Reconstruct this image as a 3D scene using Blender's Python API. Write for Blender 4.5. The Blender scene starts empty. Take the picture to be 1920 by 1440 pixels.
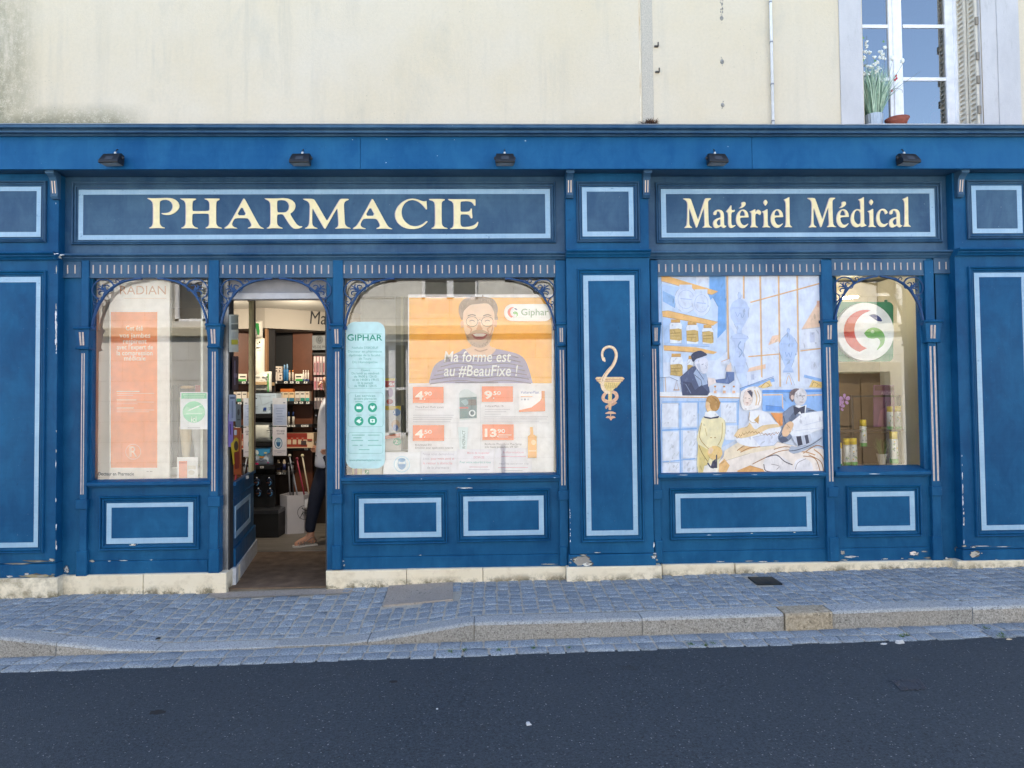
import bpy, math, random
from mathutils import Vector, Matrix

rnd = random.Random(11)
C = bpy.context.scene.collection
SC = bpy.context.scene

# ------------------------------------------------------------------ camera
YAW, PITCH, ROLL = math.radians(1.5955), math.radians(1.698), math.radians(-0.595)
FPX = 1280.0                                   # focal length in pixels of the 1920 px wide photograph
CAM = Vector((0.0, -6.0, 1.54))
def _axes():
    cy, sy, cp, sp, cr, sr = math.cos(YAW), math.sin(YAW), math.cos(PITCH), math.sin(PITCH), math.cos(ROLL), math.sin(ROLL)
    f = Vector((sy*cp, cy*cp, sp)); r = Vector((cy, -sy, 0)); u = r.cross(f)
    return cr*r+sr*u, -sr*r+cr*u, f
AR, AU, AF = _axes()
cam_data = bpy.data.cameras.new('camera'); cam_data.sensor_width = 36; cam_data.lens = 36*FPX/1920
cam_data.clip_start = 0.05; cam_data.clip_end = 600
cam = bpy.data.objects.new('camera', cam_data); C.objects.link(cam)
M = Matrix((AR, AU, -AF)).transposed().to_4x4(); M.translation = CAM
cam.matrix_world = M
SC.camera = cam

# ------------------------------------------------------------------ sky, sun, exposure
SUN_EL, SUN_AZ = math.radians(50), math.radians(12)      # sun behind the pharmacy, shining towards the opposite side
w = bpy.data.worlds.new('World'); SC.world = w; w.use_nodes = True
nt = w.node_tree; bg = nt.nodes['Background']
sky = nt.nodes.new('ShaderNodeTexSky'); sky.sky_type = 'NISHITA'; sky.sun_disc = False
sky.sun_elevation = SUN_EL; sky.sun_rotation = SUN_AZ; sky.dust_density = 1.0; sky.air_density = 1.0
tc = nt.nodes.new('ShaderNodeTexCoord')
cn = nt.nodes.new('ShaderNodeTexNoise'); cn.inputs['Scale'].default_value = 2.6; cn.inputs['Detail'].default_value = 6; cn.inputs['Roughness'].default_value = .6
cr_ = nt.nodes.new('ShaderNodeValToRGB'); cr_.color_ramp.elements[0].position = .57; cr_.color_ramp.elements[1].position = .92
mx = nt.nodes.new('ShaderNodeMix'); mx.data_type = 'RGBA'
nt.links.new(tc.outputs['Generated'], cn.inputs['Vector']); nt.links.new(cn.outputs['Fac'], cr_.inputs['Fac'])
nt.links.new(cr_.outputs['Color'], mx.inputs['Factor']); nt.links.new(sky.outputs['Color'], mx.inputs[6])
mx.inputs[7].default_value = (9.5, 9.0, 8.4, 1)          # sunlit clouds
nt.links.new(mx.outputs[2], bg.inputs['Color'])
bg.inputs['Strength'].default_value = 0.15
sd = bpy.data.lights.new('sun', 'SUN'); sd.energy = 4.0; sd.angle = math.radians(0.53); sd.color = (1, .93, .82)
sun = bpy.data.objects.new('sun', sd); C.objects.link(sun)
sdir = Vector((math.sin(SUN_AZ)*math.cos(SUN_EL), math.cos(SUN_AZ)*math.cos(SUN_EL), math.sin(SUN_EL)))
sun.rotation_euler = sdir.to_track_quat('Z', 'Y').to_euler()
SC.view_settings.view_transform = 'Standard'; SC.view_settings.look = 'None'
SC.view_settings.exposure = 1.86; SC.view_settings.gamma = 1
SC.cycles.max_bounces = 8; SC.cycles.transparent_max_bounces = 12

# ------------------------------------------------------------------ photo pixel -> point of the depth plane Y
def at(px, py, Y=0.0):
    d = (px-960)/FPX*AR - (py-720)/FPX*AU + AF
    return CAM + d*((Y-CAM.y)/d.y)
def R4(a, b, c, d, Y):
    mxp, myp = (a+c)/2, (b+d)/2
    return at(a, myp, Y).x, at(c, myp, Y).x, at(mxp, d, Y).z, at(mxp, b, Y).z

# ------------------------------------------------------------------ materials
def lin(h):
    h = h.lstrip('#'); v = [int(h[i:i+2], 16)/255 for i in (0, 2, 4)]
    return tuple(x/12.92 if x <= .04045 else ((x+.055)/1.055)**2.4 for x in v)
class N:
    """small wrapper round a material's node tree"""
    def __init__(s, name):
        s.m = bpy.data.materials.new(name); s.m.use_nodes = True; s.t = s.m.node_tree
        s.b = s.t.nodes['Principled BSDF']; s.o = s.t.nodes['Material Output']
        s.tc = s.t.nodes.new('ShaderNodeTexCoord').outputs['Object']
    def new(s, k, **kw):
        n = s.t.nodes.new('ShaderNode'+k)
        for a, v in kw.items():
            if a in n.inputs.keys() if hasattr(n.inputs, 'keys') else False: n.inputs[a].default_value = v
            else: setattr(n, a, v)
        return n
    def link(s, a, b): s.t.links.new(a, b)
    def vec(s, scale=(1, 1, 1), rot=(0, 0, 0)):
        n = s.t.nodes.new('ShaderNodeMapping'); n.inputs['Scale'].default_value = scale; n.inputs['Rotation'].default_value = rot
        s.link(s.tc, n.inputs['Vector']); return n.outputs['Vector']
    def noise(s, scale, detail=4, rough=.55, vec=None, dist=0):
        n = s.t.nodes.new('ShaderNodeTexNoise'); n.inputs['Scale'].default_value = scale; n.inputs['Detail'].default_value = detail
        n.inputs['Roughness'].default_value = rough; n.inputs['Distortion'].default_value = dist
        s.link(vec or s.tc, n.inputs['Vector']); return n.outputs['Fac']
    def ramp(s, fac, p0, p1, c0=(0, 0, 0, 1), c1=(1, 1, 1, 1)):
        n = s.t.nodes.new('ShaderNodeValToRGB'); e = n.color_ramp.elements
        e[0].position, e[1].position = p0, p1; e[0].color, e[1].color = c0, c1
        s.link(fac, n.inputs['Fac']); return n.outputs['Color']
    def mix(s, fac, a, b, mode='MIX'):
        n = s.t.nodes.new('ShaderNodeMix'); n.data_type = 'RGBA'; n.blend_type = mode
        for v, i in ((fac, 0), (a, 6), (b, 7)):
            if isinstance(v, (int, float)): n.inputs[i].default_value = v
            elif isinstance(v, tuple): n.inputs[i].default_value = (*v[:3], 1)
            else: s.link(v, n.inputs[i])
        return n.outputs[2]
    def math(s, op, a, b=0.0):
        n = s.t.nodes.new('ShaderNodeMath'); n.operation = op
        for v, i in ((a, 0), (b, 1)):
            if isinstance(v, (int, float)): n.inputs[i].default_value = v
            else: s.link(v, n.inputs[i])
        return n.outputs[0]
    def xyz(s):
        n = s.t.nodes.new('ShaderNodeSeparateXYZ'); s.link(s.tc, n.inputs[0]); return n.outputs
    def maprange(s, v, a, b, c=0., d=1.):
        n = s.t.nodes.new('ShaderNodeMapRange'); s.link(v, n.inputs[0])
        for i, x in zip((1, 2, 3, 4), (a, b, c, d)): n.inputs[i].default_value = x
        return n.outputs[0]
    def bump(s, h, strength=.3, dist=.01):
        n = s.t.nodes.new('ShaderNodeBump'); n.inputs['Strength'].default_value = strength; n.inputs['Distance'].default_value = dist
        s.link(h, n.inputs['Height']); s.link(n.outputs[0], s.b.inputs['Normal'])
    def col(s, c):
        if isinstance(c, tuple): s.b.inputs['Base Color'].default_value = (*c[:3], 1)
        else: s.link(c, s.b.inputs['Base Color'])
    def set(s, rough=.5, metal=0., spec=.5):
        for k, v in (('Roughness', rough), ('Metallic', metal), ('Specular IOR Level', spec)):
            if isinstance(v, (int, float)): s.b.inputs[k].default_value = v
            else: s.link(v, s.b.inputs[k])
        return s.m
_cache = {}
def plain(h, rough=.55, metal=0., var=.08, scale=14):
    """flat colour with a little unevenness of tone"""
    k = (h, rough, metal, var, scale)
    if k not in _cache:
        n = N('tone_'+h); c = lin(h)
        f = n.noise(scale, 3)
        n.col(n.mix(n.ramp(f, .3, .7), tuple(x*(1-var) for x in c), tuple(min(1, x*(1+var)) for x in c)))
        _cache[k] = n.set(rough, metal)
    return _cache[k]
def brushed(h):
    """hand painted colour: strokes and washes of two tones"""
    k = ('b', h)
    if k not in _cache:
        n = N('mural_'+h); c = lin(h)
        f = n.noise(13, 3, .55, n.vec((1, 1, .8)), .15)
        g = n.noise(60, 3, .6, n.vec((1, 1, .3)))
        lo = tuple(x*.74 for x in c); hi = tuple(min(.85, x*.98) for x in c)
        n.col(n.mix(.2, n.mix(n.ramp(f, .30, .66), lo, hi), n.mix(n.ramp(g, .4, .6), lo, hi)))
        _cache[k] = n.set(.45)
    return _cache[k]
def blue_paint(name, a, b, wear=.5, spec=.12):
    n = N(name)
    big = n.noise(1.25, 7, .62, n.vec((1, 1, .8)), .4)
    mid = n.noise(6.0, 6, .65, n.vec((1, 1, .55)), .6)
    st = n.noise(30, 4, .6, n.vec((1.2, 1, .06)))
    sh = n.noise(30, 4, .6, n.vec((.06, 1, 1.2)))
    f = n.math('ADD', n.math('MULTIPLY', n.ramp(big, .42, .60), .44), n.math('MULTIPLY', n.ramp(mid, .40, .63), .40))
    f = n.math('ADD', f, n.math('MULTIPLY', n.ramp(st, .3, .75), .12))
    f = n.math('ADD', f, n.math('MULTIPLY', n.ramp(sh, .3, .75), .12))
    c = n.mix(f, a, b)
    sp = n.ramp(n.noise(17, 5, .7, n.vec((1, 1, .7)), .5), .66, .73)           # dull scuffs
    c = n.mix(n.math('MULTIPLY', sp, .45), c, tuple(x*.45 for x in a))
    tiny = n.ramp(n.noise(70, 2, .5), .76, .79)                                # nicks
    c = n.mix(n.math('MULTIPLY', tiny, .5*wear), c, (.45, .5, .55))
    n.col(c)
    n.bump(n.math('ADD', n.math('MULTIPLY', st, .5), n.noise(140, 3)), .12, .004)
    return n.set(n.maprange(mid, .3, .7, .36, .54), 0, spec)
B_DEEP, B_FADE = (.002, .052, .148), (.012, .104, .235)
M_BLUE = blue_paint('blue_paint', B_DEEP, B_FADE)
M_BLUE_UP = blue_paint('weathered_blue_paint', (.008, .050, .125), (.052, .122, .205), .8, .28)
M_FASCIA = blue_paint('fascia_blue_paint', (.003, .068, .205), (.016, .118, .27), .4)
def border_paint():
    n = N('pale_blue_paint')
    f = n.noise(5, 5, .6); s1 = n.noise(40, 4, .6, n.vec((.05, 1, 1.5))); s2 = n.noise(40, 4, .6, n.vec((1.5, 1, .05)))
    st = n.math('ADD', n.math('MULTIPLY', n.ramp(s1, .35, .7), .5), n.math('MULTIPLY', n.ramp(s2, .35, .7), .5))
    c = n.mix(n.ramp(f, .3, .7), (.24, .405, .57), (.35, .525, .67))
    c = n.mix(n.math('MULTIPLY', st, .5), c, (.19, .33, .50))
    n.col(n.mix(n.ramp(n.noise(24, 5, .75), .62, .72), c, (.10, .20, .36))); n.bump(st, .15, .003)
    return n.set(.45)
M_PALE = border_paint()
M_GOLD = plain('cfae93', .5, 0, .25, 60)
M_CREAM = plain('e9dcae', .5, 0, .06, 25)
def wall_render():
    n = N('cream_render')
    x, y, z = n.xyz()
    c = n.mix(n.ramp(n.noise(.9, 6, .65), .35, .7), (.63, .545, .40), (.645, .58, .47))
    blot = n.ramp(n.noise(2.2, 8, .72, n.vec((1, 1, .45)), .3), .55, .74)
    c = n.mix(n.math('MULTIPLY', blot, .40), c, (.42, .41, .35))
    drip = n.math('MULTIPLY', n.ramp(n.noise(5, 6, .7, n.vec((1.4, 1, .09))), .50, .70), n.ramp(n.noise(.8, 3), .40, .62))
    c = n.mix(n.math('MULTIPLY', drip, .42), c, (.40, .385, .33))
    fine = n.ramp(n.noise(38, 5, .75), .40, .66); c = n.mix(n.math('MULTIPLY', fine, .16), c, (.40, .37, .30))
    grain = n.noise(95, 3, .7)
    # algae creeping up from the ledge at the left end and down the left edge
    left = n.maprange(x, -3.3, -4.35, 0, 1); low = n.maprange(z, 4.26, 4.02, 0, 1)
    ledge = n.math('MULTIPLY', n.maprange(x, -3.0, -3.35, 0, 1), low)
    near = n.math('MULTIPLY', n.maprange(z, 4.10, 3.98, 0, .5), n.ramp(n.noise(1.7, 4), .45, .6))
    side = n.math('MULTIPLY', n.maprange(x, -3.95, -4.4, 0, 1), n.ramp(n.noise(3, 6, .7, n.vec((1.6, 1, .4))), .3, .62))
    alg = n.math('MAXIMUM', n.math('MAXIMUM', ledge, near), side)
    alg = n.math('MULTIPLY', alg, n.ramp(n.math('ADD', n.math('MULTIPLY', grain, .6), n.math('MULTIPLY', n.noise(14, 6, .7), .6)), .40, .62))
    c = n.mix(n.math('MINIMUM', alg, .92), c, (.15, .15, .09))
    sp = n.ramp(n.noise(60, 2, .5), .70, .74)
    c = n.mix(n.math('MULTIPLY', sp, n.math('MULTIPLY', n.ramp(n.noise(1.1, 3), .48, .64), .7)), c, (.25, .23, .18))
    n.col(c); n.bump(grain, .35, .006)
    return n.set(.9, 0, .2)
M_WALL = wall_render()
def granite(name, a, b, warm=None, scale=230):
    n = N(name)
    g = n.noise(scale*.42, 4, .85); p = n.noise(scale*.22, 3, .7); big = n.noise(2.5, 5, .6)
    c = n.mix(n.ramp(g, .40, .60), a, b)
    c = n.mix(n.ramp(p, .60, .66), c, tuple(x*.5 for x in a))
    geo = n.t.nodes.new('ShaderNodeNewGeometry')
    c = n.mix(n.maprange(geo.outputs['Random Per Island'], 0, 1, 0, .42), c, tuple(x*.70 for x in a))
    c = n.mix(n.math('MULTIPLY', n.ramp(big, .4, .7), .30), c, warm or tuple(x*.8 for x in a))
    n.col(c); n.bump(n.math('ADD', g, n.math('MULTIPLY', n.noise(45, 4, .7), 1.6)), .55, .006)
    return n.set(.8, 0, .3)
M_SETT = granite('granite_sett', (.12, .155, .20), (.42, .485, .555), (.21, .22, .225))
M_KERB = granite('granite_kerb', (.20, .225, .25), (.52, .555, .59), (.36, .34, .29))
M_TAN = granite('tan_kerb_stone', (.24, .20, .14), (.52, .46, .36), (.33, .29, .23), 120)
M_KERB_BOUNCE = granite('kerb_face_warm_bounce', (.17, .165, .155), (.46, .45, .425), (.30, .27, .23))  # kerb fronts: warm bounce light from across the street put into the stone colour
M_MORTAR = granite('joint_mortar', (.36, .335, .29), (.52, .49, .43), None, 120)
M_SLAB = granite('concrete_cover', (.31, .27, .235), (.41, .37, .33), None, 160)
def asphalt():
    n = N('asphalt')
    v = n.t.nodes.new('ShaderNodeTexVoronoi'); v.inputs['Scale'].default_value = 170; n.link(n.tc, v.inputs['Vector'])
    s = n.t.nodes.new('ShaderNodeSeparateColor'); n.link(v.outputs['Color'], s.inputs[0])
    c = n.mix(n.ramp(n.noise(1.1, 6, .65), .35, .7), (.013, .023, .036), (.025, .036, .050))
    c = n.mix(n.math('MULTIPLY', n.ramp(n.noise(.45, 5, .6), .42, .62), .45), c, (.028, .038, .051))
    c = n.mix(n.ramp(n.noise(62, 4, .9), .44, .62), c, (.050, .068, .090))
    c = n.mix(n.math('MULTIPLY', n.ramp(n.noise(60, 3, .8), .30, .45, (1, 1, 1, 1), (0, 0, 0, 1)), .9), c, (.004, .008, .013))
    c = n.mix(n.maprange(s.outputs[0], .45, 1, 0, .6), c, (.046, .060, .080))
    c = n.mix(n.ramp(s.outputs[1], .991, .994), c, (.22, .24, .26))
    c = n.mix(n.math('MULTIPLY', n.ramp(n.noise(5, 3, .5), .68, .78), .35), c, (.02, .021, .023))
    n.col(c)
    n.bump(n.math('ADD', v.outputs['Distance'], n.noise(300, 2)), .75, .008)
    return n.set(.78, 0, .35)
M_ROAD = asphalt()
def lime(name='limestone_plinth'):
    n = N(name)
    x, y, z = n.xyz()
    c = n.mix(n.ramp(n.noise(2.5, 6, .6), .35, .7), (.69, .61, .46), (.75, .685, .55))
    d = n.math('MULTIPLY', n.maprange(n.math('SUBTRACT', z, n.math('MULTIPLY', x, .0145)), .075, .0, 0, 1.2), n.ramp(n.noise(6, 7, .8), .45, .58))
    d = n.math('ADD', d, n.math('MULTIPLY', n.maprange(x, -3.2, -3.9, 0, .8), n.ramp(n.noise(7, 7, .75), .42, .66)))
    c = n.mix(n.math('MINIMUM', d, .9), c, (.11, .10, .065))
    n.col(n.mix(n.math('MULTIPLY', n.ramp(n.noise(7, 7, .75), .52, .70), .55), c, (.42, .34, .23)))
    n.bump(n.noise(60, 5, .7), .3, .006)
    return n.set(.85, 0, .25)
M_LIME = lime()
def glass(name, tint=(1, 1, 1), ior=1.55, mul=2.35):
    n = N(name); n.t.nodes.remove(n.b)
    tr = n.t.nodes.new('ShaderNodeBsdfTransparent'); tr.inputs[0].default_value = (*tint, 1)
    gl = n.t.nodes.new('ShaderNodeBsdfGlossy'); gl.inputs['Roughness'].default_value = 0.0; gl.inputs[0].default_value = (1, 1, 1, 1)
    fr = n.t.nodes.new('ShaderNodeFresnel'); fr.inputs[0].default_value = ior
    mxs = n.t.nodes.new('ShaderNodeMixShader')
    n.link(n.math('MULTIPLY', fr.outputs[0], mul), mxs.inputs[0]); n.link(tr.outputs[0], mxs.inputs[1]); n.link(gl.outputs[0], mxs.inputs[2])
    n.link(mxs.outputs[0], n.o.inputs[0]); return n.m
M_GLASS = glass('shop_glass', (.95, .97, .96))
M_GLASS_UP = glass('upper_window_glass', (.55, .6, .62), 2.6, 1.6)
def emit(name, c, s):
    n = N(name); n.b.inputs['Emission Color'].default_value = (*c, 1); n.b.inputs['Emission Strength'].default_value = s; n.col(c); return n.m
M_STEEL = plain('9b9c9e', .38, .85, .1, 30)
M_WHITE = plain('e9eaee', .35)
M_DARK = plain('2a2b2e', .5)
M_BLACK = plain('101114', .6)

# ------------------------------------------------------------------ mesh builder
def origin_of(p):
    v = Vector((0, 0, 0))
    while p is not None: v += p.location; p = p.parent
    return v
class MB:
    def __init__(s, *mats): s.v, s.f, s.m, s.s, s.mats = [], [], [], [], list(mats)
    def mi(s, m):
        if m is None: return 0
        if isinstance(m, int): return m
        if m not in s.mats: s.mats.append(m)
        return s.mats.index(m)
    def add(s, vs, fs, m=None, smooth=False):
        o = len(s.v); i = s.mi(m); s.v += [tuple(v) for v in vs]
        for f in fs: s.f.append(tuple(o+k for k in f)); s.m.append(i); s.s.append(smooth)
    def box(s, x0, x1, y0, y1, z0, z1, m=None, c=0.0):
        if c <= 0:
            s.add([(x, y, z) for z in (z0, z1) for y in (y0, y1) for x in (x0, x1)],
                  [(0, 2, 3, 1), (4, 5, 7, 6), (0, 1, 5, 4), (2, 6, 7, 3), (0, 4, 6, 2), (1, 3, 7, 5)], m)
        else:                                   # front edges chamfered
            a = [(x0, y1, z0), (x1, y1, z0), (x1, y1, z1), (x0, y1, z1)]
            b = [(x0, y0+c, z0), (x1, y0+c, z0), (x1, y0+c, z1), (x0, y0+c, z1)]
            d = [(x0+c, y0, z0+c), (x1-c, y0, z0+c), (x1-c, y0, z1-c), (x0+c, y0, z1-c)]
            fs = [(8, 9, 10, 11), (3, 2, 1, 0)]
            for k in range(4):
                l = (k+1) % 4; fs += [(k, l, 4+l, 4+k), (4+k, 4+l, 8+l, 8+k)]
            s.add(a+b+d, fs, m)
    def pbox(s, a, b, c, d, yf, yb, m=None, ch=0.0):
        x0, x1, z0, z1 = R4(a, b, c, d, yf); s.box(x0, x1, yf, yb, z0, z1, m, ch)
    def poly(s, pts, m=None): s.add(pts, [tuple(range(len(pts)))], m)
    def prism(s, xz, y0, y1, m=None):
        n = len(xz); vs = [(x, y0, z) for x, z in xz]+[(x, y1, z) for x, z in xz]
        s.add(vs, [tuple(range(n)), tuple(range(2*n-1, n-1, -1))]+[(i, n+i, n+(i+1) % n, (i+1) % n) for i in range(n)], m)
    def extrude_x(s, yz, x0, x1, m=None, caps=True):
        n = len(yz); vs = [(x0, y, z) for y, z in yz]+[(x1, y, z) for y, z in yz]
        fs = [(i, n+i, n+(i+1) % n, (i+1) % n) for i in range(n)]
        if caps: fs += [tuple(range(n-1, -1, -1)), tuple(range(n, 2*n))]
        s.add(vs, fs, m)
    def ring(s, o, i, yo, yi, m=None):
        def cs(r, y): x0, x1, z0, z1 = r; return [(x0, y, z0), (x1, y, z0), (x1, y, z1), (x0, y, z1)]
        s.add(cs(o, yo)+cs(i, yi), [(k, (k+1) % 4, 4+(k+1) % 4, 4+k) for k in range(4)], m)
    def moulding(s, o, i, prof, y=0.0, m=None):
        def at_(t): return tuple(a+(b-a)*t for a, b in zip(o, i))
        for (t0, y0), (t1, y1) in zip(prof, prof[1:]): s.ring(at_(t0), at_(t1), y+y0, y+y1, m)
    def tube(s, pts, r, n=8, m=None, caps=True, sm=True, flat=1.0):
        pts = [Vector(p) for p in pts]; k = len(pts); rs = r if isinstance(r, (list, tuple)) else [r]*k
        vs, up = [], None
        for i, p in enumerate(pts):
            t = (pts[min(i+1, k-1)]-pts[max(i-1, 0)])
            if t.length < 1e-9: t = Vector((0, 0, 1))
            t.normalize()
            if up is None: up = t.orthogonal().normalized() if abs(t.y) > .9 else (Vector((0, 1, 0))-t*t.y).normalized()
            up = (up-t*up.dot(t)).normalized(); sd_ = t.cross(up)
            for j in range(n):
                a = 2*math.pi*(j+.5)/n; vs.append(p+up*math.cos(a)*rs[i]*flat+sd_*math.sin(a)*rs[i])
        fs = [(i*n+j, i*n+(j+1) % n, (i+1)*n+(j+1) % n, (i+1)*n+j) for i in range(k-1) for j in range(n)]
        if caps: fs += [tuple(range(n-1, -1, -1)), tuple(range((k-1)*n, k*n))]
        s.add(vs, fs, m, sm)
    def lathe(s, prof, c, n=20, m=None, sx=1, sy=1, sm=True):
        vs = [(c[0]+r*math.cos(2*math.pi*j/n)*sx, c[1]+r*math.sin(2*math.pi*j/n)*sy, c[2]+z) for r, z in prof for j in range(n)]
        k = len(prof)
        fs = [(i*n+j, i*n+(j+1) % n, (i+1)*n+(j+1) % n, (i+1)*n+j) for i in range(k-1) for j in range(n)]
        fs += [tuple(range(n-1, -1, -1)), tuple(range((k-1)*n, k*n))]
        s.add(vs, fs, m, sm)
    def ball(s, c, rx, ry, rz, m=None, n=12, k=8):
        vs = [(c[0]+rx*math.sin(math.pi*i/k)*math.cos(2*math.pi*j/n), c[1]+ry*math.sin(math.pi*i/k)*math.sin(2*math.pi*j/n), c[2]+rz*math.cos(math.pi*i/k)) for i in range(k+1) for j in range(n)]
        s.add(vs, [(i*n+j, (i+1)*n+j, (i+1)*n+(j+1) % n, i*n+(j+1) % n) for i in range(k) for j in range(n)], m, True)
    def build(s, name, parent=None, bevel=0, loc=None):
        o0 = origin_of(parent) if parent else Vector(loc or (0, 0, 0))
        me = bpy.data.meshes.new(name)
        me.from_pydata([Vector(v)-o0 for v in s.v], [], s.f)
        for m in s.mats: me.materials.append(m)
        me.polygons.foreach_set('material_index', s.m); me.polygons.foreach_set('use_smooth', s.s); me.update()
        o = bpy.data.objects.new(name, me); C.objects.link(o)
        if parent: o.parent = parent
        elif loc: o.location = loc
        if bevel:
            b = o.modifiers.new('bevel', 'BEVEL'); b.width = bevel; b.segments = 2; b.limit_method = 'ANGLE'
        return o
def tag(o, label, cat, group=None):
    o['label'] = label; o['category'] = cat
    if group: o['group'] = group
    return o
def thing(name, label, cat, loc=(0, 0, 0), group=None):
    o = bpy.data.objects.new(name, None); C.objects.link(o); o.location = loc; o.empty_display_size = .1
    return tag(o, label, cat, group)
def structure(o): o['kind'] = 'structure'; return o

# lettering: Blender's built-in font turned into mesh outlines
_tc = {}
def glyphs(txt, bold=0.0):
    k = (txt, bold)
    if k not in _tc:
        cu = bpy.data.curves.new('lettering', 'FONT'); cu.body = txt; cu.size = 1; cu.resolution_u = 3; cu.offset = bold; cu.fill_mode = 'FRONT'
        o = bpy.data.objects.new('lettering', cu); C.objects.link(o)
        dg = bpy.context.evaluated_depsgraph_get(); me = bpy.data.meshes.new_from_object(o.evaluated_get(dg))
        _tc[k] = ([(v.co.x, v.co.y) for v in me.vertices], [tuple(p.vertices) for p in me.polygons])
        C.objects.unlink(o); bpy.data.objects.remove(o); bpy.data.curves.remove(cu); bpy.data.meshes.remove(me)
    return _tc[k]
CAP = max(y for x, y in glyphs('H')[0])

class Art(MB):
    """Flat picture on a vertical sheet at depth Y: every mark lies a fraction of a millimetre above the one below."""
    def __init__(s, Y, f=None, mk=plain, eps=.00012): super().__init__(); s.Y, s.k, s.mk, s.eps, s.fn = Y, 0, mk, eps, f
    def P(s, x, y):
        if s.fn: return s.fn(x, y, s.k*s.eps)
        return at(x, y, s.Y)-Vector((0, s.k*s.eps, 0))
    def up(s): s.k += 1
    def c(s, h): return s.mk(h) if isinstance(h, str) else h
    def poly(s, pts, h): s.up(); s.add([s.P(*p) for p in pts], [tuple(range(len(pts)))], s.c(h))
    def rect(s, a, b, c, d, h): s.poly([(a, d), (c, d), (c, b), (a, b)], h)
    def rrect(s, a, b, c, d, r, h, n=5):
        pts = []
        for cx, cy, t in ((c-r, d-r, 0), (a+r, d-r, 90), (a+r, b+r, 180), (c-r, b+r, 270)):
            pts += [(cx+r*math.cos(math.radians(t+90*i/n)), cy+r*math.sin(math.radians(t+90*i/n))) for i in range(n+1)]
        s.poly(pts, h)
    def ell(s, x, y, rx, ry, h, n=20, rot=0):
        cr, sr = math.cos(rot), math.sin(rot)
        s.poly([(x+rx*math.cos(t)*cr-ry*math.sin(t)*sr, y+rx*math.cos(t)*sr+ry*math.sin(t)*cr) for t in [2*math.pi*i/n for i in range(n)]], h)
    def line(s, pts, wd, h, sm=0):
        pts = smooth(pts, sm) if sm else pts
        s.up(); k = len(pts); ws = wd if isinstance(wd, (list, tuple)) else [wd]*k
        if len(ws) != k: ws = [ws[min(len(ws)-1, int(i*(len(ws)-1)/(k-1)+.5))] for i in range(k)]
        L, Rr = [], []
        for i, (x, y) in enumerate(pts):
            x0, y0 = pts[max(i-1, 0)]; x1, y1 = pts[min(i+1, k-1)]
            dx, dy = x1-x0, y1-y0; l = math.hypot(dx, dy) or 1; nx, ny = -dy/l*ws[i]/2, dx/l*ws[i]/2
            L.append(s.P(x+nx, y+ny)); Rr.append(s.P(x-nx, y-ny))
        s.add(L+Rr, [(i, i+1, k+i+1, k+i) for i in range(k-1)], s.c(h))
    def text(s, t, x0, x1, yb, yt, h, bold=0.0, shear=0.0, slope=0.0):
        vs, fs = glyphs(t, bold)
        if not vs: return
        a = min(v[0] for v in vs); b = max(v[0] for v in vs); k = (x1-x0)/max(b-a, 1e-6); q = (yb-yt)/CAP
        s.up(); s.add([s.P(x0+(x-a)*k+shear*y*q, yb-y*q+slope*((x-a)*k)) for x, y in vs], fs, s.c(h))
    def slab(s, a, b, c, d, h, th=.004):
        """the sheet or board itself, with its real thickness"""
        if s.fn: return s.rect(a, b, c, d, h)
        p = [s.P(a, d), s.P(c, d), s.P(c, b), s.P(a, b)]; q = [v+Vector((0, th, 0)) for v in p]
        s.add(p+q, [(0, 1, 2, 3), (7, 6, 5, 4)]+[(k, 4+k, 4+(k+1) % 4, (k+1) % 4) for k in range(4)], s.c(h))
def smooth(pts, n=3):
    """Catmull-Rom through the points"""
    out = []; k = len(pts)
    for i in range(k-1):
        p0, p1, p2, p3 = pts[max(i-1, 0)], pts[i], pts[i+1], pts[min(i+2, k-1)]
        for j in range(n):
            t = j/n
            out.append(tuple(.5*(2*b+(c-a)*t+(2*a-5*b+4*c-d)*t*t+(3*b-a-3*c+d)*t**3) for a, b, c, d in zip(p0, p1, p2, p3)))
    return out+[tuple(pts[-1])]
def chaikin(p):
    out = []
    for i in range(len(p)):
        a, b = p[i], p[(i+1) % len(p)]
        out += [(a[0]*.8+b[0]*.2, a[1]*.8+b[1]*.2), (a[0]*.2+b[0]*.8, a[1]*.2+b[1]*.8)]
    return out
def outline_mesh(shapes, Y, depth, bev):
    """raised letters from closed outlines in photo pixels (holes are filled out by even-odd)"""
    cu = bpy.data.curves.new('lettering', 'CURVE'); cu.dimensions = '2D'; cu.fill_mode = 'BOTH'; cu.extrude = depth; cu.offset = bev
    for sh in shapes:
        pts = [at(x, y, Y) for x, y in chaikin(sh)]
        sp = cu.splines.new('POLY'); sp.points.add(len(pts)-1); sp.use_cyclic_u = True
        for q, p in zip(sp.points, pts): q.co = (p.x, p.z, 0, 1)
    o = bpy.data.objects.new('lettering', cu); C.objects.link(o)
    me = bpy.data.meshes.new_from_object(o.evaluated_get(bpy.context.evaluated_depsgraph_get()))
    vs = [(v.co.x, Y-v.co.z, v.co.y) for v in me.vertices]; fs = [tuple(p.vertices) for p in me.polygons]
    C.objects.unlink(o); bpy.data.objects.remove(o); bpy.data.curves.remove(cu); bpy.data.meshes.remove(me)
    return vs, fs
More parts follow.
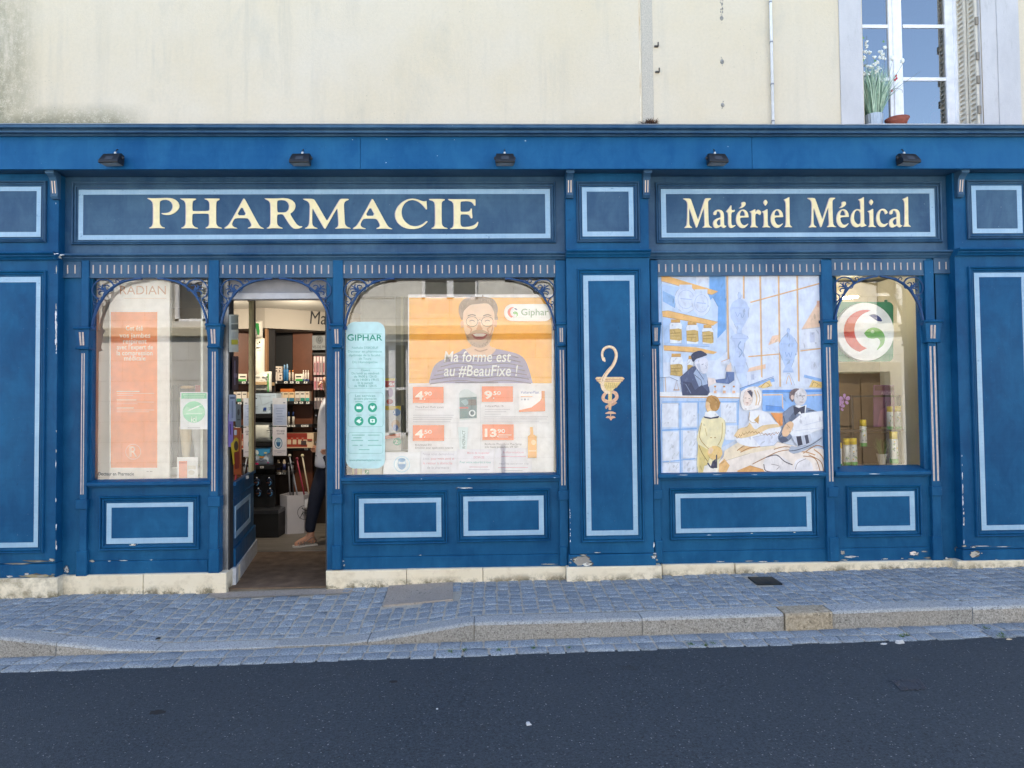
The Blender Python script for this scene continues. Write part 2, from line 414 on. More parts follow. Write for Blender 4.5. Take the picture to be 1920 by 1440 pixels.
# ================================================================== ground
def interp(x, t):
    if x <= t[0][0]: return t[0][1]
    for (a, b), (c, d) in zip(t, t[1:]):
        if x <= c: return b+(d-b)*(x-a)/(c-a)
    return t[-1][1]
FOOT = [(-6, -.075), (-3.715, -.041), (-2.32, -.053), (-1.45, -.036), (-.36, -.001), (.61, .01), (1.45, .027), (2.68, .044), (4.09, .062), (4.67, .075), (7, .108)]
DROP = [(-9, .145), (-3.44, .145), (-3.05, .09), (-2.65, .035), (-2.3, .010), (-1.08, .012), (-.62, .07), (-.147, .135), (1, .125), (9, .12)]
SL = .0145
def zroad(x): return -.13+SL*x
def ztop(x): return zroad(x)+interp(x, DROP)
YK0, YK1, YG = -1.12, -.97, -1.39
def pav(x, y):
    t = min(1, max(0, (y+.03)/(YK1+.03))); return interp(x, FOOT)*(1-t)+ztop(x)*t
def onpav(px, py, f=pav):
    d = (px-960)/FPX*AR-(py-720)/FPX*AU+AF; z = 0
    for _ in range(12):
        p = CAM+d*((z-CAM.z)/d.z); z = f(p.x, p.y)
    return Vector((p.x, p.y, z))
onroad = lambda px, py: onpav(px, py, lambda x, y: zroad(x)-.006)

b = MB(M_ROAD)
def rz(x): return zroad(x)-.006
xs = [-90, -20, 20, 90]; ys = [-90, -20, -1.3, 20, 90]
b.add([(x, y, rz(x)) for y in ys for x in xs], [(j*4+i, j*4+i+1, j*4+i+5, j*4+i+4) for j in range(4) for i in range(3)])
structure(b.build('road'))

COVER = [onpav(*p) for p in ((718, 1139), (850, 1127), (850, 1094), (728, 1101))]
GRATE = [onpav(*p) for p in ((1420, 1098), (1467, 1097), (1448, 1084), (1402, 1084))]
def inquad(x, y, q, m=0.0):
    sgn = 0
    for i in range(4):
        a, c = q[i], q[(i+1) % 4]
        cr = (c.x-a.x)*(y-a.y)-(c.y-a.y)*(x-a.x)
        if cr < -m: return False
    return True
def sett(b, x0, x1, y0, y1, f, m, h=.0055, ch=.010):
    dz = rnd.uniform(-.0018, .002); tx, ty = rnd.uniform(-.018, .018), rnd.uniform(-.018, .018)
    cx, cy = (x0+x1)/2, (y0+y1)/2; j = lambda: rnd.uniform(-.0065, .0065)
    def r(ix, z):
        a = [(x0+ix, y0+ix), (cx, y0+ix*.7), (x1-ix, y0+ix), (x1-ix*.7, cy), (x1-ix, y1-ix), (cx, y1-ix*.7), (x0+ix, y1-ix), (x0+ix*.7, cy)]
        return [(x+j(), y+j(), f(x, y)+z+dz+tx*(x-cx)+ty*(y-cy)) for x, y in a]
    v = r(0, -.014)+r(ch*.45, h*.55)+r(ch*1.5, h)+[(cx, cy, f(cx, cy)+h*1.25+dz)]
    fs = []
    for k in range(2):
        for i in range(8): fs.append((k*8+i, k*8+(i+1) % 8, k*8+8+(i+1) % 8, k*8+8+i))
    fs += [(16+i, 16+(i+1) % 8, 24) for i in range(8)]
    b.add(v, fs, m, True)
b = MB(M_MORTAR, M_SETT)
xs = [-6+.1*i for i in range(131)]; ys = [YK1+.005+(.035-YK1)*i/6 for i in range(7)]
b.add([(x, y, pav(x, y)+.0008) for y in ys for x in xs], [(j*131+i, j*131+i+1, j*131+i+132, j*131+i+131) for j in range(6) for i in range(130)], 0)
x = -5.9
while x < 6.6:
    wd = rnd.uniform(.088, .122); y = YK1+.008-rnd.uniform(0, .0); first = True
    while y < -.03:
        l = rnd.uniform(.085, .14)*(rnd.uniform(.5, 1) if first else 1); first = False; y1 = min(y+l, .0)
        cx, cy = x+wd/2, (y+y1)/2
        thr = -2.40 < cx < -1.27 and cy > -.16
        if not (inquad(cx, cy, COVER, .004) or inquad(cx, cy, GRATE, .004) or thr):
            k = rnd.uniform(-.012, .012)
            sett(b, x+.004+k*.2, x+wd-.004+k*.2, y+.0035, y1-.0035, pav, 1)
        y = y1
    x += wd
structure(b.build('pavement'))
# smooth concrete strip before the door
b = MB(M_SLAB)
xa, xb_ = -2.42, -1.22
b.add([(xa-.05, -.03, pav(xa, -.03)+.004), (xb_+.1, -.03, pav(xb_, -.03)+.004), (xb_-.02, -.165, pav(xb_, -.165)+.007), (xa+.1, -.165, pav(xa, -.165)+.007)], [(3, 2, 1, 0)])
structure(b.build('threshold_strip'))

# kerb stones
def kx(px): return at(px, 1190, YK0).x
cuts = [-6.2, -5.2, -4.2, kx(104), kx(291), -1.55, -.9, kx(889), kx(1205), kx(1472), kx(1563), 3.45, 4.5, 5.5, 6.6]
b = MB(M_KERB)
def kerb_piece(b, x0, x1, m, dy=0.0, dz=0.0):
    n = max(2, int((x1-x0)/.06)); prof = []
    for i in range(n+1):
        x = x0+(x1-x0)*i/n; h = interp(x, DROP); r = min(.022, h*.5); zt = zroad(x)+h+dz; e = .004 if i in (0, n) else 0
        prof.append([(x, YK0+.004+e+dy, zroad(x)-.06), (x, YK0+.006+e+dy, zt-r), (x, YK0+.012+e+dy, zt-r*.3), (x, YK0+.028+e, zt-e), (x, YK1-.004, zt+.004-e), (x, YK1-.002, zt-.05)])
    v = [p for s in prof for p in s]
    fs = [(i*6+j, (i+1)*6+j, (i+1)*6+j+1, i*6+j+1) for i in range(n) for j in range(5)]
    fs += [(5, 4, 3, 2, 1, 0), tuple(n*6+j for j in range(6))]
    b.add(v, fs, m)
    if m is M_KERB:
        q = b.mi(M_KERB_BOUNCE); k0 = len(b.f)-len(fs)
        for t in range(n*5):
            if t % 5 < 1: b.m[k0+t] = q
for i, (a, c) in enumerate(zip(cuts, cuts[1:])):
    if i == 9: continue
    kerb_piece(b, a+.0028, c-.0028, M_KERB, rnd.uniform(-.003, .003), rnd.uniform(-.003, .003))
bm_ = [(x, YK0+.03, zroad(x)+interp(x, DROP)-.03) for x in [-6.2+.2*i for i in range(65)]]
n = len(bm_)
b.add(bm_+[(x, YK1, z+.022) for x, y, z in bm_]+[(x, YK0+.02, z-.15) for x, y, z in bm_], [(i, i+1, n+i+1, n+i) for i in range(n-1)]+[(2*n+i, 2*n+i+1, i+1, i) for i in range(n-1)], M_MORTAR)
structure(b.build('kerb'))
b = MB(M_TAN); kerb_piece(b, cuts[9]+.006, cuts[10]-.006, M_TAN, -.012, .002)
structure(b.build('tan_kerb'))
# gutter of two rows of setts
b = MB(M_MORTAR, M_SETT)
xs = [-6+.25*i for i in range(53)]
b.add([(x, y, zroad(x)-.002) for y in (YG+.012, YK0+.02) for x in xs], [(i, i+1, 54+i, 53+i) for i in range(52)], 0)
for y0, y1 in ((YG, -1.262), (-1.258, YK0)):
    x = -6.0
    while x < 6.9:
        l = rnd.uniform(.12, .21); o = rnd.uniform(-.012, .012) if y0 == YG else 0
        sett(b, x+.004, x+l-.004, y0+o, y1-.004, lambda x, y: zroad(x)-.004, 1, .008, .010); x += l
structure(b.build('gutter'))

# ================================================================== upper house
Yw = .08
house = thing('house', 'cream rendered town house above the blue shopfront', 'house', (0, 0, 0))
wx0, wx1, wz0, wz1 = R4(1617, -110, 1836, 236, Yw)
HT = 7.6
zc = at(960, 240, Yw).z
b = MB(M_WALL)
b.box(-8, wx0, Yw, .42, 3.0, HT); b.box(wx1, 8, Yw, .42, 3.0, HT); b.box(wx0, wx1, Yw, .42, wz1, HT); b.box(wx0, wx1, Yw, .42, 3.0, wz0)
b.box(-8, -7.7, .42, 8, -.2, HT); b.box(7.7, 8, .42, 8, -.2, HT); b.box(-8, 8, 8, 8.3, -.2, HT)
b.box(-7.99, -4.65, Yw+.01, .41, -.2, 3.0); b.box(5.05, 7.99, Yw+.01, .41, -.2, 3.0)
b.build('wall', house)
M_ROOF = plain('6b6f78', .7)
b = MB(M_ROOF); b.prism([(-8.2, HT), (8.2, HT), (8.2, HT+.25), (-8.2, HT+.25)], -.15, 8.4); b.build('roof', house)
# stone surround of the window (worn grey paint)
def worn(name, a, bcol, stain):
    n = N(name); c = n.mix(n.ramp(n.noise(4, 6, .65, n.vec((1, 1, .5))), .35, .7), a, bcol)
    n.col(n.mix(n.math('MULTIPLY', n.ramp(n.noise(9, 7, .75, n.vec((1.5, 1, .4))), .56, .72), .6), c, stain)); n.bump(n.noise(70, 3), .25, .004); return n.set(.85, 0, .2)
M_SUR = worn('grey_stone_paint', (.47, .465, .475), (.57, .56, .565), (.30, .30, .29))
for a, c in ((1575, 1617), (1838, 1871)):
    x0, x1 = at(a, 100, Yw-.012).x, at(c, 100, Yw-.012).x
    b = MB(M_SUR); b.box(x0, x1, Yw-.012, Yw+.1, wz0-.1, wz1); b.build('window_surround', house)
x0, x1 = at(1871, 100, Yw-.02).x, at(1912, 100, Yw-.02).x
b = MB(M_SUR); b.box(x0, x1, Yw-.02, Yw+.1, wz0-.1, wz1)
b.build('window_surround', house)
b = MB(M_SUR); b.box(wx0, wx1, Yw-.05, .40, wz0-.06, wz0); b.build('window_sill', house)
# the white casement
Yf = .335
b = MB(M_WHITE)
def vbar(a, c, y=Yf, d=.05, m=None): x0, x1 = at(a, 120, y).x, at(c, 120, y).x; b.box(x0, x1, y, y+d, wz0, wz1, m, .004)
vbar(1590, 1618); vbar(1668, 1679.5); vbar(1681, 1693); vbar(1676, 1685, Yf-.012, .02); vbar(1775, 1790); vbar(1791, 1797, Yf-.02)
b.box(at(1590, 120, Yf).x, at(1797, 120, Yf).x, Yf+.001, Yf+.05, wz0, wz0+.055)
fr = b.build('window_frame', house)
for y0, y1 in ((46, 52), (145, 151)):
    for a, c in ((1617, 1668), (1693, 1775)): b = MB(M_WHITE); b.pbox(a, y0, c, y1, Yf+.012, Yf+.03); b.build('glazing_bar', fr)
for a, c in ((1612, 1669), (1692, 1777)):
    x0, x1 = at(a, 120, Yf+.02).x, at(c, 120, Yf+.02).x
    p = MB(M_GLASS_UP); p.add([(x0, Yf+.02, wz0+.05), (x1, Yf+.02, wz0+.05), (x1, Yf+.02, wz1), (x0, Yf+.02, wz1)], [(0, 1, 2, 3)]); p.build('window_pane', fr)
# dark room behind
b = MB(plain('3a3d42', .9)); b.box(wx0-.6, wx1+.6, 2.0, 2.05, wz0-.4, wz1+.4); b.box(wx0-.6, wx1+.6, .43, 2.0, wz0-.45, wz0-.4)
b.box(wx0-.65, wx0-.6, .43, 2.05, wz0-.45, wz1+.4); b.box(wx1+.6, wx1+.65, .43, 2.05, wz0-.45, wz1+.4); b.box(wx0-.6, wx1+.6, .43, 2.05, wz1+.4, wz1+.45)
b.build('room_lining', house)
# louvred shutter folded flat against the right reveal
n = N('rusty_cream_shutter'); c = n.mix(n.ramp(n.noise(12, 6, .7), .4, .7), (.66, .61, .51), (.74, .70, .61))
n.col(n.mix(n.math('MULTIPLY', n.ramp(n.noise(22, 6, .75, n.vec((1, .6, 1.6))), .58, .68), .8), c, (.33, .17, .07))); M_SHUT = n.set(.6)
b = MB(M_SHUT)
xr = wx1
for k, (ya, yb) in enumerate(((.095, .205), (.212, .325))):
    xx = xr-.004-.02*k; st = .022
    b.box(xx-.02, xx, ya, ya+st, wz0, wz1); b.box(xx-.02, xx, yb-st, yb, wz0, wz1)
    b.box(xx-.006, xx, ya+st, yb-st, wz0, wz1)
    z = wz0+.03
    while z < wz1-.02:
        b.add([(xx-.007, ya+st, z), (xx-.007, yb-st, z), (xx-.022, yb-st, z-.03), (xx-.022, ya+st, z-.03), (xx-.007, ya+st, z+.006), (xx-.007, yb-st, z+.006), (xx-.022, yb-st, z-.024), (xx-.022, ya+st, z-.024)],
              [(0, 1, 2, 3), (7, 6, 5, 4), (3, 2, 6, 7), (4, 5, 1, 0)]); z += .046
sh = b.build('shutter', house)
b = MB(plain('8f8678', .6, .3))
for z in (wz0+.12, wz0+.40, wz0+.62, wz0+.95): b.box(xr-.03, xr+.012, .078, .096, z, z+.07)
b.tube([(xr+.006, .070, wz0), (xr+.006, .070, wz1)], .006, 6); b.build('hinge', sh)
# repair strip, drain pipe, old fixings
n = N('grey_repair_strip'); x, y, z = n.xyz()
n.col(n.mix(n.ramp(n.noise(160, 3, .75), .38, .62), (.36, .335, .285), (.58, .53, .44))); n.bump(n.noise(140, 3), .5, .006); M_STRIP = n.set(.9)
b = MB(M_STRIP); x0, x1 = at(1203, 110, Yw).x, at(1224, 110, Yw).x; b.box(x0, x1, Yw-.006, Yw+.02, zc-.02, HT); b.build('repair_strip', house)
n = N('rust_stain'); f = n.noise(40, 5, .7, n.vec((1, 1, .12)))
n.col(n.mix(n.ramp(f, .42, .66), (.74, .68, .55), (.52, .38, .22))); M_RUST = n.set(.9)
b = MB(M_RUST); x0, x1 = at(1198.5, 110, Yw).x, at(1201, 110, Yw).x; b.box(x0, x1, Yw-.002, Yw+.02, zc-.02, HT); b.build('rust_streak', house)
x = at(1447, 110, Yw-.03).x
b = MB(plain('dfe3ea', .4)); b.tube([(x, Yw-.03, 3.9), (x, Yw-.03, HT)], .0125, 10); dp = b.build('drain_pipe', house)
for py in (4, 79, 158, 227):
    b = MB(plain('8d929b', .5))
    z = at(1447, py, Yw-.03).z; b.tube([(x, Yw-.03, z-.006), (x, Yw-.03, z+.006)], .016, 10); b.box(x-.006, x+.006, Yw-.03, Yw, z-.004, z+.004); b.build('pipe_clip', dp)
for px, py, r in ((1353, 34, 4.5), (1354, 116, 5), (1355, 197, 4.5)):
    p = at(px, py, Yw); r *= .0047; b = MB(plain('8b8a86', .9, 0, .3, 60)); b.ball(p, r*.8, .008, r, None, 8, 5)
    for k in range(7): q = at(px+rnd.uniform(-1.5, 1.5), py-6+rnd.uniform(-4, 16), Yw); b.ball(q, .0025, .004, .006, None, 6, 4)
    if py > 40: b.build('mortar_plug', house); continue
    for k in range(26): q = at(1353+rnd.uniform(-2.5, 2.5), rnd.uniform(-25, 30), Yw); b.ball(q, .004, .004, .010, None, 6, 4)
    b.build('mortar_plug', house)
for px, py in ((1230, 88), (1232, 136)):
    b = MB(plain('5b5650', .6, .4))
    p = at(px, py, Yw); b.box(p.x-.018, p.x+.018, Yw-.02, Yw+.01, p.z-.006, p.z+.006); b.box(p.x+.008, p.x+.018, Yw-.035, Yw-.02, p.z-.006, p.z+.028); b.build('wall_hook', house)

# ================================================================== blue timber shopfront
shop = thing('shopfront', 'blue timber pharmacy shopfront with pale panel borders and arched windows', 'shopfront', (0, 0, 0))
YF, YP, YC, YFR = -.235, -.09, -.035, -.02        # fascia, pilaster, post and frieze fronts; boards at 0
zz = lambda py, Y: at(960, py, Y).z
XL, XR = -6.4, 6.8
M_ZINC = plain('8f969e', .5, .4, .12, 8)
b = MB(M_BLUE_UP)
b.extrude_x([(Yw-.001, zz(234, -.335)), (-.335, zz(234, -.335)), (-.335, zz(239, -.335)), (-.32, zz(241.5, -.32)), (-.298, zz(243.5, -.298)), (-.298, zz(245.5, -.298)), (-.308, zz(246, -.308)), (-.308, zz(248.5, -.308)),
             (-.285, zz(250.5, -.285)), (-.262, zz(252, -.262)), (-.262, zz(255, -.262)), (-.2, zz(256, YF)), (Yw-.001, zz(256, YF))], XL, XR)
b.build('cornice', shop)
b = MB(M_ZINC); b.extrude_x([(Yw-.002, zz(234, -.335)+.002), (-.34, zz(234, -.335)+.002), (-.34, zz(234, -.335)+.007), (Yw-.002, zz(234, -.335)+.02)], XL, XR); b.build('zinc_flashing', shop)
zf0, zf1 = zz(316.5, YF), zz(255, YF)
b = MB(M_FASCIA)
xa, xb_ = at(676, 285, YF).x, at(1410, 285, YF).x
for a, c in ((XL, xa-.0015), (xa+.0015, xb_-.0015), (xb_+.0015, XR)): b.box(a, c, YF, YF+.03, zf0, zf1+.004, None, .002)
b.box(XL, XR, YF+.008, YF+.028, zf0+.004, zf1)
b.build('fascia', shop)
b = MB(M_BLUE_UP); zs = zf0+.012; b.box(XL, XR, YF+.031, .02, zs, zs+.02); b.build('soffit', shop)
# boards behind the signs, and the little steps under the soffit
zst = zz(487, 0)
b = MB(M_BLUE_UP); b.box(XL, XR, 0, .30, zst-.004, zs-.001)
b.build('sign_backing', shop)
PROF = [(0, .003), (.02, -.018), (.14, -.026), (.28, -.022), (.31, -.006), (.38, -.004), (.41, -.012), (.54, -.017), (.68, -.013), (.70, -.001), (.86, .001), (1, -.004)]
def panel(name, parent, mo, lo, li, Y, m=M_BLUE, fillm=None, prof=PROF):
    """moulded panel: outer moulding, pale painted border, inner field - all rectangles in photo pixels"""
    o, p, q = (R4(*r, Y) for r in (mo, lo, li))
    b = MB(m); b.moulding(o, p, prof, Y)
    b.ring(p, q, Y-.003, Y-.0045)
    b.add([(q[0], Y-.0045, q[2]), (q[1], Y-.0045, q[2]), (q[1], Y-.0045, q[3]), (q[0], Y-.0045, q[3])], [(0, 1, 2, 3)], fillm or m)
    pn = b.build(name, parent)
    b = MB(M_PALE); w = .0012; p = tuple(v+d for v, d in zip(p, (.0022, -.0022, .0022, -.0022))); q = tuple(v+d for v, d in zip(q, (-.0022, .0022, -.0022, .0022)))
    qq = (q[0]+w, q[1]-w, q[2]+w, q[3]-w)
    b.ring(p, q, Y-.0062, Y-.0074); b.ring(q, qq, Y-.0074, Y-.0046)
    return pn, b
def add_border(pn, b, name='painted_border'): b.build(name, pn)
sg1, bb = panel('sign_board', shop, (136, 341, 1042, 458), (147.5, 355, 1032, 449), (157, 365, 1022, 439.5), 0, M_BLUE_UP); add_border(sg1, bb)
sg2, bb = panel('sign_board', shop, (1229, 342, 1764.5, 456), (1239, 354, 1752.5, 445), (1249, 364, 1742.5, 436), 0, M_BLUE_UP); add_border(sg2, bb)
# ---- raised letters
def T(pts, ox, oy, s): return [(ox+x/s, oy+y/s) for x, y in pts]
def sh_(p, dx, dy): return [(x+dx, y+dy) for x, y in p]
gP = T([(75,145),(100,160),(150,185),(190,230),(205,290),(205,690),(190,750),(160,785),(122,800),(125,822),(200,818),(300,812),(400,818),(465,820),(468,800),(410,785),(365,740),(350,690),(350,250),(365,205),(410,185),(500,178),(570,195),(620,240),(645,300),(645,350),(620,410),(580,450),(520,470),(440,475),(400,472),(400,492),(440,512),(520,522),(600,515),(680,480),(750,420),(790,360),(795,300),(770,230),(710,170),(620,138),(500,130),(350,138),(200,140),(100,135)],270,360,12)
gH = T([(815,150),(850,172),(905,200),(932,250),(940,310),(940,690),(925,745),(890,785),(845,800),(848,825),(930,818),(1030,815),(1130,822),(1212,828),(1212,805),(1140,785),(1095,740),(1082,690),(1085,510),(1110,490),(1440,490),(1465,510),(1468,690),(1460,745),(1435,780),(1390,800),(1395,822),(1480,815),(1570,812),(1660,820),(1750,825),(1748,802),(1680,785),(1635,740),(1620,690),(1622,250),(1640,200),(1695,178),(1700,150),(1690,145),(1370,145),(1365,165),(1420,180),(1460,215),(1475,270),(1475,400),(1450,428),(1110,430),(1088,410),(1088,250),(1105,200),(1160,178),(1172,155),(1160,145),(825,143)],270,360,12)
gA = T([(560,145),(520,220),(300,620),(210,755),(140,798),(132,818),(150,828),(270,818),(410,828),(418,808),(340,785),(305,750),(300,705),(330,640),(370,592),(640,592),(680,620),(720,690),(740,745),(720,780),(665,802),(660,825),(800,815),(900,820),(1010,832),(1015,812),(940,780),(890,720),(610,200),(580,150)],410,360,12)
gAi = T([(520,320),(630,525),(405,525)],410,360,12)
gR = T([(1035,148),(1060,170),(1120,195),(1155,240),(1165,310),(1168,690),(1155,750),(1130,785),(1085,805),(1090,828),(1200,818),(1300,818),(1435,828),(1438,805),(1370,780),(1325,740),(1312,690),(1312,530),(1325,508),(1420,500),(1460,520),(1490,570),(1560,680),(1630,780),(1690,825),(1750,832),(1820,820),(1880,790),(1885,770),(1820,768),(1760,730),(1700,650),(1600,490),(1660,450),(1710,390),(1728,310),(1710,240),(1650,180),(1560,145),(1450,135),(1300,145),(1150,145),(1050,140)],410,360,12)
gRi = T([(1312,220),(1330,190),(1400,182),(1490,190),(1550,230),(1582,290),(1585,350),(1565,410),(1520,450),(1460,460),(1340,458),(1315,430)],410,360,12)
gM = T([(97,160),(130,180),(190,205),(230,240),(252,300),(250,450),(240,690),(225,750),(190,790),(145,808),(150,830),(280,822),(415,830),(425,812),(350,785),(310,740),(300,690),(305,390),(320,375),(345,420),(560,800),(588,835),(610,810),(840,400),(865,370),(878,420),(895,700),(890,760),(870,790),(825,812),(830,830),(1000,818),(1165,828),(1168,808),(1090,780),(1050,740),(1035,690),(1015,300),(1025,240),(1055,205),(1120,180),(1128,162),(1110,152),(950,150),(910,190),(660,620),(640,640),(615,620),(370,195),(330,152),(110,150)],560,360,12)
gC = T([(740,165),(735,180),(700,188),(640,175),(550,140),(460,130),(360,145),(250,205),(160,300),(112,410),(115,520),(165,620),(260,700),(380,742),(500,745),(600,725),(690,670),(765,595),(755,578),(735,585),(670,640),(590,675),(500,685),(410,665),(320,600),(260,510),(240,410),(255,310),(310,220),(390,170),(480,160),(570,190),(640,240),(695,300),(735,355),(755,345)],730,360,10.667)
gI = T([(792,148),(810,165),(865,180),(900,210),(912,270),(915,620),(905,680),(880,705),(845,720),(848,742),(1000,735),(1160,742),(1162,720),(1100,705),(1060,670),(1045,620),(1042,230),(1060,185),(1105,165),(1108,142),(1000,138),(800,138)],730,360,10.667)
gE = T([(1175,150),(1200,170),(1250,190),(1278,230),(1285,300),(1288,620),(1275,690),(1255,715),(1220,725),(1225,745),(1350,738),(1500,742),(1620,752),(1700,735),(1755,690),(1780,600),(1765,592),(1740,630),(1690,665),(1610,690),(1500,700),(1450,690),(1425,660),(1418,600),(1420,460),(1440,450),(1560,450),(1600,470),(1630,525),(1650,530),(1662,510),(1650,400),(1650,330),(1635,325),(1610,375),(1570,395),(1440,395),(1420,375),(1420,210),(1435,190),(1560,185),(1640,200),(1680,240),(1700,280),(1722,270),(1720,150),(1700,143),(1300,143),(1180,140)],730,360,10.667)
gm = T([(95,205),(115,225),(170,255),(205,300),(222,380),(215,650),(205,950),(190,1010),(135,1060),(140,1085),(245,1075),(355,1082),(360,1060),(300,1020),(270,960),(268,500),(285,510),(470,1050),(490,1080),(515,1050),(690,520),(715,490),(735,950),(735,1010),(680,1050),(685,1075),(820,1065),(955,1075),(955,1055),(890,1025),(855,960),(835,320),(850,260),(920,215),(925,195),(900,185),(760,188),(730,240),(545,820),(530,825),(330,240),(300,192),(100,192)],1275,360,16)
ga = T([(995,640),(1010,600),(1060,550),(1130,525),(1210,530),(1270,570),(1305,640),(1315,720),(1315,960),(1335,1010),(1385,1010),(1385,1030),(1330,1080),(1280,1080),(1240,1040),(1220,1030),(1140,1080),(1060,1090),(1010,1050),(990,980),(990,920),(1020,850),(1090,800),(1200,765),(1215,750),(1215,690),(1195,620),(1155,580),(1110,580),(1095,620),(1090,670),(1050,695),(1005,690)],1275,360,16)
gai = T([(1205,815),(1215,960),(1190,1000),(1140,1000),(1100,950),(1095,900),(1130,850),(1180,820)],1275,360,16)
gt = T([(1530,390),(1450,500),(1380,585),(1385,605),(1420,610),(1438,640),(1440,960),(1460,1040),(1510,1085),(1570,1078),(1640,1030),(1668,995),(1650,992),(1590,1005),(1550,990),(1532,930),(1532,610),(1630,600),(1648,520),(1620,540),(1535,545),(1535,400)],1275,360,16)
ge = T([(265,525),(200,550),(140,610),(95,700),(78,800),(85,900),(120,990),(180,1060),(260,1088),(330,1080),(400,1020),(450,955),(440,945),(380,985),(320,1000),(260,975),(210,900),(188,770),(450,765),(452,740),(430,630),(380,560),(320,525)],1375,360,16)
gei = T([(190,715),(195,650),(220,590),(260,560),(300,575),(335,630),(350,715)],1375,360,16)
gac = T([(365,335),(345,300),(300,295),(250,310),(235,340),(245,390),(235,430),(165,490),(180,497),(250,480),(320,440),(360,390)],1375,360,16)
gr = T([(485,585),(500,605),(530,625),(543,680),(545,960),(530,1010),(510,1045),(515,1068),(620,1058),(730,1070),(735,1048),(680,1020),(655,970),(650,720),(665,660),(710,645),(750,665),(785,695),(805,690),(835,610),(790,550),(745,525),(700,545),(665,600),(655,600),(655,520),(640,510),(560,560)],1375,360,16)
gi = T([(850,585),(870,605),(900,630),(912,700),(915,960),(905,1010),(875,1045),(880,1068),(990,1058),(1100,1070),(1105,1048),(1050,1020),(1025,970),(1020,520),(1005,510),(930,560)],1375,360,16)
gid = T([(960,215),(1030,310),(965,415),(950,410),(890,315)],1375,360,16)
gl = T([(1510,225),(1530,255),(1555,290),(1570,350),(1575,960),(1560,1010),(1535,1045),(1540,1062),(1640,1055),(1755,1062),(1758,1040),(1710,1010),(1685,960),(1675,160),(1665,148),(1600,190)],1375,360,16)
gd = T([(710,108),(660,145),(590,165),(590,185),(625,210),(632,280),(640,400),(590,385),(540,385),(480,425),(430,510),(412,610),(425,700),(470,770),(530,800),(590,790),(640,760),(650,800),(770,760),(765,742),(730,720),(718,680),(712,115)],1560,360,12)
gdi = T([(640,480),(642,690),(600,730),(560,720),(510,670),(488,600),(490,520),(510,450),(550,412),(600,420)],1560,360,12)
gc = T([(1250,470),(1230,420),(1180,380),(1130,375),(1070,400),(1020,460),(992,550),(990,640),(1020,730),(1080,785),(1140,795),(1190,780),(1240,730),(1258,700),(1240,700),(1190,725),(1140,720),(1090,680),(1065,600),(1065,510),(1085,440),(1120,410),(1155,420),(1180,465),(1195,510)],1560,360,12)
WORDS = [[gP], [gH], [gA, gAi], [gR, gRi], [gM], [sh_(gA, 240.8, .8), sh_(gAi, 240.8, .8)], [gC], [gI], [gE]]
W2 = [[gm], [ga, gai], [gt], [ge, gei], [gac], [gr], [gi], [gid], [sh_(ge, 64.8, -.5), sh_(gei, 64.8, -.5)], [gl],
      [sh_(gm, 233, -1)], [sh_(ge, 188, -.7), sh_(gei, 188, -.7)], [sh_(gac, 188, -.7)], [gd, gdi], [sh_(gi, 198.1, -.6)], [sh_(gid, 198.1, -.6)], [gc],
      [sh_(ga, 329.8, -1.1), sh_(gai, 329.8, -1.1)], [sh_(gl, 222.4, -.9)]]
for ws, sg in ((WORDS, sg1), (W2[:10], sg2), (W2[10:], sg2)):
    b = MB(M_CREAM)
    for g in ws: v, f = outline_mesh([sh_(s_, .55, .1) for s_ in g], -.0085, .003, -.0016); b.add(v, f)
    b.build('lettering', sg)
    b = MB(plain('b9b0b8', .45))
    for g in ws: v, f = outline_mesh([sh_(s_, -.5, 0) for s_ in g], -.0072, .0024, -.0004); b.add(v, f)
    b.build('lettering_shade', sg)

# ---- string course between signs and windows
def course(x0, x1, Y, y0=473, y1=488):
    z0, z1 = zz(y1, 0), zz(y0, -.05)
    b.extrude_x([(.001, z1+.006), (Y-.052, z1), (Y-.056, z1-.012), (Y-.046, z1-.020), (Y-.030, z1-.026), (Y-.030, z1-.034), (Y-.012, z1-.048), (Y-.004, z0), (.001, z0)], x0, x1)
pil = [(-58, 106.5), (1065, 1222), (1798, 1957)]
PX = [(at(a, 750, YP).x, at(c, 750, YP).x) for a, c in pil]
b = MB(M_BLUE_UP)
course(PX[0][1], PX[1][0], YFR); course(PX[1][1], PX[2][0], YFR)
b.build('string_course', shop)
# ---- pilasters
UP = [((-42, 340, 88.5, 455), (-30, 350, 78, 445), (-20, 359, 69, 435)), ((1081, 341, 1199, 455), (1091, 351, 1188, 444), (1100.5, 360, 1178.5, 434)), ((1811, 338, 1930, 449), (1821, 348, 1916, 438), (1830, 357, 1906, 428.5))]
LO = [((-46, 508, 86, 1037), (-34, 519, 75, 1027), (-24, 530, 66, 1017)), ((1086, 504, 1204, 1016), (1096, 516, 1193, 1004), (1106, 527, 1183.5, 994)), ((1821, 500, 1944, 1005), (1832, 511, 1931, 994), (1842, 520, 1921, 984))]
PB = [1084, 1062, 1051]
for k, (x0, x1) in enumerate(PX):
    pc = (pil[k][0]+pil[k][1])/2
    zb_ = at(pc, PB[k], YP-.01).z; zg = at(pc, (1057, 1038, 1029)[k], YP).z
    b = MB(M_BLUE if k else M_BLUE)
    b.box(x0, x1, YP, .30, zg, zs-.001, None, .003)
    b.box(x0-.012, x1+.012, YP-.012, .29, zb_, zg-.003, None, .006)
    course(x0-.001, x1+.001, YP-.02)
    pl = b.build('pilaster', shop)
    pn, bb = panel('upper_panel', pl, *UP[k], YP, M_BLUE_UP); 
    bb2 = bb; o = bb2; 
    lo, b3 = panel('lower_panel', pl, *LO[k], YP)
    # borders share the pilaster as parent (three levels at most)
    bb.build('painted_border', pl); b3.build('painted_border', pl)
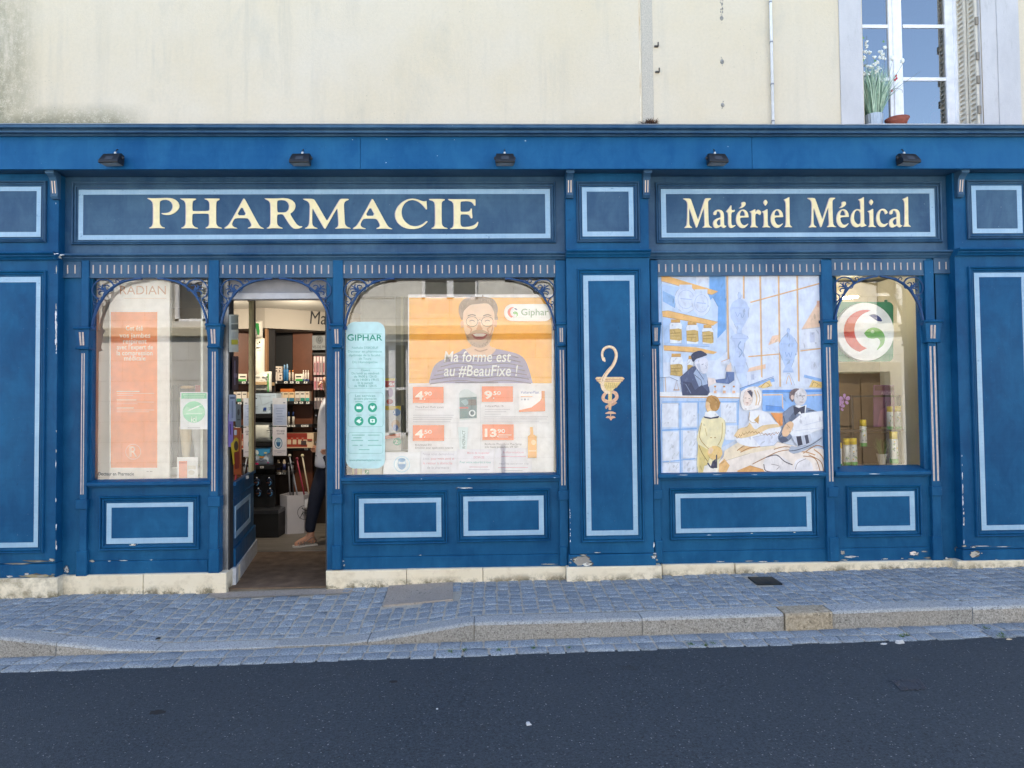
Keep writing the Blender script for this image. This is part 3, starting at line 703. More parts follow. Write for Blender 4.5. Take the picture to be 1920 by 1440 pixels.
# ---- corbels under the fascia
def corbel(px):
    xc = at(px, 345, -.15).x
    b = MB(M_BLUE_UP, plain('d9c2ae', .5)); w = .030
    z0, z1 = zz(372, -.11), zs-.0005
    b.extrude_x([(YP+.001, z1), (YF+.034, z1), (YF+.034, z1-.034), (-.185, z1-.040), (-.16, z1-.055), (-.145, z1-.075), (-.130, z0+.035), (-.135, z0+.03), (-.135, z0+.02), (-.12, z0), (YP+.001, z0)], xc-w, xc+w)
    b.box(xc-w-.006, xc+w+.006, YF+.036, -.19, z1-.032, z1-.001)
    for d in (-.011, .011):
        b.add([(xc+d-.004, -.1468, z1-.082), (xc+d+.004, -.1468, z1-.082), (xc+d+.004, -.1318, z0+.045), (xc+d-.004, -.1318, z0+.045)], [(3, 2, 1, 0)], 1)
    b.build('corbel', shop)
for px in (99, 1068.5, 1213, 1804): corbel(px)
# ---- frieze with painted slots
M_SLOT = plain('b5a8a2', .55, 0, .15, 40)
def frieze(a, c, y0, y1, n, fa, fb, ys):
    b = MB(M_BLUE_UP, M_SLOT); b.pbox(a, y0, c, y1, YFR, .05, 0)
    b.pbox(a, y1-2.5, c, y1+.5, YFR-.006, .04, 0)
    for i in range(n):
        px = fa+(fb-fa)*i/max(1, n-1); x = at(px, (ys[0]+ys[1])/2, YFR).x; z1, z0 = at(px, ys[0], YFR).z, at(px, ys[1], YFR).z
        b.box(x-.0075, x+.0075, YFR-.0012, YFR+.01, z0-.004, z1+.003, 0); b.box(x-.0052, x+.0052, YFR-.0022, YFR+.01, z0, z1, 1)
    b.build('frieze', shop)
frieze(106, 152, 488, 520, 2, 127, 141, (497, 513)); frieze(165, 391, 488, 520, 17, 175, 386, (497, 513)); frieze(409, 624, 488, 520, 16, 418, 616, (497, 513))
frieze(642, 1044, 488, 520, 31, 645.5, 1039.5, (497, 512.5)); frieze(1231, 1541, 486, 516, 25, 1235.5, 1537.5, (495.5, 510)); frieze(1559, 1736, 485, 516, 14, 1565.5, 1726, (492.5, 506)); frieze(1751, 1797, 484, 512, 2, 1761, 1773.5, (491, 505))
# ---- posts: (upper x), capital, shaft, flute, collar, foot
POST = [((152, 166), (140, 173, 613, 656), (150, 163.5), (152, 158), (141, 163, 937, 955), (141.5, 162, 1034, 1081)),
        ((391, 410), (386, 418, 607, 653), (393, 409), (397, 404), (389, 412, 931, 950), (390, 410, 1030, 1075)),
        ((624, 643), (619, 646, 607, 653), (625.5, 640), (629, 636), (621, 641.5, 927, 945), (622, 639, 1023, 1069)),
        ((1042, 1061), (1041, 1064, 605, 650), (1047, 1063), (1051, 1059), (1047, 1067, 920, 938), (1050, 1064, 1025, 1062)),
        ((1220, 1234), (1219, 1240, 605, 648), (1223, 1236), (1225, 1232), (1225, 1242, 918, 936), (1228, 1243, 1013, 1056)),
        ((1541, 1561), (1539, 1569, 600, 645), (1546.5, 1562), (1552, 1560), (1554, 1573, 913, 932), (1556, 1574, 1007, 1053)),
        ((1735, 1752), (1729, 1766, 600, 643), (1744, 1760), (1746.5, 1757.5), (1748, 1767, 912, 930), (1750, 1769, 1006, 1051))]
for (a, c), cp, shf, fl, co, ft in POST:
    b = MB(M_BLUE, M_SLOT)
    ux0, ux1 = at(a, 550, YC).x, at(c, 550, YC).x; sx0, sx1 = at(shf[0], 790, YC).x, at(shf[1], 790, YC).x
    zc0, zc1 = at(a, cp[3], YC).z, at(a, cp[2], YC).z; zft = at(a, ft[3], YC).z
    b.box(ux0, ux1, YC, .04, zc1, at(a, 488, YC).z, 0, .003); b.box(sx0, sx1, YC, .04, zft, zc0+.002, 0, .003)
    fx0, fx1 = at(fl[0], 790, YC).x, at(fl[1], 790, YC).x; w3 = (fx1-fx0)/3.2
    za, zb_ = at(a, co[2]-10, YC).z, zc0-.03
    for q in (fx0, fx1-w3): b.box(q, q+w3, YC-.0016, YC+.01, za, zb_, 1)
    b.box(fx0-.002, fx1+.002, YC-.0006, YC+.01, za-.004, zb_+.004, 0)
    pc = b.build('post', shop)
    b = MB(M_BLUE, M_SLOT)                      # tapered capital between two rounded rings
    cx0, cx1, _, _ = R4(*[cp[i] for i in (0, 2, 1, 3)], YC); m_ = (cx0+cx1)/2; hw = (cx1-cx0)/2
    tp, bt = zc1, zc0
    def ringbox(z, r, hw_, y): b.tube([(m_-hw_+r*.6, y, z), (m_+hw_-r*.6, y, z)], r, 8, 0, True, True); b.box(m_-hw_+.004, m_+hw_-.004, y, .03, z-r*.9, z+r*.9, 0)
    ringbox(tp-.013, .013, hw, YC-.028); ringbox(bt+.012, .011, hw*.80, YC-.016)
    v = []
    for z, h_, yy in ((tp-.024, hw*.84, YC-.026), (bt+.022, hw*.64, YC-.010)): v += [(m_-h_, yy, z), (m_+h_, yy, z), (m_+h_, .03, z), (m_-h_, .03, z)]
    b.add(v, [(4, 5, 1, 0), (5, 6, 2, 1), (7, 4, 0, 3)], 0)
    for d in (-.34, .02):
        q = []
        for t, h_, yy in ((.12, hw*.8, YC-.0262), (.88, hw*.67, YC-.0142)):
            z = tp-.03+(bt-tp+.05)*t; q.append((m_+d*h_*1.2, yy-.0005, z)); q.append((m_+d*h_*1.2+hw*.2, yy-.0005, z))
        b.add(q, [(0, 2, 3, 1)], 1)
    b.build('capital', pc)
    b = MB(M_BLUE); b.pbox(co[0], co[2], co[1], co[3], YC-.014, .03, None, .004); b.build('collar', pc)
    b = MB(M_BLUE); b.pbox(ft[0], ft[2], ft[1], ft[3], YC-.012, .03, None, .006); b.build('foot', pc)
# jamb boards behind the posts
for a, c, y0, y1 in ((104, 172, 488, 1082), (389.5, 413, 488, 1078), (612.5, 645, 488, 1072), (1042.5, 1070, 488, 1064), (1218, 1238, 488, 1058), (1542.5, 1568, 486, 1056), (1730, 1804, 484, 1055)): b = MB(M_BLUE); b.pbox(a, y0, c, y1, 0, .06, None, .002); b.build('jamb_board', shop)

# ---- iron spandrels in the window corners
def spiral(pts, n=4): return smooth(pts, n)
SP = [([(165,1215),(185,1100),(230,930),(290,780),(380,620),(480,480),(600,370),(740,280),(900,215),(1060,180),(1235,150)], 22),
      ([(640,330),(605,240),(540,195),(420,175),(320,190),(240,245),(180,330),(158,420),(175,500),(230,565),(300,595),(370,580),(430,530)], 14), ([(640,330),(612,420),(560,440)], 13),
      ([(480,182),(560,215),(610,265),(660,292),(715,290),(760,255),(768,212),(735,182),(695,185),(683,215),(705,232)], 12), ([(770,260),(800,215),(850,190),(905,186)], 11),
      ([(205,545),(270,600),(300,650),(288,700),(245,735),(205,728),(188,695),(208,668),(240,682)], 12), ([(245,750),(210,800),(200,880)], 12),
      ([(500,470),(430,410),(370,350),(300,310)], 15), ([(440,420),(390,350),(385,310),(405,285)], 13), ([(470,440),(440,380),(445,325),(490,300),(545,322)], 14), ([(545,322),(520,325)], 12), ([(520,430),(470,400),(460,350)], 12),
      ([(420,410),(350,385),(300,388),(275,410)], 13), ([(450,450),(370,435),(315,460),(310,500),(340,518)], 14), ([(500,480),(440,470),(410,520),(400,560)], 14)]
M_IRON = blue_paint('iron_blue_paint', (.012, .05, .16), (.05, .105, .22), .3)
def spandrel(cx, cy, sx, sy, flip):
    b = MB(M_IRON)
    for pts, wd in SP:
        q = []
        for x, y in pts:
            u, v = (x-146)/12*sx, (y-150)/12*sy; p = at(cx+(-u if flip else u), cy+v, -.012); q.append((p.x, -.012, p.z))
        arch = wd > 20
        r = wd/12/2*.0047*2.25
        q2 = smooth(q, 3 if not arch else 3)
        b.tube(q2, [r*(1-.45*(i/(len(q2)-1))**3) for i in range(len(q2))] if not arch else r, 6, None, True, True, 2.0 if arch else 1.3)
    if sx > .95:
        p = at(cx+(-1 if flip else 1)*88*sx, cy+1, -.012); b.box(p.x-.03, p.x+.03, -.03, .0, p.z-.006, p.z+.008)
    p = at(cx+(-1 if flip else 1)*2, cy+92*sy, -.012); b.box(p.x-.012, p.x+.012, -.03, .005, p.z-.02, p.z+.012, None, .004)
    b.build('iron_spandrel', shop)
for a, c, y, sx, sy in ((172, 391, 522, 1, 1), (413, 621.5, 522, 1.03, 1), (645.5, 1041.5, 522, 1, 1), (1563, 1731.5, 518, .90, .95)):
    spandrel(a, y, sx, sy, False); spandrel(c, y, sx, sy, True)

# ---- shop windows and stall risers
def sill(a, c, y0, y1, Yg=.06):
    b = MB(M_BLUE); x0, x1, z0, z1 = R4(a, y0, c, y1, -.05)
    zg = at((a+c)/2, y0, Yg).z
    b.extrude_x([(Yg+.02, z0), (Yg+.02, z1+.016), (Yg-.004, z1+.014), (-.045, z1), (-.052, z1-.008), (-.052, z1-.026), (-.046, z1-.032), (-.03, z1-.036), (-.03, z0-.004), (0.001, z0-.01), (.001, z0)], x0, x1)
    return b.build('window_sill', shop)
def shop_window(a, c, y0, y1, Yg, name='shop_window'):
    x0, x1, z0, z1 = R4(a, y0, c, y1, Yg)
    b = MB(M_BLUE); w = .012
    for q in ((x0-.03, x0+w, z0-.03, z1+.03), (x1-w, x1+.03, z0-.03, z1+.03)): b.box(q[0], q[1], Yg-.014, Yg+.016, q[2], q[3])
    b.box(x0+w, x1-w, Yg-.013, Yg+.015, z0-.03, z0+w*.6); b.box(x0+w, x1-w, Yg-.013, Yg+.015, z1-.004, z1+.05)
    fr = b.build(name, shop)
    p = MB(M_GLASS); p.add([(x0, Yg, z0), (x1, Yg, z0), (x1, Yg, z1), (x0, Yg, z1)], [(0, 1, 2, 3)]); p.build('window_pane', fr)
    return fr
shop_window(170.5, 393, 517, 904.5, .05); sill(163, 394, 903.5, 912, .05)
shop_window(644, 1047, 517, 893.5, .05); sill(640, 1049, 893.5, 904, .05)
shop_window(1566, 1729, 514, 875, .13); 
sill(1234, 1549, 888, 897, .03)
b = MB(M_BLUE); x0, x1, z0, z1 = R4(1568, 884, 1746, 893, -.05); zg = at(1647, 874, .12).z
b.extrude_x([(.14, z0), (.14, zg+.008), (.115, zg+.004), (-.045, z1), (-.052, z1-.008), (-.052, z1-.03), (-.03, z1-.04), (-.03, z0-.004), (.001, z0-.01)], x0, x1)
xj = at(1731, 700, .13).x
zt_ = at(1647, 514, .1).z
b.box(xj+.002, xj+.05, .0, .14, zg, zt_+.05)
xj = at(1566, 700, .13).x; b.box(xj-.05, xj-.004, .061, .14, zg, zt_+.05)
b.build('window_sill', shop)
RIS = [((163, 905, 391, 1050, 1077), [((187, 929, 375, 1031), (200, 942, 363, 1019), (210, 951, 353, 1008))]),
       ((636, 896, 1052, 1041, 1067), [((661, 920, 839, 1020), (673, 933.5, 828, 1008), (683, 943, 818, 997.5)), ((857, 916.5, 1031, 1015), (868.5, 929.5, 1020, 1004), (878, 939, 1010, 994))]),
       ((1238, 890, 1553, 1031, 1056), [((1255.5, 913.5, 1533, 1010), (1266, 923.5, 1521.5, 998), (1276, 932.5, 1511.5, 989))]),
       ((1562, 886, 1752, 1026, 1052), [((1587, 909.5, 1726.5, 1006), (1597, 921, 1715, 995.5), (1607, 931, 1705, 985.5))])]
for (a, y0, c, yg, y1), pans in RIS:
    b = MB(M_BLUE); x0, x1, z0, z1 = R4(a, y0, c, yg, 0); zb_ = at((a+c)/2, y1, -.01).z
    b.box(x0, x1, 0.002, .30, z0, z1); b.box(x0, x1, -.004, .29, zb_-.01, z0-.003, None, .006)
    rs = b.build('stall_riser', shop)
    for mo, lo, li in pans:
        pn, bb = panel('riser_panel', rs, mo, lo, li, 0.002); bb.build('painted_border', rs)
# ---- stone plinth
PL = [(-70, 107.5, 1085, YP-.035), (115.5, 268, 1078.5, -.042), (268.8, 424, 1075.5, -.044), (611, 762, 1069.5, -.044), (763, 905, 1066.5, -.044), (906, 1061, 1064, -.042), (1063, 1241.5, 1062.5, YP-.035), (1242.5, 1378, 1058, -.040), (1380, 1800, 1054, -.044), (1797, 1980, 1051, YP-.035)]
for a, c, yt, Y in PL:
    x0, x1 = at(a, 1090, Y).x, at(c, 1090, Y).x; z1 = at((a+c)/2, yt, Y).z
    b = MB(M_LIME); b.box(x0, x1, Y, .28, -.25, z1, None, .005); b.build('stone_plinth', shop)
# ---- peeling paint and bare wood
def chip(a, cx, cy, w, h, col, n=15, under=None):
    """flake with a ragged outline and a few satellites"""
    a.k = 0; w *= .92; h *= .92
    def blob(x, y, w, h, s):
        ph, q = rnd.uniform(0, 6), rnd.uniform(0, 6)
        return [(x+w/2*s*math.cos(t)*(.72+.2*math.sin(2*t+ph)+rnd.uniform(-.22, .28)), y+h/2*s*math.sin(t)*(.7+.2*math.sin(3*t+q)+rnd.uniform(-.25, .3))) for t in [2*math.pi*i/n for i in range(n)]]
    if under: a.poly(blob(cx, cy, w, h, 1.2), under)
    a.poly(blob(cx, cy, w, h, 1), col)
    if w > 8 and h > 2:
        for _ in range(3): a.poly(blob(cx+rnd.uniform(-.6, .6)*w, cy+rnd.uniform(-.4, .4)*h, w*.16, max(1, h*.2), 1), col)
        a.poly(blob(cx+w*.1, cy, w*.4, h*.4, 1), '8f8c86')
WOOD, FILL = '9c9b95', 'bcc0c4'
a = Art(-.0075, eps=.0002)                        # on the risers and boards
for q in ((124, 1068, 12, 16, FILL), (115, 1068, 8, 22, FILL), (172, 1052, 13, 5, WOOD), (205, 1052, 9, 3, FILL), (232, 1051, 18, 2, FILL), (283, 1050, 6, 2, FILL), (643, 1052, 7, 3, FILL), (645, 1060, 6, 5, WOOD), (788, 1041, 6, 2, FILL),
          (1030, 1058, 34, 2.5, WOOD), (1056, 1060, 12, 9, WOOD), (1352, 1053, 20, 2.5, FILL), (1405, 1052, 26, 2, WOOD), (1430, 1053, 22, 2.5, FILL), (1455, 1052, 12, 1.5, WOOD),
          (1580, 1036, 12, 9, WOOD), (1594, 1044, 28, 5, FILL), (1583, 1050, 16, 3, WOOD), (1660, 1048, 15, 2.5, FILL), (1692, 1047, 7, 3, WOOD), (1708, 1048, 12, 2.5, WOOD), (1714, 1038, 20, 10, 'd8cfc9'), (1740, 1046, 16, 4, '6d6a66'), (1733, 1034, 14, 3, '8f8d8a'),
          (1795, 1030, 12, 12, '6f6b66'), (1775, 1047, 8, 5, FILL), (250, 1022, 12, 4, 'd3d2cb')):
    chip(a, q[0], q[1], q[2], q[3], q[4], under='44525f' if q[2] > 10 else None)
a.Y = -.053
for q in ((1280, 890.5, 34, 1.6), (1345, 890, 26, 1.2), (1530, 889.5, 20, 1.8), (1415, 890, 16, 1.0), (1640, 888.5, 26, 1.6), (880, 897, 10, 1.4), (1040, 895.5, 5, 2), (790, 898, 5, 1.5)): chip(a, *q, 'ccd6e0')
a.Y = -.0245
for q in ((250, 1021, 15, 3.5, 'd9d8d2'), (322, 1016, 12, 2.5, '8fb0d0'), (873, 915, 28, 3.4, 'c9ccd0'), (856, 915.5, 8, 4, '2a3a4a'), (1330, 1003, 14, 1.5, 'b9c9dc'), (1410, 1000, 5, 2, 'd3d2cb'), (1490, 998, 6, 2, 'd3d2cb')): chip(a, *q)
a.Y = YP-.0145
for q in ((35, 1057, 60, 3.5, '6b6d68'), (68, 1052, 46, 5, '5f625c'), (97, 1050, 11, 7, 'a9a49a'), (70, 1080, 62, 9, '8a8266'), (50, 1076, 12, 4, FILL), (18, 1081, 16, 4, FILL), (98, 1082, 16, 9, '6d6858'),
          (1093, 1052, 46, 22, '8d8b86'), (1085, 1048, 26, 8, 'b4b1a9'), (1101, 1058, 22, 8, 'cfcfca'), (1094, 1041, 16, 4, WOOD), (1120, 1036, 14, 1.6, FILL), (1228, 1038, 8, 4, FILL), (1226, 1044, 12, 8, FILL), (1232, 1050, 5, 5, WOOD),
          (1828, 1039, 24, 15, 'a7a49b'), (1808, 1024, 10, 4, WOOD), (1840, 1024, 40, 2, 'c2c8cf'), (1880, 1025, 30, 1.6, 'c2c8cf'), (1868, 1050, 6, 3, FILL), (1825, 1026, 10, 3, FILL)): chip(a, *q, under='4a4a46')
a.Y = YP-.0012
for k in range(26):
    y = rnd.choice((rnd.uniform(330, 420), rnd.uniform(480, 760), rnd.uniform(560, 690), rnd.uniform(800, 1050))); chip(a, 106.5-rnd.uniform(.4, 1.8), y, rnd.uniform(1.2, 3.2), rnd.uniform(4, 22), rnd.choice(('dfe3ea', 'cfd3d8', 'b9b4aa')))
for y, h in ((590, 30), (640, 22), (610, 26)): chip(a, 104.8, y, 4.5, h, 'd9dde4')
for k in range(22):
    y = rnd.uniform(850, 1030); chip(a, 1800.5+(y-750)*.024+rnd.uniform(.3, 1.6), y, rnd.uniform(1, 2.4), rnd.uniform(3, 18), rnd.choice(('dfe3ea', 'c6c6c4')))
for k in range(12): y = rnd.uniform(955, 1030); chip(a, 1068+rnd.uniform(.3, 1.5), y, 1.6, rnd.uniform(2, 7), 'd6dbe2')
chip(a, 1867, 767.5, 6, 3, 'e6ebf2'); chip(a, 1115, 960, 4, 2.4, 'ccd8e6'); chip(a, 1226, 1022, 3, 14, 'd6dbe2')
a.Y = YF-.001
for q in ((725, 261, 3, 3), (724, 305, 2.5, 2.5), (985, 264, 3, 3), (661, 262, 2, 2), (852, 262, 2, 1.5), (1365, 275, 2, 2), (820, 292, 1.6, 1.6)): chip(a, *q, 'b9cbe0')
a.Y = YP-.062
for k in range(10): chip(a, rnd.uniform(25, 108), rnd.uniform(473, 476), rnd.uniform(3, 13), rnd.uniform(1, 2.2), 'd9dde4')
chip(a, 112, 482, 9, 9, '5d6462'); chip(a, 116, 478, 12, 3, 'c9cdd2')
a.build('peeling_paint', shop)
# ---- painted emblem on the middle pilaster: serpent round a cup
lower = [o for o in bpy.data.objects if o.name.startswith('lower_panel')][1]
a = Art(YP-.0052, mk=lambda h: plain(h, .5, 0, .18, 70), eps=.0002)
e = lambda pts: T(pts, 1100, 640, 9)
a.line(e([(330,1140),(335,1105),(370,1085),(440,1065),(500,1020)]), [2.4, 4.5, 5, 5], 'b9917a', 3)
a.poly(e([(360,830),(430,830),(425,1010),(412,1160),(372,1160),(362,1010)]), 'cfa77f')
a.poly(e([(200,690),(580,690),(535,745),(470,800),(430,835),(350,835),(290,790)]), 'd9c07f')
a.poly(e([(145,625),(170,602),(605,602),(640,628),(620,650),(575,690),(205,690),(165,655)]), 'dcbf94')
a.line(e([(150,640),(630,640)]), 1.2, 'a97a5a'); a.line(e([(170,672),(610,672)]), 1.4, 'b5886a')
for k in range(9): a.line(e([(250+k*38, 700), (300+k*25, 790)]), .8, 'b99a5c')
a.line(e([(330,860),(280,930),(290,990),(370,1020),(450,1005),(505,950),(490,880),(430,850)]), [5.5, 6, 6.5, 6.5, 6.5, 6], 'd2a98c', 4)
a.poly(e([(372,850),(422,850),(418,1000),(370,1000)]), 'd6c07e')
a.line(e([(290,330),(266,270),(264,190),(300,122),(380,92),(458,122),(497,210),(488,300),(440,410),(350,520),(292,610),(264,700),(275,790),(330,850),(400,870)]), [3.5, 4.2, 4.6, 5, 5, 5.2, 5.4, 5.6, 5.8, 6.4, 7, 7.2, 6.6, 6, 5], 'e2cbab', 4)
a.line(e([(282,250),(278,190),(310,135),(380,105),(450,135),(480,210),(472,300),(425,405),(338,510),(280,612),(250,700)]), .9, 'b48f6c', 4)
a.poly(e([(262,270),(305,270),(318,330),(308,350),(262,325)]), 'e2cbab')
a.poly(e([(310,1218),(330,1200),(375,1182),(430,1182),(480,1200),(497,1218),(490,1224),(318,1224)]), 'd3a98a')
a.poly(e([(318,1290),(345,1262),(378,1258),(402,1275),(430,1258),(462,1262),(490,1290),(440,1298),(408,1338),(375,1298)]), 'd0a284'); a.line(e([(404,1225),(404,1275)]), 1.6, 'cfa785')
pil_mid = lower.parent
a.build('serpent_cup_emblem', pil_mid)
# ================================================================== shop interior
FL = -.03
M_INW = plain('d9d6cf', .8, 0, .05, 3); M_INC = plain('c9c6bf', .9, 0, .04, 3)
n = N('grey_plank_floor'); f = n.noise(6, 5, .6, n.vec((.5, 3, 1)))
n.col(n.mix(n.ramp(f, .35, .7), (.13, .115, .10), (.22, .20, .18))); M_FLOOR = n.set(.55)
b = MB(M_FLOOR); b.box(-4.6, 5.0, .02, 5.2, FL-.1, FL); structure(b.build('interior_floor'))
b = MB(M_INC); b.box(-4.65, 5.05, .06, 5.25, 2.78, 2.86); structure(b.build('interior_ceiling'))
b = MB(M_INW)
b.box(-4.65, -4.55, .06, 5.2, FL, 2.8); b.box(4.95, 5.05, .06, 5.2, FL, 2.8); b.box(-4.6, 5.0, 5.1, 5.25, FL, 2.8)
b.box(-8, 8, .20, .23, -.3, FL-.11)
structure(b.build('interior_wall'))
# display boxes behind the glass: floor boards and side cheeks
xw = lambda px, Y, py=720: at(px, py, Y).x
M_CHK = plain('f4f2ee', .7, 0, .04, 4)
b = MB(M_CHK)
z1d, z2d, z3d = at(280, 906, .06).z-.015, at(845, 895, .06).z-.015, at(1647, 876, .14).z-.012
b.box(xw(150, .07), xw(411, .07), .066, .80, z1d-.03, z1d); b.box(xw(641, .07), xw(1049, .07), .066, .75, z2d-.03, z2d); b.box(xw(1560, .15), xw(1742, .15), .146, .85, z3d-.03, z3d)
xl = xw(171, .07); b.box(xl-.06, xl-.002, .068, .80, z1d, 2.75)
xr_ = xw(1732, .15); b.box(xr_+.004, xr_+.05, .146, .95, z3d, 2.75); b.box(xw(1233, .1), xw(1548, .1), .09, .13, .3, 2.75)
b.box(xl-.06, xw(308, .45), .45, .48, z1d, 2.75)
structure(b.build('display_cheek'))
# ---- doorway: steel frame, transom, angled side wall, mat
door = thing('door_frame', 'brushed steel sliding door frame standing open in the pharmacy entrance', 'door', (at(412, 1108, .05).x, .05, FL))
b = MB(M_STEEL)
x0, x1 = xw(413, .05, 830), xw(426.5, .05, 830); zt = at(515, 556, .05).z; b.box(x0, x1, .062, .16, at(420, 1108, .05).z, zt+.5, None, .004)
x2, x3 = xw(611.5, .05, 830), xw(623, .05, 830); b.box(x2, x3, .062, .16, at(615, 1090, .05).z, zt+.5, None, .004); b.build('jamb', door)
b = MB(M_DARK); b.box(x1+.001, x1+.012, .066, .155, FL, zt); b.box(x2-.010, x2-.001, .066, .155, FL, zt); b.build('door_seal', door)
b = MB(plain('a5a7ae', .45, .3)); b.box(x1, x2, .07, .15, zt-.02, zt+.038, None, .004); b.build('header', door)
b = MB(plain('82848c', .5, .2)); b.box(x1, x2, .085, .12, zt+.040, zt+.055); b.box(x1, x2, .095, .12, zt+.055, zt+.40); b.build('transom_panel', door)
# angled side wall of the lobby
A_, B_ = Vector((x1+.012, .16, 0)), Vector((-2.555, 1.36, 0)); dv = (B_-A_).normalized(); LW = (B_-A_).length; nv = Vector((dv.y, -dv.x, 0))
def lw(u, z, o=0.0): p = A_+dv*u*LW+nv*o; return (p.x, p.y, z)
lobby = thing('lobby_partition', 'angled blue partition inside the doorway with stone base and glazed top', 'partition', (A_.x, A_.y, FL))
def lbox(b, u0, u1, z0, z1, o0, o1, m=None):
    v = [lw(u, z, o) for z in (z0, z1) for o in (o1, o0) for u in (u0, u1)]
    b.add(v, [(0, 2, 3, 1), (4, 5, 7, 6), (0, 1, 5, 4), (2, 6, 7, 3), (0, 4, 6, 2), (1, 3, 7, 5)], m)
zb0, zb1, zpt = FL, FL+.155, at(448, 892, .75).z
b = MB(M_BLUE); lbox(b, 0, 1, zb1, zpt-.03, 0, -.10); lbox(b, 0, 1.01, zpt-.03, zpt, .02, -.12); lbox(b, 0, 1.02, zb1, zb1+.16, .018, -.10); lbox(b, 0, 1.005, zpt-.16, zpt-.145, .008, -.1)
b.build('panel', lobby)
b = MB(M_PALE)
u0, u1, q0, q1, w_ = .05, .80, zb1+.24, zpt-.22, .045
for r in ((u0, u1, q0, q0+w_), (u0, u1, q1-w_, q1), (u0, u0+w_/LW, q0+w_, q1-w_), (u1-w_/LW, u1, q0+w_, q1-w_)): lbox(b, *r, .006, -.02)
b.build('painted_border', lobby)
b = MB(plain('b9bcc2', .8, 0, .12, 20)); lbox(b, -.05, 1.05, FL-.02, zb1, .03, -.1); b.build('stone_base', lobby)
b = MB(plain('d9cfa0', .5)); lbox(b, .80, .93, zpt, 2.7, .015, -.05); lbox(b, 0, .8, 2.62, 2.7, .01, -.05); b.build('glazing_frame', lobby)
b = MB(plain('5a4a3c', .6)); lbox(b, .945, 1.0, zpt, 2.7, .02, -.06); b.build('brown_upright', lobby)
b = MB(plain('d5dad2', .7)); lbox(b, .02, .80, zpt+.02, 2.6, -.26, -.28); b.build('backing_board', lobby)
p = MB(M_GLASS); p.add([lw(0, zpt), lw(.8, zpt), lw(.8, 2.62), lw(0, 2.62)], [(0, 1, 2, 3)]); p.build('window_pane', lobby)
n = N('brown_doormat'); f = n.noise(7, 5, .6); g = n.noise(260, 2, .7)
c = n.mix(n.ramp(f, .35, .7), (.12, .082, .060), (.26, .18, .125)); n.col(n.mix(n.math('MULTIPLY', n.ramp(g, .4, .7), .5), c, (.22, .17, .12))); n.bump(g, .8, .01); M_MAT = n.set(.95, 0, .1)
b = MB(M_MAT); m0, m1 = at(430, 1108, -.02), at(612, 1105, -.02)
b.add([(-2.29, .0, FL+.010), (-1.36, .0, FL+.010), (-1.36, 1.47, FL+.010), (-2.60, 1.47, FL+.010), (-2.29, .0, FL), (-1.36, .0, FL), (-1.36, 1.47, FL), (-2.60, 1.47, FL)], [(0, 1, 2, 3), (4, 5, 1, 0), (5, 6, 2, 1), (6, 7, 3, 2), (7, 4, 0, 3)])
tag(b.build('doormat'), 'wide brown entrance mat filling the floor of the open doorway', 'doormat')
b = MB(M_STEEL); b.box(-2.62, -1.2, 1.472, 1.497, FL, FL+.012); structure(b.build('floor_trim'))

# papers stuck inside the lobby glass (seen edge on through the door)
def lob(px, py, k=0):                          # photo pixel -> point on the lobby glass plane
    d = (px-960)/FPX*AR-(py-720)/FPX*AU+AF; t = (A_-CAM).dot(nv)/d.dot(nv); return CAM+d*t+nv*(.004+k)
def lpaper(name, label, a, bq, c, d, col, marks=()):
    r = Art(0, lob, eps=.0012); r.rect(a, bq, c, d, col)
    for m in marks: getattr(r, m[0])(*m[1:])
    tag(r.build(name), label, 'poster', 'papers on the lobby glass')
lpaper('poster', 'pale leaflet with a yellow band taped high on the glass beside the open door', 428, 590, 446, 660, 'd9dcd0', [('rect', 432, 592, 445, 606, '9aa39e'), ('rect', 432, 608, 445, 618, '6f7a78'), ('rect', 432, 637, 444, 646, 'd8cf3a'), ('rect', 433, 622, 444, 634, 'c9cdc6')])
lpaper('poster', 'tall dark purple strip poster on the glass beside the open door', 434, 668, 446, 731, '2b1a30', [('line', [(439, 676), (439, 722)], 1.6, '8d84a0'), ('rect', 437, 700, 443, 708, '8a7c96')])
lpaper('poster', 'blue grey notice under the purple strip on the doorway glass', 428, 740, 441, 790, 'b7c3d8', [('rect', 430, 744, 439, 748, '5a6a8a'), ('line', [(434, 752), (434, 784)], 3, '8796b4')])
lpaper('poster', 'grey oval sticker on the glass beside the open door', 441, 758, 451, 801, '7f8f95', [('ell', 446, 773, 2, 6, '2f3b40'), ('rect', 443, 786, 449, 788, '3a464a')])
lpaper('poster', 'lilac rounded poster low on the glass behind the left door jamb', 427, 776, 436, 838, '9a80cf', [('line', [(430, 795), (431, 815)], 2, '3b2a66')])
lpaper('poster', 'orange poster with a yellow frame low on the doorway glass', 437, 802, 452, 890, 'c9602a', [('poly', [(431, 832), (441, 820), (446, 824), (445, 862), (436, 872)], 'e3c22a'), ('ell', 441, 836, 4, 9, '4a2e20'), ('poly', [(437, 848), (446, 846), (446, 878), (439, 880)], '8d2418'), ('rrect', 437, 806, 442, 816, 1, 'dfe3ee'), ('line', [(449, 808), (449, 870)], 1.6, 'e8a070')])

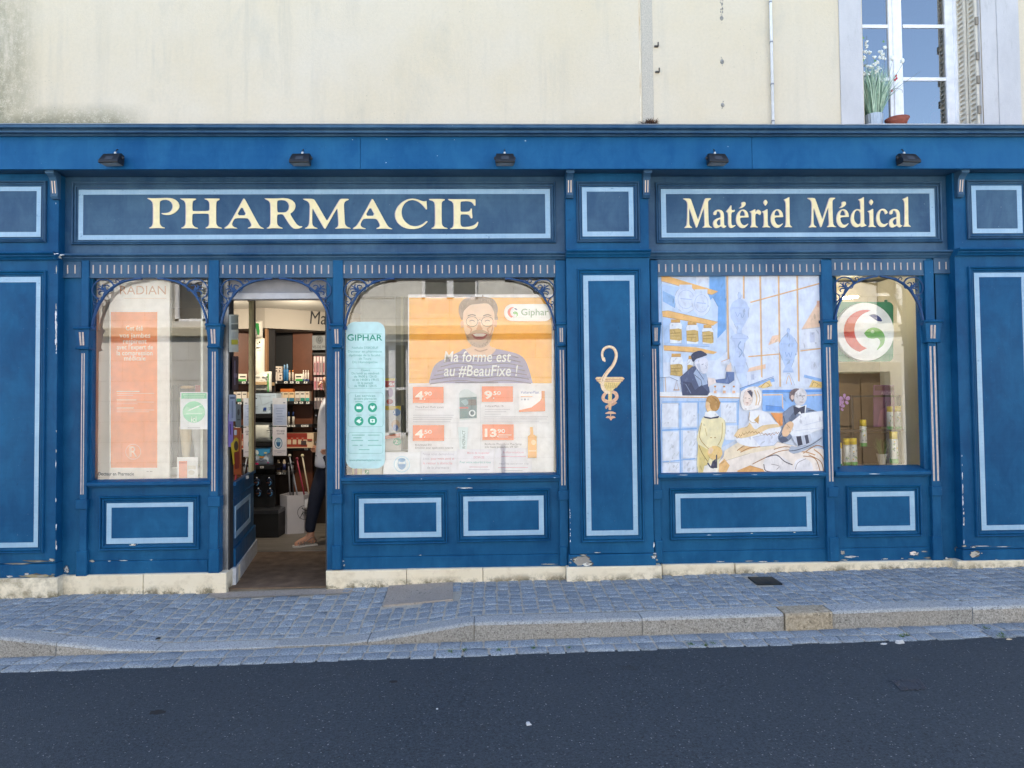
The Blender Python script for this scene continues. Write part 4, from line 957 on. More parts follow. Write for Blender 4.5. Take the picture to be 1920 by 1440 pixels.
# ---- shelving seen through the door
def shelf_back(name, label, parts, cat='shelving'):
    t = thing(name, label, cat, (at(parts[0][1], parts[0][4], parts[0][5]).x, parts[0][5], FL))
    for nm, a, bq, c, d, yf, yb, m in parts: b = MB(m); b.pbox(a, bq, c, d, yf, yb, None, .002); b.build(nm, t)
    return t
M_SH = plain('17171a', .5); M_BROWN = plain('5e331d', .5, 0, .2, 5); M_WOODE = plain('8d6a4c', .5)
YS = 2.42
shelf_back('pack_shelf', 'black left hand shelf unit holding white packs inside the doorway', [
    ('back_board', 440, 600, 515, 1004, YS+.32, YS+.36, M_SH), ('side_panel', 496.5, 615, 500, 716, YS+.24, YS+.33, M_WOODE), ('shelf', 440, 716, 499, 722, YS-.02, YS+.3, plain('b59b78', .5)),
    ('shelf', 440, 735, 512, 741, YS, YS+.3, M_SH), ('shelf', 440, 776, 515, 784, YS-.02, YS+.3, M_SH), ('shelf', 440, 831, 515, 837, YS-.02, YS+.3, M_SH), ('shelf', 440, 873, 515, 880, YS-.02, YS+.3, M_SH),
    ('base_cabinet', 440, 964, 522, 1008, YS-.12, YS+.32, M_BLACK), ('base_shelf', 440, 957, 522, 964, YS-.13, YS+.3, plain('4a4c52', .3, .5)), ('inner_front', 440, 890, 516, 957, YS+.12, YS+.15, M_BLACK)])
YB = 2.95
shelf_back('back_shelf', 'dark shelf with a brown panel lining the back of the doorway view', [
    ('dark_panel', 490, 612, 551, 720, YB+.25, YB+.3, plain('0d0e12', .6)), ('back_panel', 549, 622, 586, 990, YB+.2, YB+.24, M_BROWN), ('lower_back', 500, 716, 551, 990, YB+.26, YB+.3, plain('2a1a12', .6)),
    ('shelf', 498, 714, 580, 720, YB-.02, YB+.26, M_SH), ('shelf', 510, 752, 582, 758, YB-.02, YB+.26, M_SH), ('shelf', 512, 796, 586, 801, YB-.02, YB+.26, M_SH), ('shelf', 512, 840, 590, 845, YB-.02, YB+.26, M_SH),
    ('shelf', 512, 885, 545, 890, YB-.02, YB+.26, M_SH)])
YH = 3.05
shelf_back('hanging_rack', 'dark wall rack hung with blister packs beside the person', [('back_panel', 584, 622, 660, 990, YH+.22, YH+.26, plain('241813', .6)), ('sign_plate', 585, 629, 640, 656, YH+.1, YH+.13, plain('7c8084', .6)), ('hook_rail', 585, 661, 640, 665, YH+.05, YH+.08, M_SH)])
r = Art(YH+.098, eps=.0015)
r.ell(599, 637, 7, 8, '5b6064'); r.text('G', 596.5, 601.5, 640, 633, '1d2022'); r.text('VIS DE PRESS', 586, 618, 653, 648, '33373a')
r.build('plate_lettering', bpy.data.objects['hanging_rack'])
# white bulkhead with black lettering; lit by a small spot
hd = thing('bulkhead', 'white bulkhead lettered in black above the shelves through the door', 'bulkhead', (at(497, 615, 2.6).x, 2.6, at(497, 615, 2.6).z))
q = [at(462, 616, 2.62), at(497, 615, 2.62)]; bz = q[1].z
e0 = q[1]; th_ = math.atan2(.9, 1.2); e1 = e0+Vector((1.8, 1.05, 0))
b = MB(plain('938d85', .8, 0, .04, 3))
b.add([(q[0].x-1.2, 2.62, bz), (e0.x, 2.62, bz), (e1.x, e1.y, bz), (q[0].x-1.2, 2.62, 2.78), (e0.x, 2.62, 2.78), (e1.x, e1.y, 2.78), (q[0].x-1.2, 3.6, bz), (e1.x, e1.y+1, bz)],
      [(0, 1, 4, 3), (1, 2, 5, 4), (6, 7, 2, 1, 0)])
b.build('bulkhead_face', hd)
hn = Vector((1.05, -1.8, 0)).normalized()
def hp(px, py, k=0): d = (px-960)/FPX*AR-(py-720)/FPX*AU+AF; t = (e0-CAM).dot(hn)/d.dot(hn); return CAM+d*t+hn*(.004+k)
r = Art(0, hp); r.text('Mat', 581, 621, 607, 583, '15151a', .0, .08, .06); r.build('bulkhead_lettering', hd)
ld = bpy.data.lights.new('shelf_spot', 'SPOT'); ld.energy = 36; ld.color = (1, .86, .66); ld.spot_size = math.radians(165); ld.spot_blend = 1; ld.shadow_soft_size = .03
lo_ = bpy.data.objects.new('shelf_spot', ld); C.objects.link(lo_)
tgt = hp(553, 612); lo_.location = tgt+hn*1.25+Vector((-.25, 0, .05)); lo_.rotation_euler = (tgt+Vector((0, 0, -.9))-lo_.location).to_track_quat('-Z', 'Y').to_euler()

def goods(name, label, a, bq, c, d, Y, dep, col, marks=(), group='goods on the shop shelves', cat='pack', soft=0, txt=()):
    t = Art(Y, eps=.0012); x0, x1, z0, z1 = R4(a, bq, c, d, Y)
    base = at((a+c)/2, d, Y)
    if soft:                                   # pillow-like plastic pack
        nx, nz = 7, 6; v = []
        for sgn in (0, 1):
            for j in range(nz+1):
                for i in range(nx+1):
                    u, w_ = i/nx, j/nz; bulge = (max(0, (1-(2*u-1)**4)*(1-(2*w_-1)**4)))**.5
                    v.append((x0+(x1-x0)*u, Y+dep*.5+(-1 if sgn == 0 else 1)*dep*.5*(.15+.85*bulge), z0+(z1-z0)*w_+rnd.uniform(-.003, .003)))
        W = nx+1; f = []
        for j in range(nz):
            for i in range(nx):
                k = j*W+i; f.append((k, k+1, k+W+1, k+W)); k += W*(nz+1); f.append((k+W, k+W+1, k+1, k))
        o = W*(nz+1)
        for i in range(nx): f.append((i, o+i, o+i+1, i+1)); k = nz*W+i; f.append((k, k+1, o+k+1, o+k))
        for j in range(nz): k = j*W; f.append((k, k+W, o+k+W, o+k)); k += nx; f.append((k, o+k, o+k+W, k+W))
        t.add(v, f, plain(col, .35), True); t.Y = Y-.002
    else: t.box(x0, x1, Y, Y+dep, z0, z1, plain(col, .45), .0)
    for m in marks: getattr(t, m[0])(*m[1:])
    return tag(t.build(name, None, 0, base), label, cat, group)
P0 = YS+.02
goods('goods_pack', 'white plastic pack with a green side on top of the left shelf', 455, 600, 487, 632, P0, .2, 'b9b5ad', [('poly', [(478, 606), (485, 606), (487, 620), (486, 630), (483, 626)], '2a7a40'), ('rect', 466, 612, 474, 614, '8d8d88'), ('rect', 466, 618, 472, 620, '8d8d88')], soft=1)
goods('goods_pack', 'white plastic pack lying under the topmost pack of the left shelf', 455, 633, 490, 716, P0, .22, 'cfccc2', [('line', [(466, 640), (472, 655), (466, 690)], 3, 'a9b5ad', 3), ('rect', 481, 651, 489, 652.5, '4a4a48'), ('rect', 483, 656, 489, 657, '6a6a68'), ('ell', 487, 642, 1.6, 1.8, '333333'), ('rect', 466, 706, 488, 708, 'a7a59d')], soft=1)
goods('goods_pack', 'white pack with a green edge above the pale blue box', 455, 696, 504, 736, P0, .2, 'cdcdc6', [('rect', 501.5, 700, 504, 735, '2f8a45'), ('rect', 492, 706, 502, 708, '55595a'), ('line', [(470, 705), (478, 712), (472, 722)], 2.5, 'a8b8b0', 3), ('rect', 490, 712, 502, 713, '8a8d8d'), ('rect', 470, 729, 500, 731, '9fa29e')], soft=1)
goods('goods_pack', 'pale blue box with a dark square logo on the left shelf', 455, 737.5, 518, 775.5, P0-.03, .2, 'aebfd0', [('rect', 464, 739, 466, 775, '2f7a4a'), ('rect', 468, 746, 482, 748, '3c4a60'), ('rect', 468, 755, 477, 757, '32405c'), ('line', [(470, 740), (500, 744), (516, 741)], .5, '7f8fa2'), ('line', [(487, 741), (492, 760), (516, 750)], .5, '7f8fa2'), ('rect', 468, 762, 484, 763, '8494a6'), ('rect', 468, 766, 484, 767, '8494a6'), ('rect', 494.5, 764, 500, 769.5, '1d3f8a'), ('rect', 504, 764, 512, 765, '6a7a8c')])
goods('goods_pack', 'white pack with a bright green right edge between two black shelves', 455, 792.5, 517, 830, P0-.02, .2, 'd3d6d0', [('rect', 514.5, 793, 517, 829, '2aa04a'), ('rect', 504, 797, 513, 801, '5a5e5e'), ('rect', 500, 806.5, 513, 808, '6c7070'), ('rect', 502, 810.5, 513, 811.5, '9a9d9d'), ('ell', 466, 812, 5, 9, 'bccabf'), ('rect', 508, 818, 513, 823, '2c7a44'), ('rect', 466, 821, 484, 823, '9aa09a')], soft=1)
goods('goods_pack', 'sky blue and white plastic pack with script lettering on the bottom shelf', 455, 839, 508, 873, P0-.02, .18, 'c6d4e2', [('poly', [(463, 842), (500, 840), (507, 838), (507, 848), (492, 856), (480, 852), (463, 855)], '3f95c9'), ('ell', 482, 848, 3, 4.5, 'dfe8e6', 14, -.3), ('line', [(476, 858), (482, 853), (492, 856)], 1, '4d9a50', 3), ('ell', 491, 857, 5, 1.6, 'd08a3a'), ('ell', 498, 849, 3, 1.6, 'd9cf9a'), ('text', 'Cotocouche', 477, 501, 865, 860, '22306a', .01, .2), ('rect', 473, 867.5, 485, 871, 'c9306f'), ('ell', 503, 867.5, 1.3, 1.3, 'b03a86')], soft=1)
def shelf_row(): pass
G = YB+.0
goods('goods_pack', 'small white carton at the lower left of the stacked carton block', 506, 699, 520, 713.5, G, .12, 'd5c8bd', [('rect', 511, 703, 514, 705, '444'*2), ('rect', 511, 708, 514, 711, '6a5a55')])
goods('goods_pack', 'wide white carton with black print lying on the stacked cartons', 504, 687, 528, 698.5, G, .12, 'dccfc3', [('rect', 511+6*k, 690, 515+6*k, 691.5, '33302f') for k in range(3)]+[('rect', 511.5+6*k, 694, 514+6*k, 697, '5a4a45') for k in range(3)])
goods('goods_pack', 'small white carton at the lower right of the stacked carton block', 520.5, 699, 529, 713.5, G, .12, 'd9ccc1', [('rect', 524, 703, 528, 705, '333030'), ('rect', 524, 708, 527, 711, '6a5a55')])
def bottle(name, label, px, y0, y1, Y, r, body, cap, band=None, group='bottles on the shop shelves', capfrac=.2, neck=.62, mark=()):
    """round bottle or spray can standing with its base at pixel row y1"""
    base = at(px, y1, Y); top = at(px, y0, Y).z-base.z; t = thing(name, label, 'bottle', base, group); h = top*(1-capfrac)
    b = MB(plain(body, .35)); b.lathe([(0.001, 0), (r, 0.002), (r, h*.90), (r*.9, h*.97), (r*neck, h)], base, 16)
    if band: b.lathe([(r*1.01, top*.02), (r*1.01, h*.24)], base, 16, plain(band, .35))
    for z0, z1, cl in mark: b.lathe([(r*1.012, h*z0), (r*1.012, h*z1)], base, 16, plain(cl, .4))
    b.build('bottle_body', t)
    b = MB(plain(cap, .4)); b.lathe([(r*.95 if neck > .9 else r*neck, h+.001), (r*.97 if neck > .9 else r*neck, top*.985), (r*.8 if neck > .9 else r*neck*.8, top)], base, 16); b.build('bottle_cap', t)
    return t
bottle('spray_bottle', 'blue spray bottle on the upper back shelf nearest the white cartons', 533.5, 684, 714, G, .017, '2f6ea5', '7aa6cf', None, 'bottles on the shop shelves', .3)
bottle('spray_bottle', 'blue spray bottle on the upper back shelf beside the orange tubes', 538.5, 683, 714, G, .017, '3f7fb5', '8fb3d6', None, 'bottles on the shop shelves', .3)
bottle('tube_bottle', 'white tube with orange cap beside the blue spray bottles', 543, 694, 714, G, .013, 'd9c9b9', 'd5813a')
bottle('tube_bottle', 'white tube with orange cap next to the green striped carton', 549, 694, 714, G, .013, 'd2c2b4', 'd5813a')
goods('goods_pack', 'white carton with a green stripe on the upper back shelf', 553, 701, 571, 714.5, G-.02, .1, 'dfd6c8', [('rect', 554, 710.5, 571, 714.5, '3f9a4a'), ('rect', 555, 705, 565, 707.5, '2b2b2b')])
for i, px in enumerate((569, 573.5, 578)): bottle('tube_bottle', ('white tube with blue base beside the green striped carton', 'white tube with blue base in the middle of three at the brown panel', 'white tube with blue base at the right end of the upper back shelf')[i], px, 694, 715, G-.03, .010, 'e3dcd4', 'e9dfd2', '2b4a8a')
for i, (a, c, col, cc) in enumerate(((513, 521, 'cfc6bb', '2f6d80'), (522, 530.5, 'c9bfb4', '2f6d80'), (531, 541, 'd9c3a6', '2f7c86'), (542, 552, 'dcc09a', '2f6f8c'), (553.5, 562, 'd5cdc3', '8a8480'), (563, 571.5, 'd5cdc6', '2f8070'), (572.5, 580, 'd9c8b6', '3a9a94'))):
    goods('goods_pack', ('teal based carton at the left end of the middle back shelf', 'teal based carton second on the middle back shelf', 'cream carton with teal foot under the orange strip', 'orange toned carton beside the finely striped carton', 'finely striped pale carton on the middle back shelf', 'pale carton with green foot on the middle back shelf', 'cream carton with turquoise foot nearest the blister rack')[i], a, 735 if i < 4 else 734, c, 752.5, G, .1, col, [('rect', a+.4, 746, c-.2, 752, cc), ('rect', a+1.5, 737.5, c-1.5, 739.5, '3a3634')])
goods('goods_pack', 'flat orange strip carton lying on the middle row cartons', 526, 729, 549, 734.5, G+.01, .1, 'c96d2c')
for i, px in enumerate((541.5, 550)): bottle('white_bottle', ('white bottle with blue pump on the third back shelf behind the notice', 'white bottle with blue pump standing alone on the third back shelf')[i], px, 772, 795.5, G, .017, 'd5cfc6', '1f3566', None, 'bottles on the shop shelves', .38)
goods('display_carton', 'red and cream counter display carton on the lower back shelf', 532, 812, 588, 840, G-.05, .18, 'd9c0a2', [('rect', 533, 822, 576, 838, 'a53a26'), ('rect', 533, 812, 576, 821, '8a2d1f')]+[('rect', 539+10*k, 824, 546+10*k, 833, 'd9c2a6') for k in range(4)]+[('rect', 540+10*k, 821, 546+10*k, 823.5, 'b32e20') for k in range(4)]+[('rect', 565, 826, 575, 834, '4a3b3a'), ('rect', 577, 823, 586, 826, 'a03028')])
for i, px in enumerate((522, 533)): bottle('care_bottle', ('cream bottle with navy label low behind the walking canes', 'second cream bottle with navy label low beside the walking canes')[i], px, 862, 885, G-.1, .021, 'cfc0ad', 'd9ccb9', None, 'bottles on the shop shelves', .15, .6, ((.2, .8, '1f2a5c'),))
# price tags on the shelf edges
tags = []
for k, (px, py, Y) in enumerate(((474, 779.5, YS-.022), (473, 834, YS-.022), (491, 876, YS-.022), (508, 717, YB-.022), (516, 717, YB-.022), (536, 717, YB-.022), (547, 717, YB-.022), (558, 717, YB-.022), (573, 717, YB-.022), (555, 755, YB-.022), (565, 755, YB-.022), (577, 755, YB-.022), (541, 798.5, YB-.022), (550, 798.5, YB-.022), (568, 798.5, YB-.022), (575, 798.5, YB-.022), (574, 842, YB-.022), (518, 887.5, YB-.022), (524, 887.5, YB-.022), (532, 887.5, YB-.022))):
    o = MB(plain('d8d8d6', .5)); o.pbox(px-3.2, py-1.9, px+3.2, py+1.9, Y-.004, Y-.001); o.box(*[at(px-1.5, py, Y).x, at(px+1.5, py, Y).x], Y-.0046, Y-.004, at(px, py+.8, Y).z, at(px, py-.8, Y).z, plain('3a3a3a'))
    tag(o.build('price_tag', None, 0, at(px, py, Y)), 'small white price tag on a black shelf edge inside the doorway', 'price tag', 'price tags on the shelf edges')
# notices hanging at the end of the left shelf
r = Art(YS-.06); r.slab(511, 746, 538, 799, 'b4b9c6'); r.rect(512.5, 758, 537, 797, '98a6c6'); r.rect(531, 754.5, 535, 756, '33406a')
for k in range(6): r.rect(517+k % 2*2, 765+k*5, 533-k % 3*2, 766.2+k*5, '7a88ac')
tag(r.build('notice', None, 0, at(524, 799, YS-.06)), 'grey blue notice sheet hanging above the mask notice beside the left shelf', 'notice', 'notices in the doorway')
r = Art(YS-.07); r.slab(511, 800.5, 537.5, 854.5, 'cfccd6'); r.text('PORT DU MASQUE', 518.5, 534, 809.5, 806.5, '3a4468', .01); r.text('OBLIGATOIRE', 519, 533, 814.5, 811.5, '3a4468', .01)
r.ell(522, 831, 7.5, 10.5, '2f6f9c'); r.ell(522, 831, 6.2, 9, 'c5d2de'); r.ell(522, 827, 3.6, 5, '8fb0c8'); r.poly([(517.5, 829), (526.5, 829), (525, 836), (522, 838), (519, 836)], '2a5f8f'); r.rect(514, 845, 535, 846, '8a8aa0'); r.rect(520, 848, 528, 849, '9a9ab0')
tag(r.build('notice', None, 0, at(524, 854, YS-.07)), 'white notice showing a masked face in a blue ring below the grey notice', 'notice', 'notices in the doorway')
# hanging dark slippers / braces on the lower left shelf
for k, (px, py) in enumerate(((470, 905), (483, 905), (506, 905), (470, 925), (486, 925), (508, 925))):
    b = MB(plain('141c30', .6)); p = at(px, py, YS+.02); b.ball(p, .035, .03, .045, None, 12, 8)
    b.tube([(p.x-.03, p.y-.02, p.z+.03), (p.x, p.y-.035, p.z+.06), (p.x+.03, p.y-.02, p.z+.03)], .005, 6, plain('2a4a7a', .4))
    b.tube(smooth([(p.x+.0, p.y-.034, p.z-.03), (p.x+.022, p.y-.03, p.z-.01), (p.x+.018, p.y-.034, p.z+.015)], 3), .006, 6, plain('4a86b8', .4)); b.box(p.x-.03, p.x+.005, p.y-.034, p.y-.03, p.z+.0, p.z+.006, plain('7a4a36')); b.ball((p.x+.0, p.y-.03, p.z+.062), .009, .009, .009, plain('c9cdd3'))
    tag(b.build('joint_brace', None, 0, p), 'dark blue joint support hanging on the lower left shelf in the doorway', 'brace', 'joint supports on the lower left shelf')
# blister packs on the rack
for k in range(15):
    row = k//5; px = 588+(k % 5)*5.6+row*.6; py = (668, 707, 745)[row]; h = (35, 24, 22)[row]
    col = rnd.choice(('b9a0a0', '9c8d90', 'a79a9c', '8c7f84', 'c08a94') if row < 2 else ('6a6466', '7c7476', '5f5a5e'))
    b = Art(YH+.02+.01*(k % 3)); b.slab(px, py, px+4.6, py+h, col, .012); b.rect(px+.8, py+1.5, px+3.9, py+h*.28, 'd2c6c2'); b.rect(px+1.2, py+h*.36, px+3.4, py+h*.86, rnd.choice(('8c3a44', '5a4a52', '6f6468', 'a34a5a')))
    tag(b.build('blister_pack', None, 0, at(px+2, py+h, YH+.02)), ('tall pinkish blister pack in the top row of the rack behind the person', 'short grey pink blister pack in the middle row of the rack behind the person', 'dull grey blister pack in the bottom row of the rack behind the person')[row], 'blister pack', ('top row of blister packs', 'middle row of blister packs', 'bottom row of blister packs')[row])
# cane bin and walking canes
base = at(556, 997, 2.55); base.z = FL
bn = thing('cane_bin', 'white six sided bin with a round black emblem holding walking canes', 'bin', base)
cx_, cy_ = at(556, 960, 2.72).x, 2.72; zt2 = at(540, 929, 2.55).z; rr = .20
b = MB(plain('c4c1c8', .6, 0, .05, 5)); hx = [(cx_+rr*math.cos(math.radians(a)), cy_+rr*math.sin(math.radians(a))) for a in (200, 252, 312, 20, 72, 132)]
b.add([(x, y, FL) for x, y in hx]+[(x, y, zt2) for x, y in hx]+[(cx_+(x-cx_)*.92, cy_+(y-cy_)*.92, zt2) for x, y in hx]+[(cx_+(x-cx_)*.92, cy_+(y-cy_)*.92, zt2-.3) for x, y in hx],
      [(i, (i+1) % 6, 6+(i+1) % 6, 6+i) for i in range(6)]+[(6+i, 6+(i+1) % 6, 12+(i+1) % 6, 12+i) for i in range(6)]+[(12+i, 12+(i+1) % 6, 18+(i+1) % 6, 18+i) for i in range(6)]+[tuple(18+i for i in range(6))])
b.build('bin_body', bn)
fa, fb = Vector((*hx[1], 0)), Vector((*hx[2], 0)); fd = (fb-fa).normalized(); fn = Vector((fd.y, -fd.x, 0))
def bp(px, py, k=0): d = (px-960)/FPX*AR-(py-720)/FPX*AU+AF; t = (fa-CAM).dot(fn)/d.dot(fn); return CAM+d*t+fn*(.002+k)
r = Art(0, bp, eps=.0012); r.line([(571+13*math.cos(t), 961+13*math.sin(t)) for t in [2*math.pi*i/24 for i in range(25)]], .9, '2a2c34'); r.text('ARVOS', 564, 588, 967, 958, '22242c', .0, .2); r.line([(566, 952), (574, 957), (588, 951)], 1.5, '22242c', 3); r.line([(562, 972), (570, 960), (580, 968)], 1, '22242c', 3); r.poly([(571, 937), (582, 932), (582, 949), (571, 952)], 'dcdde4'); r.build('bin_emblem', bn)
for i, (x0, y0, x1, y1, col, knob) in enumerate(((541, 872, 544, 930, '6a6a70', '2a2a2e'), (543, 856, 558, 930, '9aa0ac', 'c9c4ba'), (549, 870, 550, 930, '3a3a40', '1c1c20'), (557, 862, 571, 930, '9c2f4a', '7a2438'), (567, 856, 580, 930, 'c9bda6', 'd9cba6'))):
    p0, p1 = at(x0, y0, 2.66), at(x1, y1, 2.70); p2 = p1+(p1-p0)*.6; t = thing('walking_cane', ('slim grey cane leaning leftmost in the white bin', 'silver cane with a pale knob in the white bin', 'black cane standing upright in the white bin', 'crimson cane leaning in the white bin', 'cream cane with a round cream knob nearest the person')[i], 'cane', p2, 'walking canes in the bin')
    b = MB(plain(col, .35)); b.tube([p0, p0.lerp(p2, .5), p2], .009, 8); b.build('shaft', t)
    b = MB(plain(knob, .4)); b.ball(p0+Vector((0, 0, .012)), .022, .018, .020); b.build('handle', t)
# counter far inside, ceiling tube
b = MB(plain('6a4a30', .5)); b.box(-.6, 1.2, 3.2, 3.8, FL, .95, None, .01); b.box(-.65, 1.25, 3.15, 3.85, .95, 1.0)
tag(b.build('counter'), 'brown wooden counter at the back of the shop behind the large poster', 'counter')
# ================================================================== things fixed on and behind the windows
def sheet(name, label, cat, a, bq, c, d, Y, col, th=.003, group=None, round_=0):
    r = Art(Y); r.meta = (name, label, cat, at((a+c)/2, d, Y), group)
    if round_: r.rrect(a, bq, c, d, round_, col, 8)
    else: r.slab(a, bq, c, d, col, th)
    return r
def done(r): n_, l_, c_, p_, g_ = r.meta; return tag(r.build(n_, None, 0, p_), l_, c_, g_)
# ---- left window: tall orange poster, small poster, card, lettering
r = sheet('poster', 'tall white and orange leg care poster standing in the left window', 'poster', 205, 512, 318, 899, .22, 'f1f0ee', .012)
r.text('RADIAN', 225, 311, 552, 536, 'c99878')
r.rect(232, 559, 312, 559.8, 'd9c0ac'); r.rect(208, 585, 295, 877, 'f58c4a')
for t, x0, x1, y in (('Cet été', 236, 268, 621), ('vos jambes', 224, 282, 634.5), ('respirent', 231, 275, 645.5), ("avec l'expert de", 219, 287, 656.5), ('la compression', 219, 286, 667.5), ('médicale', 233, 273, 677.5)): r.text(t, x0, x1, y-1.5, y-10.2, 'fdf3ea', .012)
for k, y in enumerate((733, 749, 764)):
    r.rect(219, y, 219+(43, 37, 32)[k], y+1.8, 'fbe2d2'); r.rect(219, y+4.2, 289, y+5.2, 'f6cdb6'); r.rect(219, y+7.6, (250, 258, 280)[k], y+8.6, 'f6cdb6')
r.line([(250+14*math.cos(t), 847+14*math.sin(t)) for t in [2*math.pi*i/28 for i in range(29)]], .8, 'f8d3bc'); r.text('R', 244.5, 257, 856.5, 837, 'f8d3bc'); r.line([(243, 837), (243, 857)], .8, 'f8d3bc')
r.rect(275, 883.5, 279, 884.4, '7a7a7a'); r.rect(281, 883.5, 286, 884.4, '7a7a7a')
done(r)
r = sheet('display_board', 'pale grey display board with a photographed leg behind the orange poster', 'display board', 296, 560, 321, 900, .34, 'cfd1cf', .02)
r.text('NOUVEAU', 301, 319, 600, 596, 'a09088'); r.text('Voltex', 300, 319, 612, 604.5, '8f8884'); r.text('+ style', 302, 316, 621, 616.5, '6f6a68')
r.line([(314+7*math.cos(t), 642+11*math.sin(t)) for t in [2*math.pi*i/22 for i in range(23)]], .7, 'c9a4a0')
r.poly([(296, 742), (311, 740), (318, 750), (306, 768), (301, 800), (318, 812), (296, 812)], 'a3a6a4'); r.poly([(306, 704), (320, 708), (320, 717), (306, 716)], '9fa2a1'); r.poly([(318, 755), (312, 775), (314, 800), (300, 790), (302, 768)], 'ddd8cb'); r.rect(296, 833, 321, 900, 'dcdedf')
done(r)
st = thing('leg_display', 'grey plinth with stocking leg forms at the right of the left window', 'display', at(365, 888, .42))
b = MB(plain('5a5955', .6)); b.pbox(321, 722, 332, 890, .36, .40); b.pbox(332, 722, 398, 800, .50, .52); b.build('frame_panel', st)
b = MB(plain('c9a77c', .5)); p = at(352, 727, .42); b.lathe([(.055, -.008), (.062, -.004), (.062, .012), (.05, .018)], p, 22); b.build('wooden_top', st)
for k, px in enumerate((349, 372)):
    b = MB(plain(('d9c6a6', 'b9bcc0')[k], .6)); pt, pb_ = at(px, 745, .40), at(px, 866, .40)
    b.tube([pt, pt.lerp(pb_, .3), pt.lerp(pb_, .55), pt.lerp(pb_, .85), pb_, pb_+Vector((-.04, -.06, -.01))], [.055, .05, .058, .035, .032, .028], 14); b.build('leg_form', st)
b = MB(plain('e3e5e6', .5)); b.pbox(312, 876, 398, 890, .32, .55, None, .004); b.build('plinth', st)
b = MB(plain('8a1f2a', .5)); b.pbox(366, 722, 398, 737, .40, .41); r = None; b.build('red_card', st)
r = sheet('notice', 'white notice with a green syringe disc taped inside the left window', 'notice', 338, 735, 389, 805, .075, 'e8e8f2', .001)
r.rect(340, 737, 387.5, 747.5, '4fb98e'); r.rect(343, 739.5, 385, 741, 'a6dcc4'); r.rect(345, 743.5, 383, 745, 'a6dcc4')
r.ell(363.5, 772.5, 21, 20, '7fd0ab', 30); r.poly([(343, 770), (350, 762), (362, 768), (372, 763), (384, 768), (383.5, 775), (344, 778)], 'a3dcbf')
r.line([(355, 769), (373, 761.5)], 2.4, 'f2f7f5'); r.line([(352, 770.5), (378, 759)], .8, 'f2f7f5'); r.rect(349, 775, 379, 776.5, 'd9f0e4'); r.text('ici', 358.5, 368.5, 791, 780.5, 'f2f8f4', .01); r.rect(352, 801.5, 375, 802.4, 'a9a9b5')
done(r)
ZC = at(350, 905, .10)
r = sheet('card', 'small white and orange card leaning at the bottom of the left window', 'card', 332, 857, 371, 902, .13, 'f0f0f4', .002)
r.rect(335.5, 864.5, 351, 897, 'ee8a66'); r.rect(335.5, 866, 351, 870, 'd96a48'); r.ell(359, 886, 6, 4.5, 'd6cfc8'); r.rect(352, 873, 367, 880, 'e2ddd4')
done(r)
r = Art(.0485); r.text('Docteur en Pharmacie', 184.5, 251, 891.5, 885.2, '4b5258', .006); 
tag(r.build('window_lettering', None, 0, at(218, 892, .0485)), 'dark grey Docteur en Pharmacie lettering on the glass of the left window', 'lettering')

# ---- middle window: green sticker, price poster, papers, packs
def giphar_g(r, cx, cy, R_, light=True, cols=('e0553f', '2b2f86', '7fbb55', 'eef0f6')):
    """round G mark: red crescent on the left, dark leaf above, green fish-like curl on the right"""
    red, navy, grn, whi = cols
    def pt(u, v): return (cx+u*R_, cy+v*R_)
    o = [pt(-.02+.80*math.cos(t), -.02+.80*math.sin(t)) for t in [math.radians(285-10*i) for i in range(0, 19)]]
    i_ = [pt(.22+.64*math.cos(t), -.06+.70*math.sin(t)) for t in [math.radians(105+9*i) for i in range(0, 18)]]
    r.poly(o+i_[:-1], red)
    r.poly([pt(*p) for p in smooth([(.13, -.62), (.32, -.66), (.52, -.56), (.62, -.40), (.45, -.40), (.30, -.50), (.13, -.62)], 4)[:-1]], navy)
    r.poly([pt(*p) for p in smooth([(-.06, .06), (.10, -.10), (.34, -.16), (.58, -.06), (.72, .18), (.68, .46), (.50, .64), (.42, .68), (.55, .42), (.46, .24), (.28, .26), (.08, .22), (-.06, .06)], 4)[:-1]], grn)
    r.ell(cx+.26*R_, cy+.0*R_, .07*R_, .06*R_, 'd8eacb', 10)
r = sheet('window_sticker', 'tall pale green opening hours sticker with rounded ends on the middle window', 'sticker', 648.5, 603.5, 722, 878.5, .0475, 'bcdcdc', .001, None, 17)
r.text('GIPHAR', 651, 717, 638.5, 627.5, '1f8f78', .012); r.line([(651.5, 633.5), (654, 628), (662, 626.5)], 1, '1f8f78', 3); r.rect(670, 625.5, 716, 626.8, '86bdb2')
for t, x0, x1, y in (('Nathalie DEBOEUF', 660, 709, 654), ('Docteur en pharmacie', 652.5, 716, 661), ('diplômée de la faculté', 654, 713, 668), ('de Tours', 673, 696, 674.5), ('DU Homéopathie', 661, 708, 681), ('Ouvert', 677, 694, 696), ('Du lundi au vendredi', 659.5, 711, 702), ('de 9h00 à 12h15', 664, 706, 708), ('et de 14h00 à 19h15', 661, 710, 714), ('Et le samedi', 671, 699, 720), ('de 9h00 à 12h15', 664, 706, 725.5), ('Les services', 666, 704, 744), ('de votre pharmacien', 664, 706, 749.5)):
    r.text(t, x0, x1, y, y-4.2, '5aa79c' if y < 690 else '4f9f94')
def rbox(a, bq, c, d, col='7fbab2', q=4):
    r.line([(a+q, bq), (c-q, bq), (c-q*.3, bq+q*.3), (c, bq+q), (c, d-q), (c-q*.3, d-q*.3), (c-q, d), (a+q, d), (a+q*.3, d-q*.3), (a, d-q), (a, bq+q), (a+q*.3, bq+q*.3), (a+q, bq)], .7, col)
rbox(652.5, 690.5, 718.5, 728); rbox(653, 736.5, 718.5, 800); rbox(653, 811, 718, 850)
for x, y in ((673, 764.5), (698.5, 764), (673, 789.5), (698.5, 788.5)): r.ell(x, y, 8.6, 8.8, '2aa184', 24)
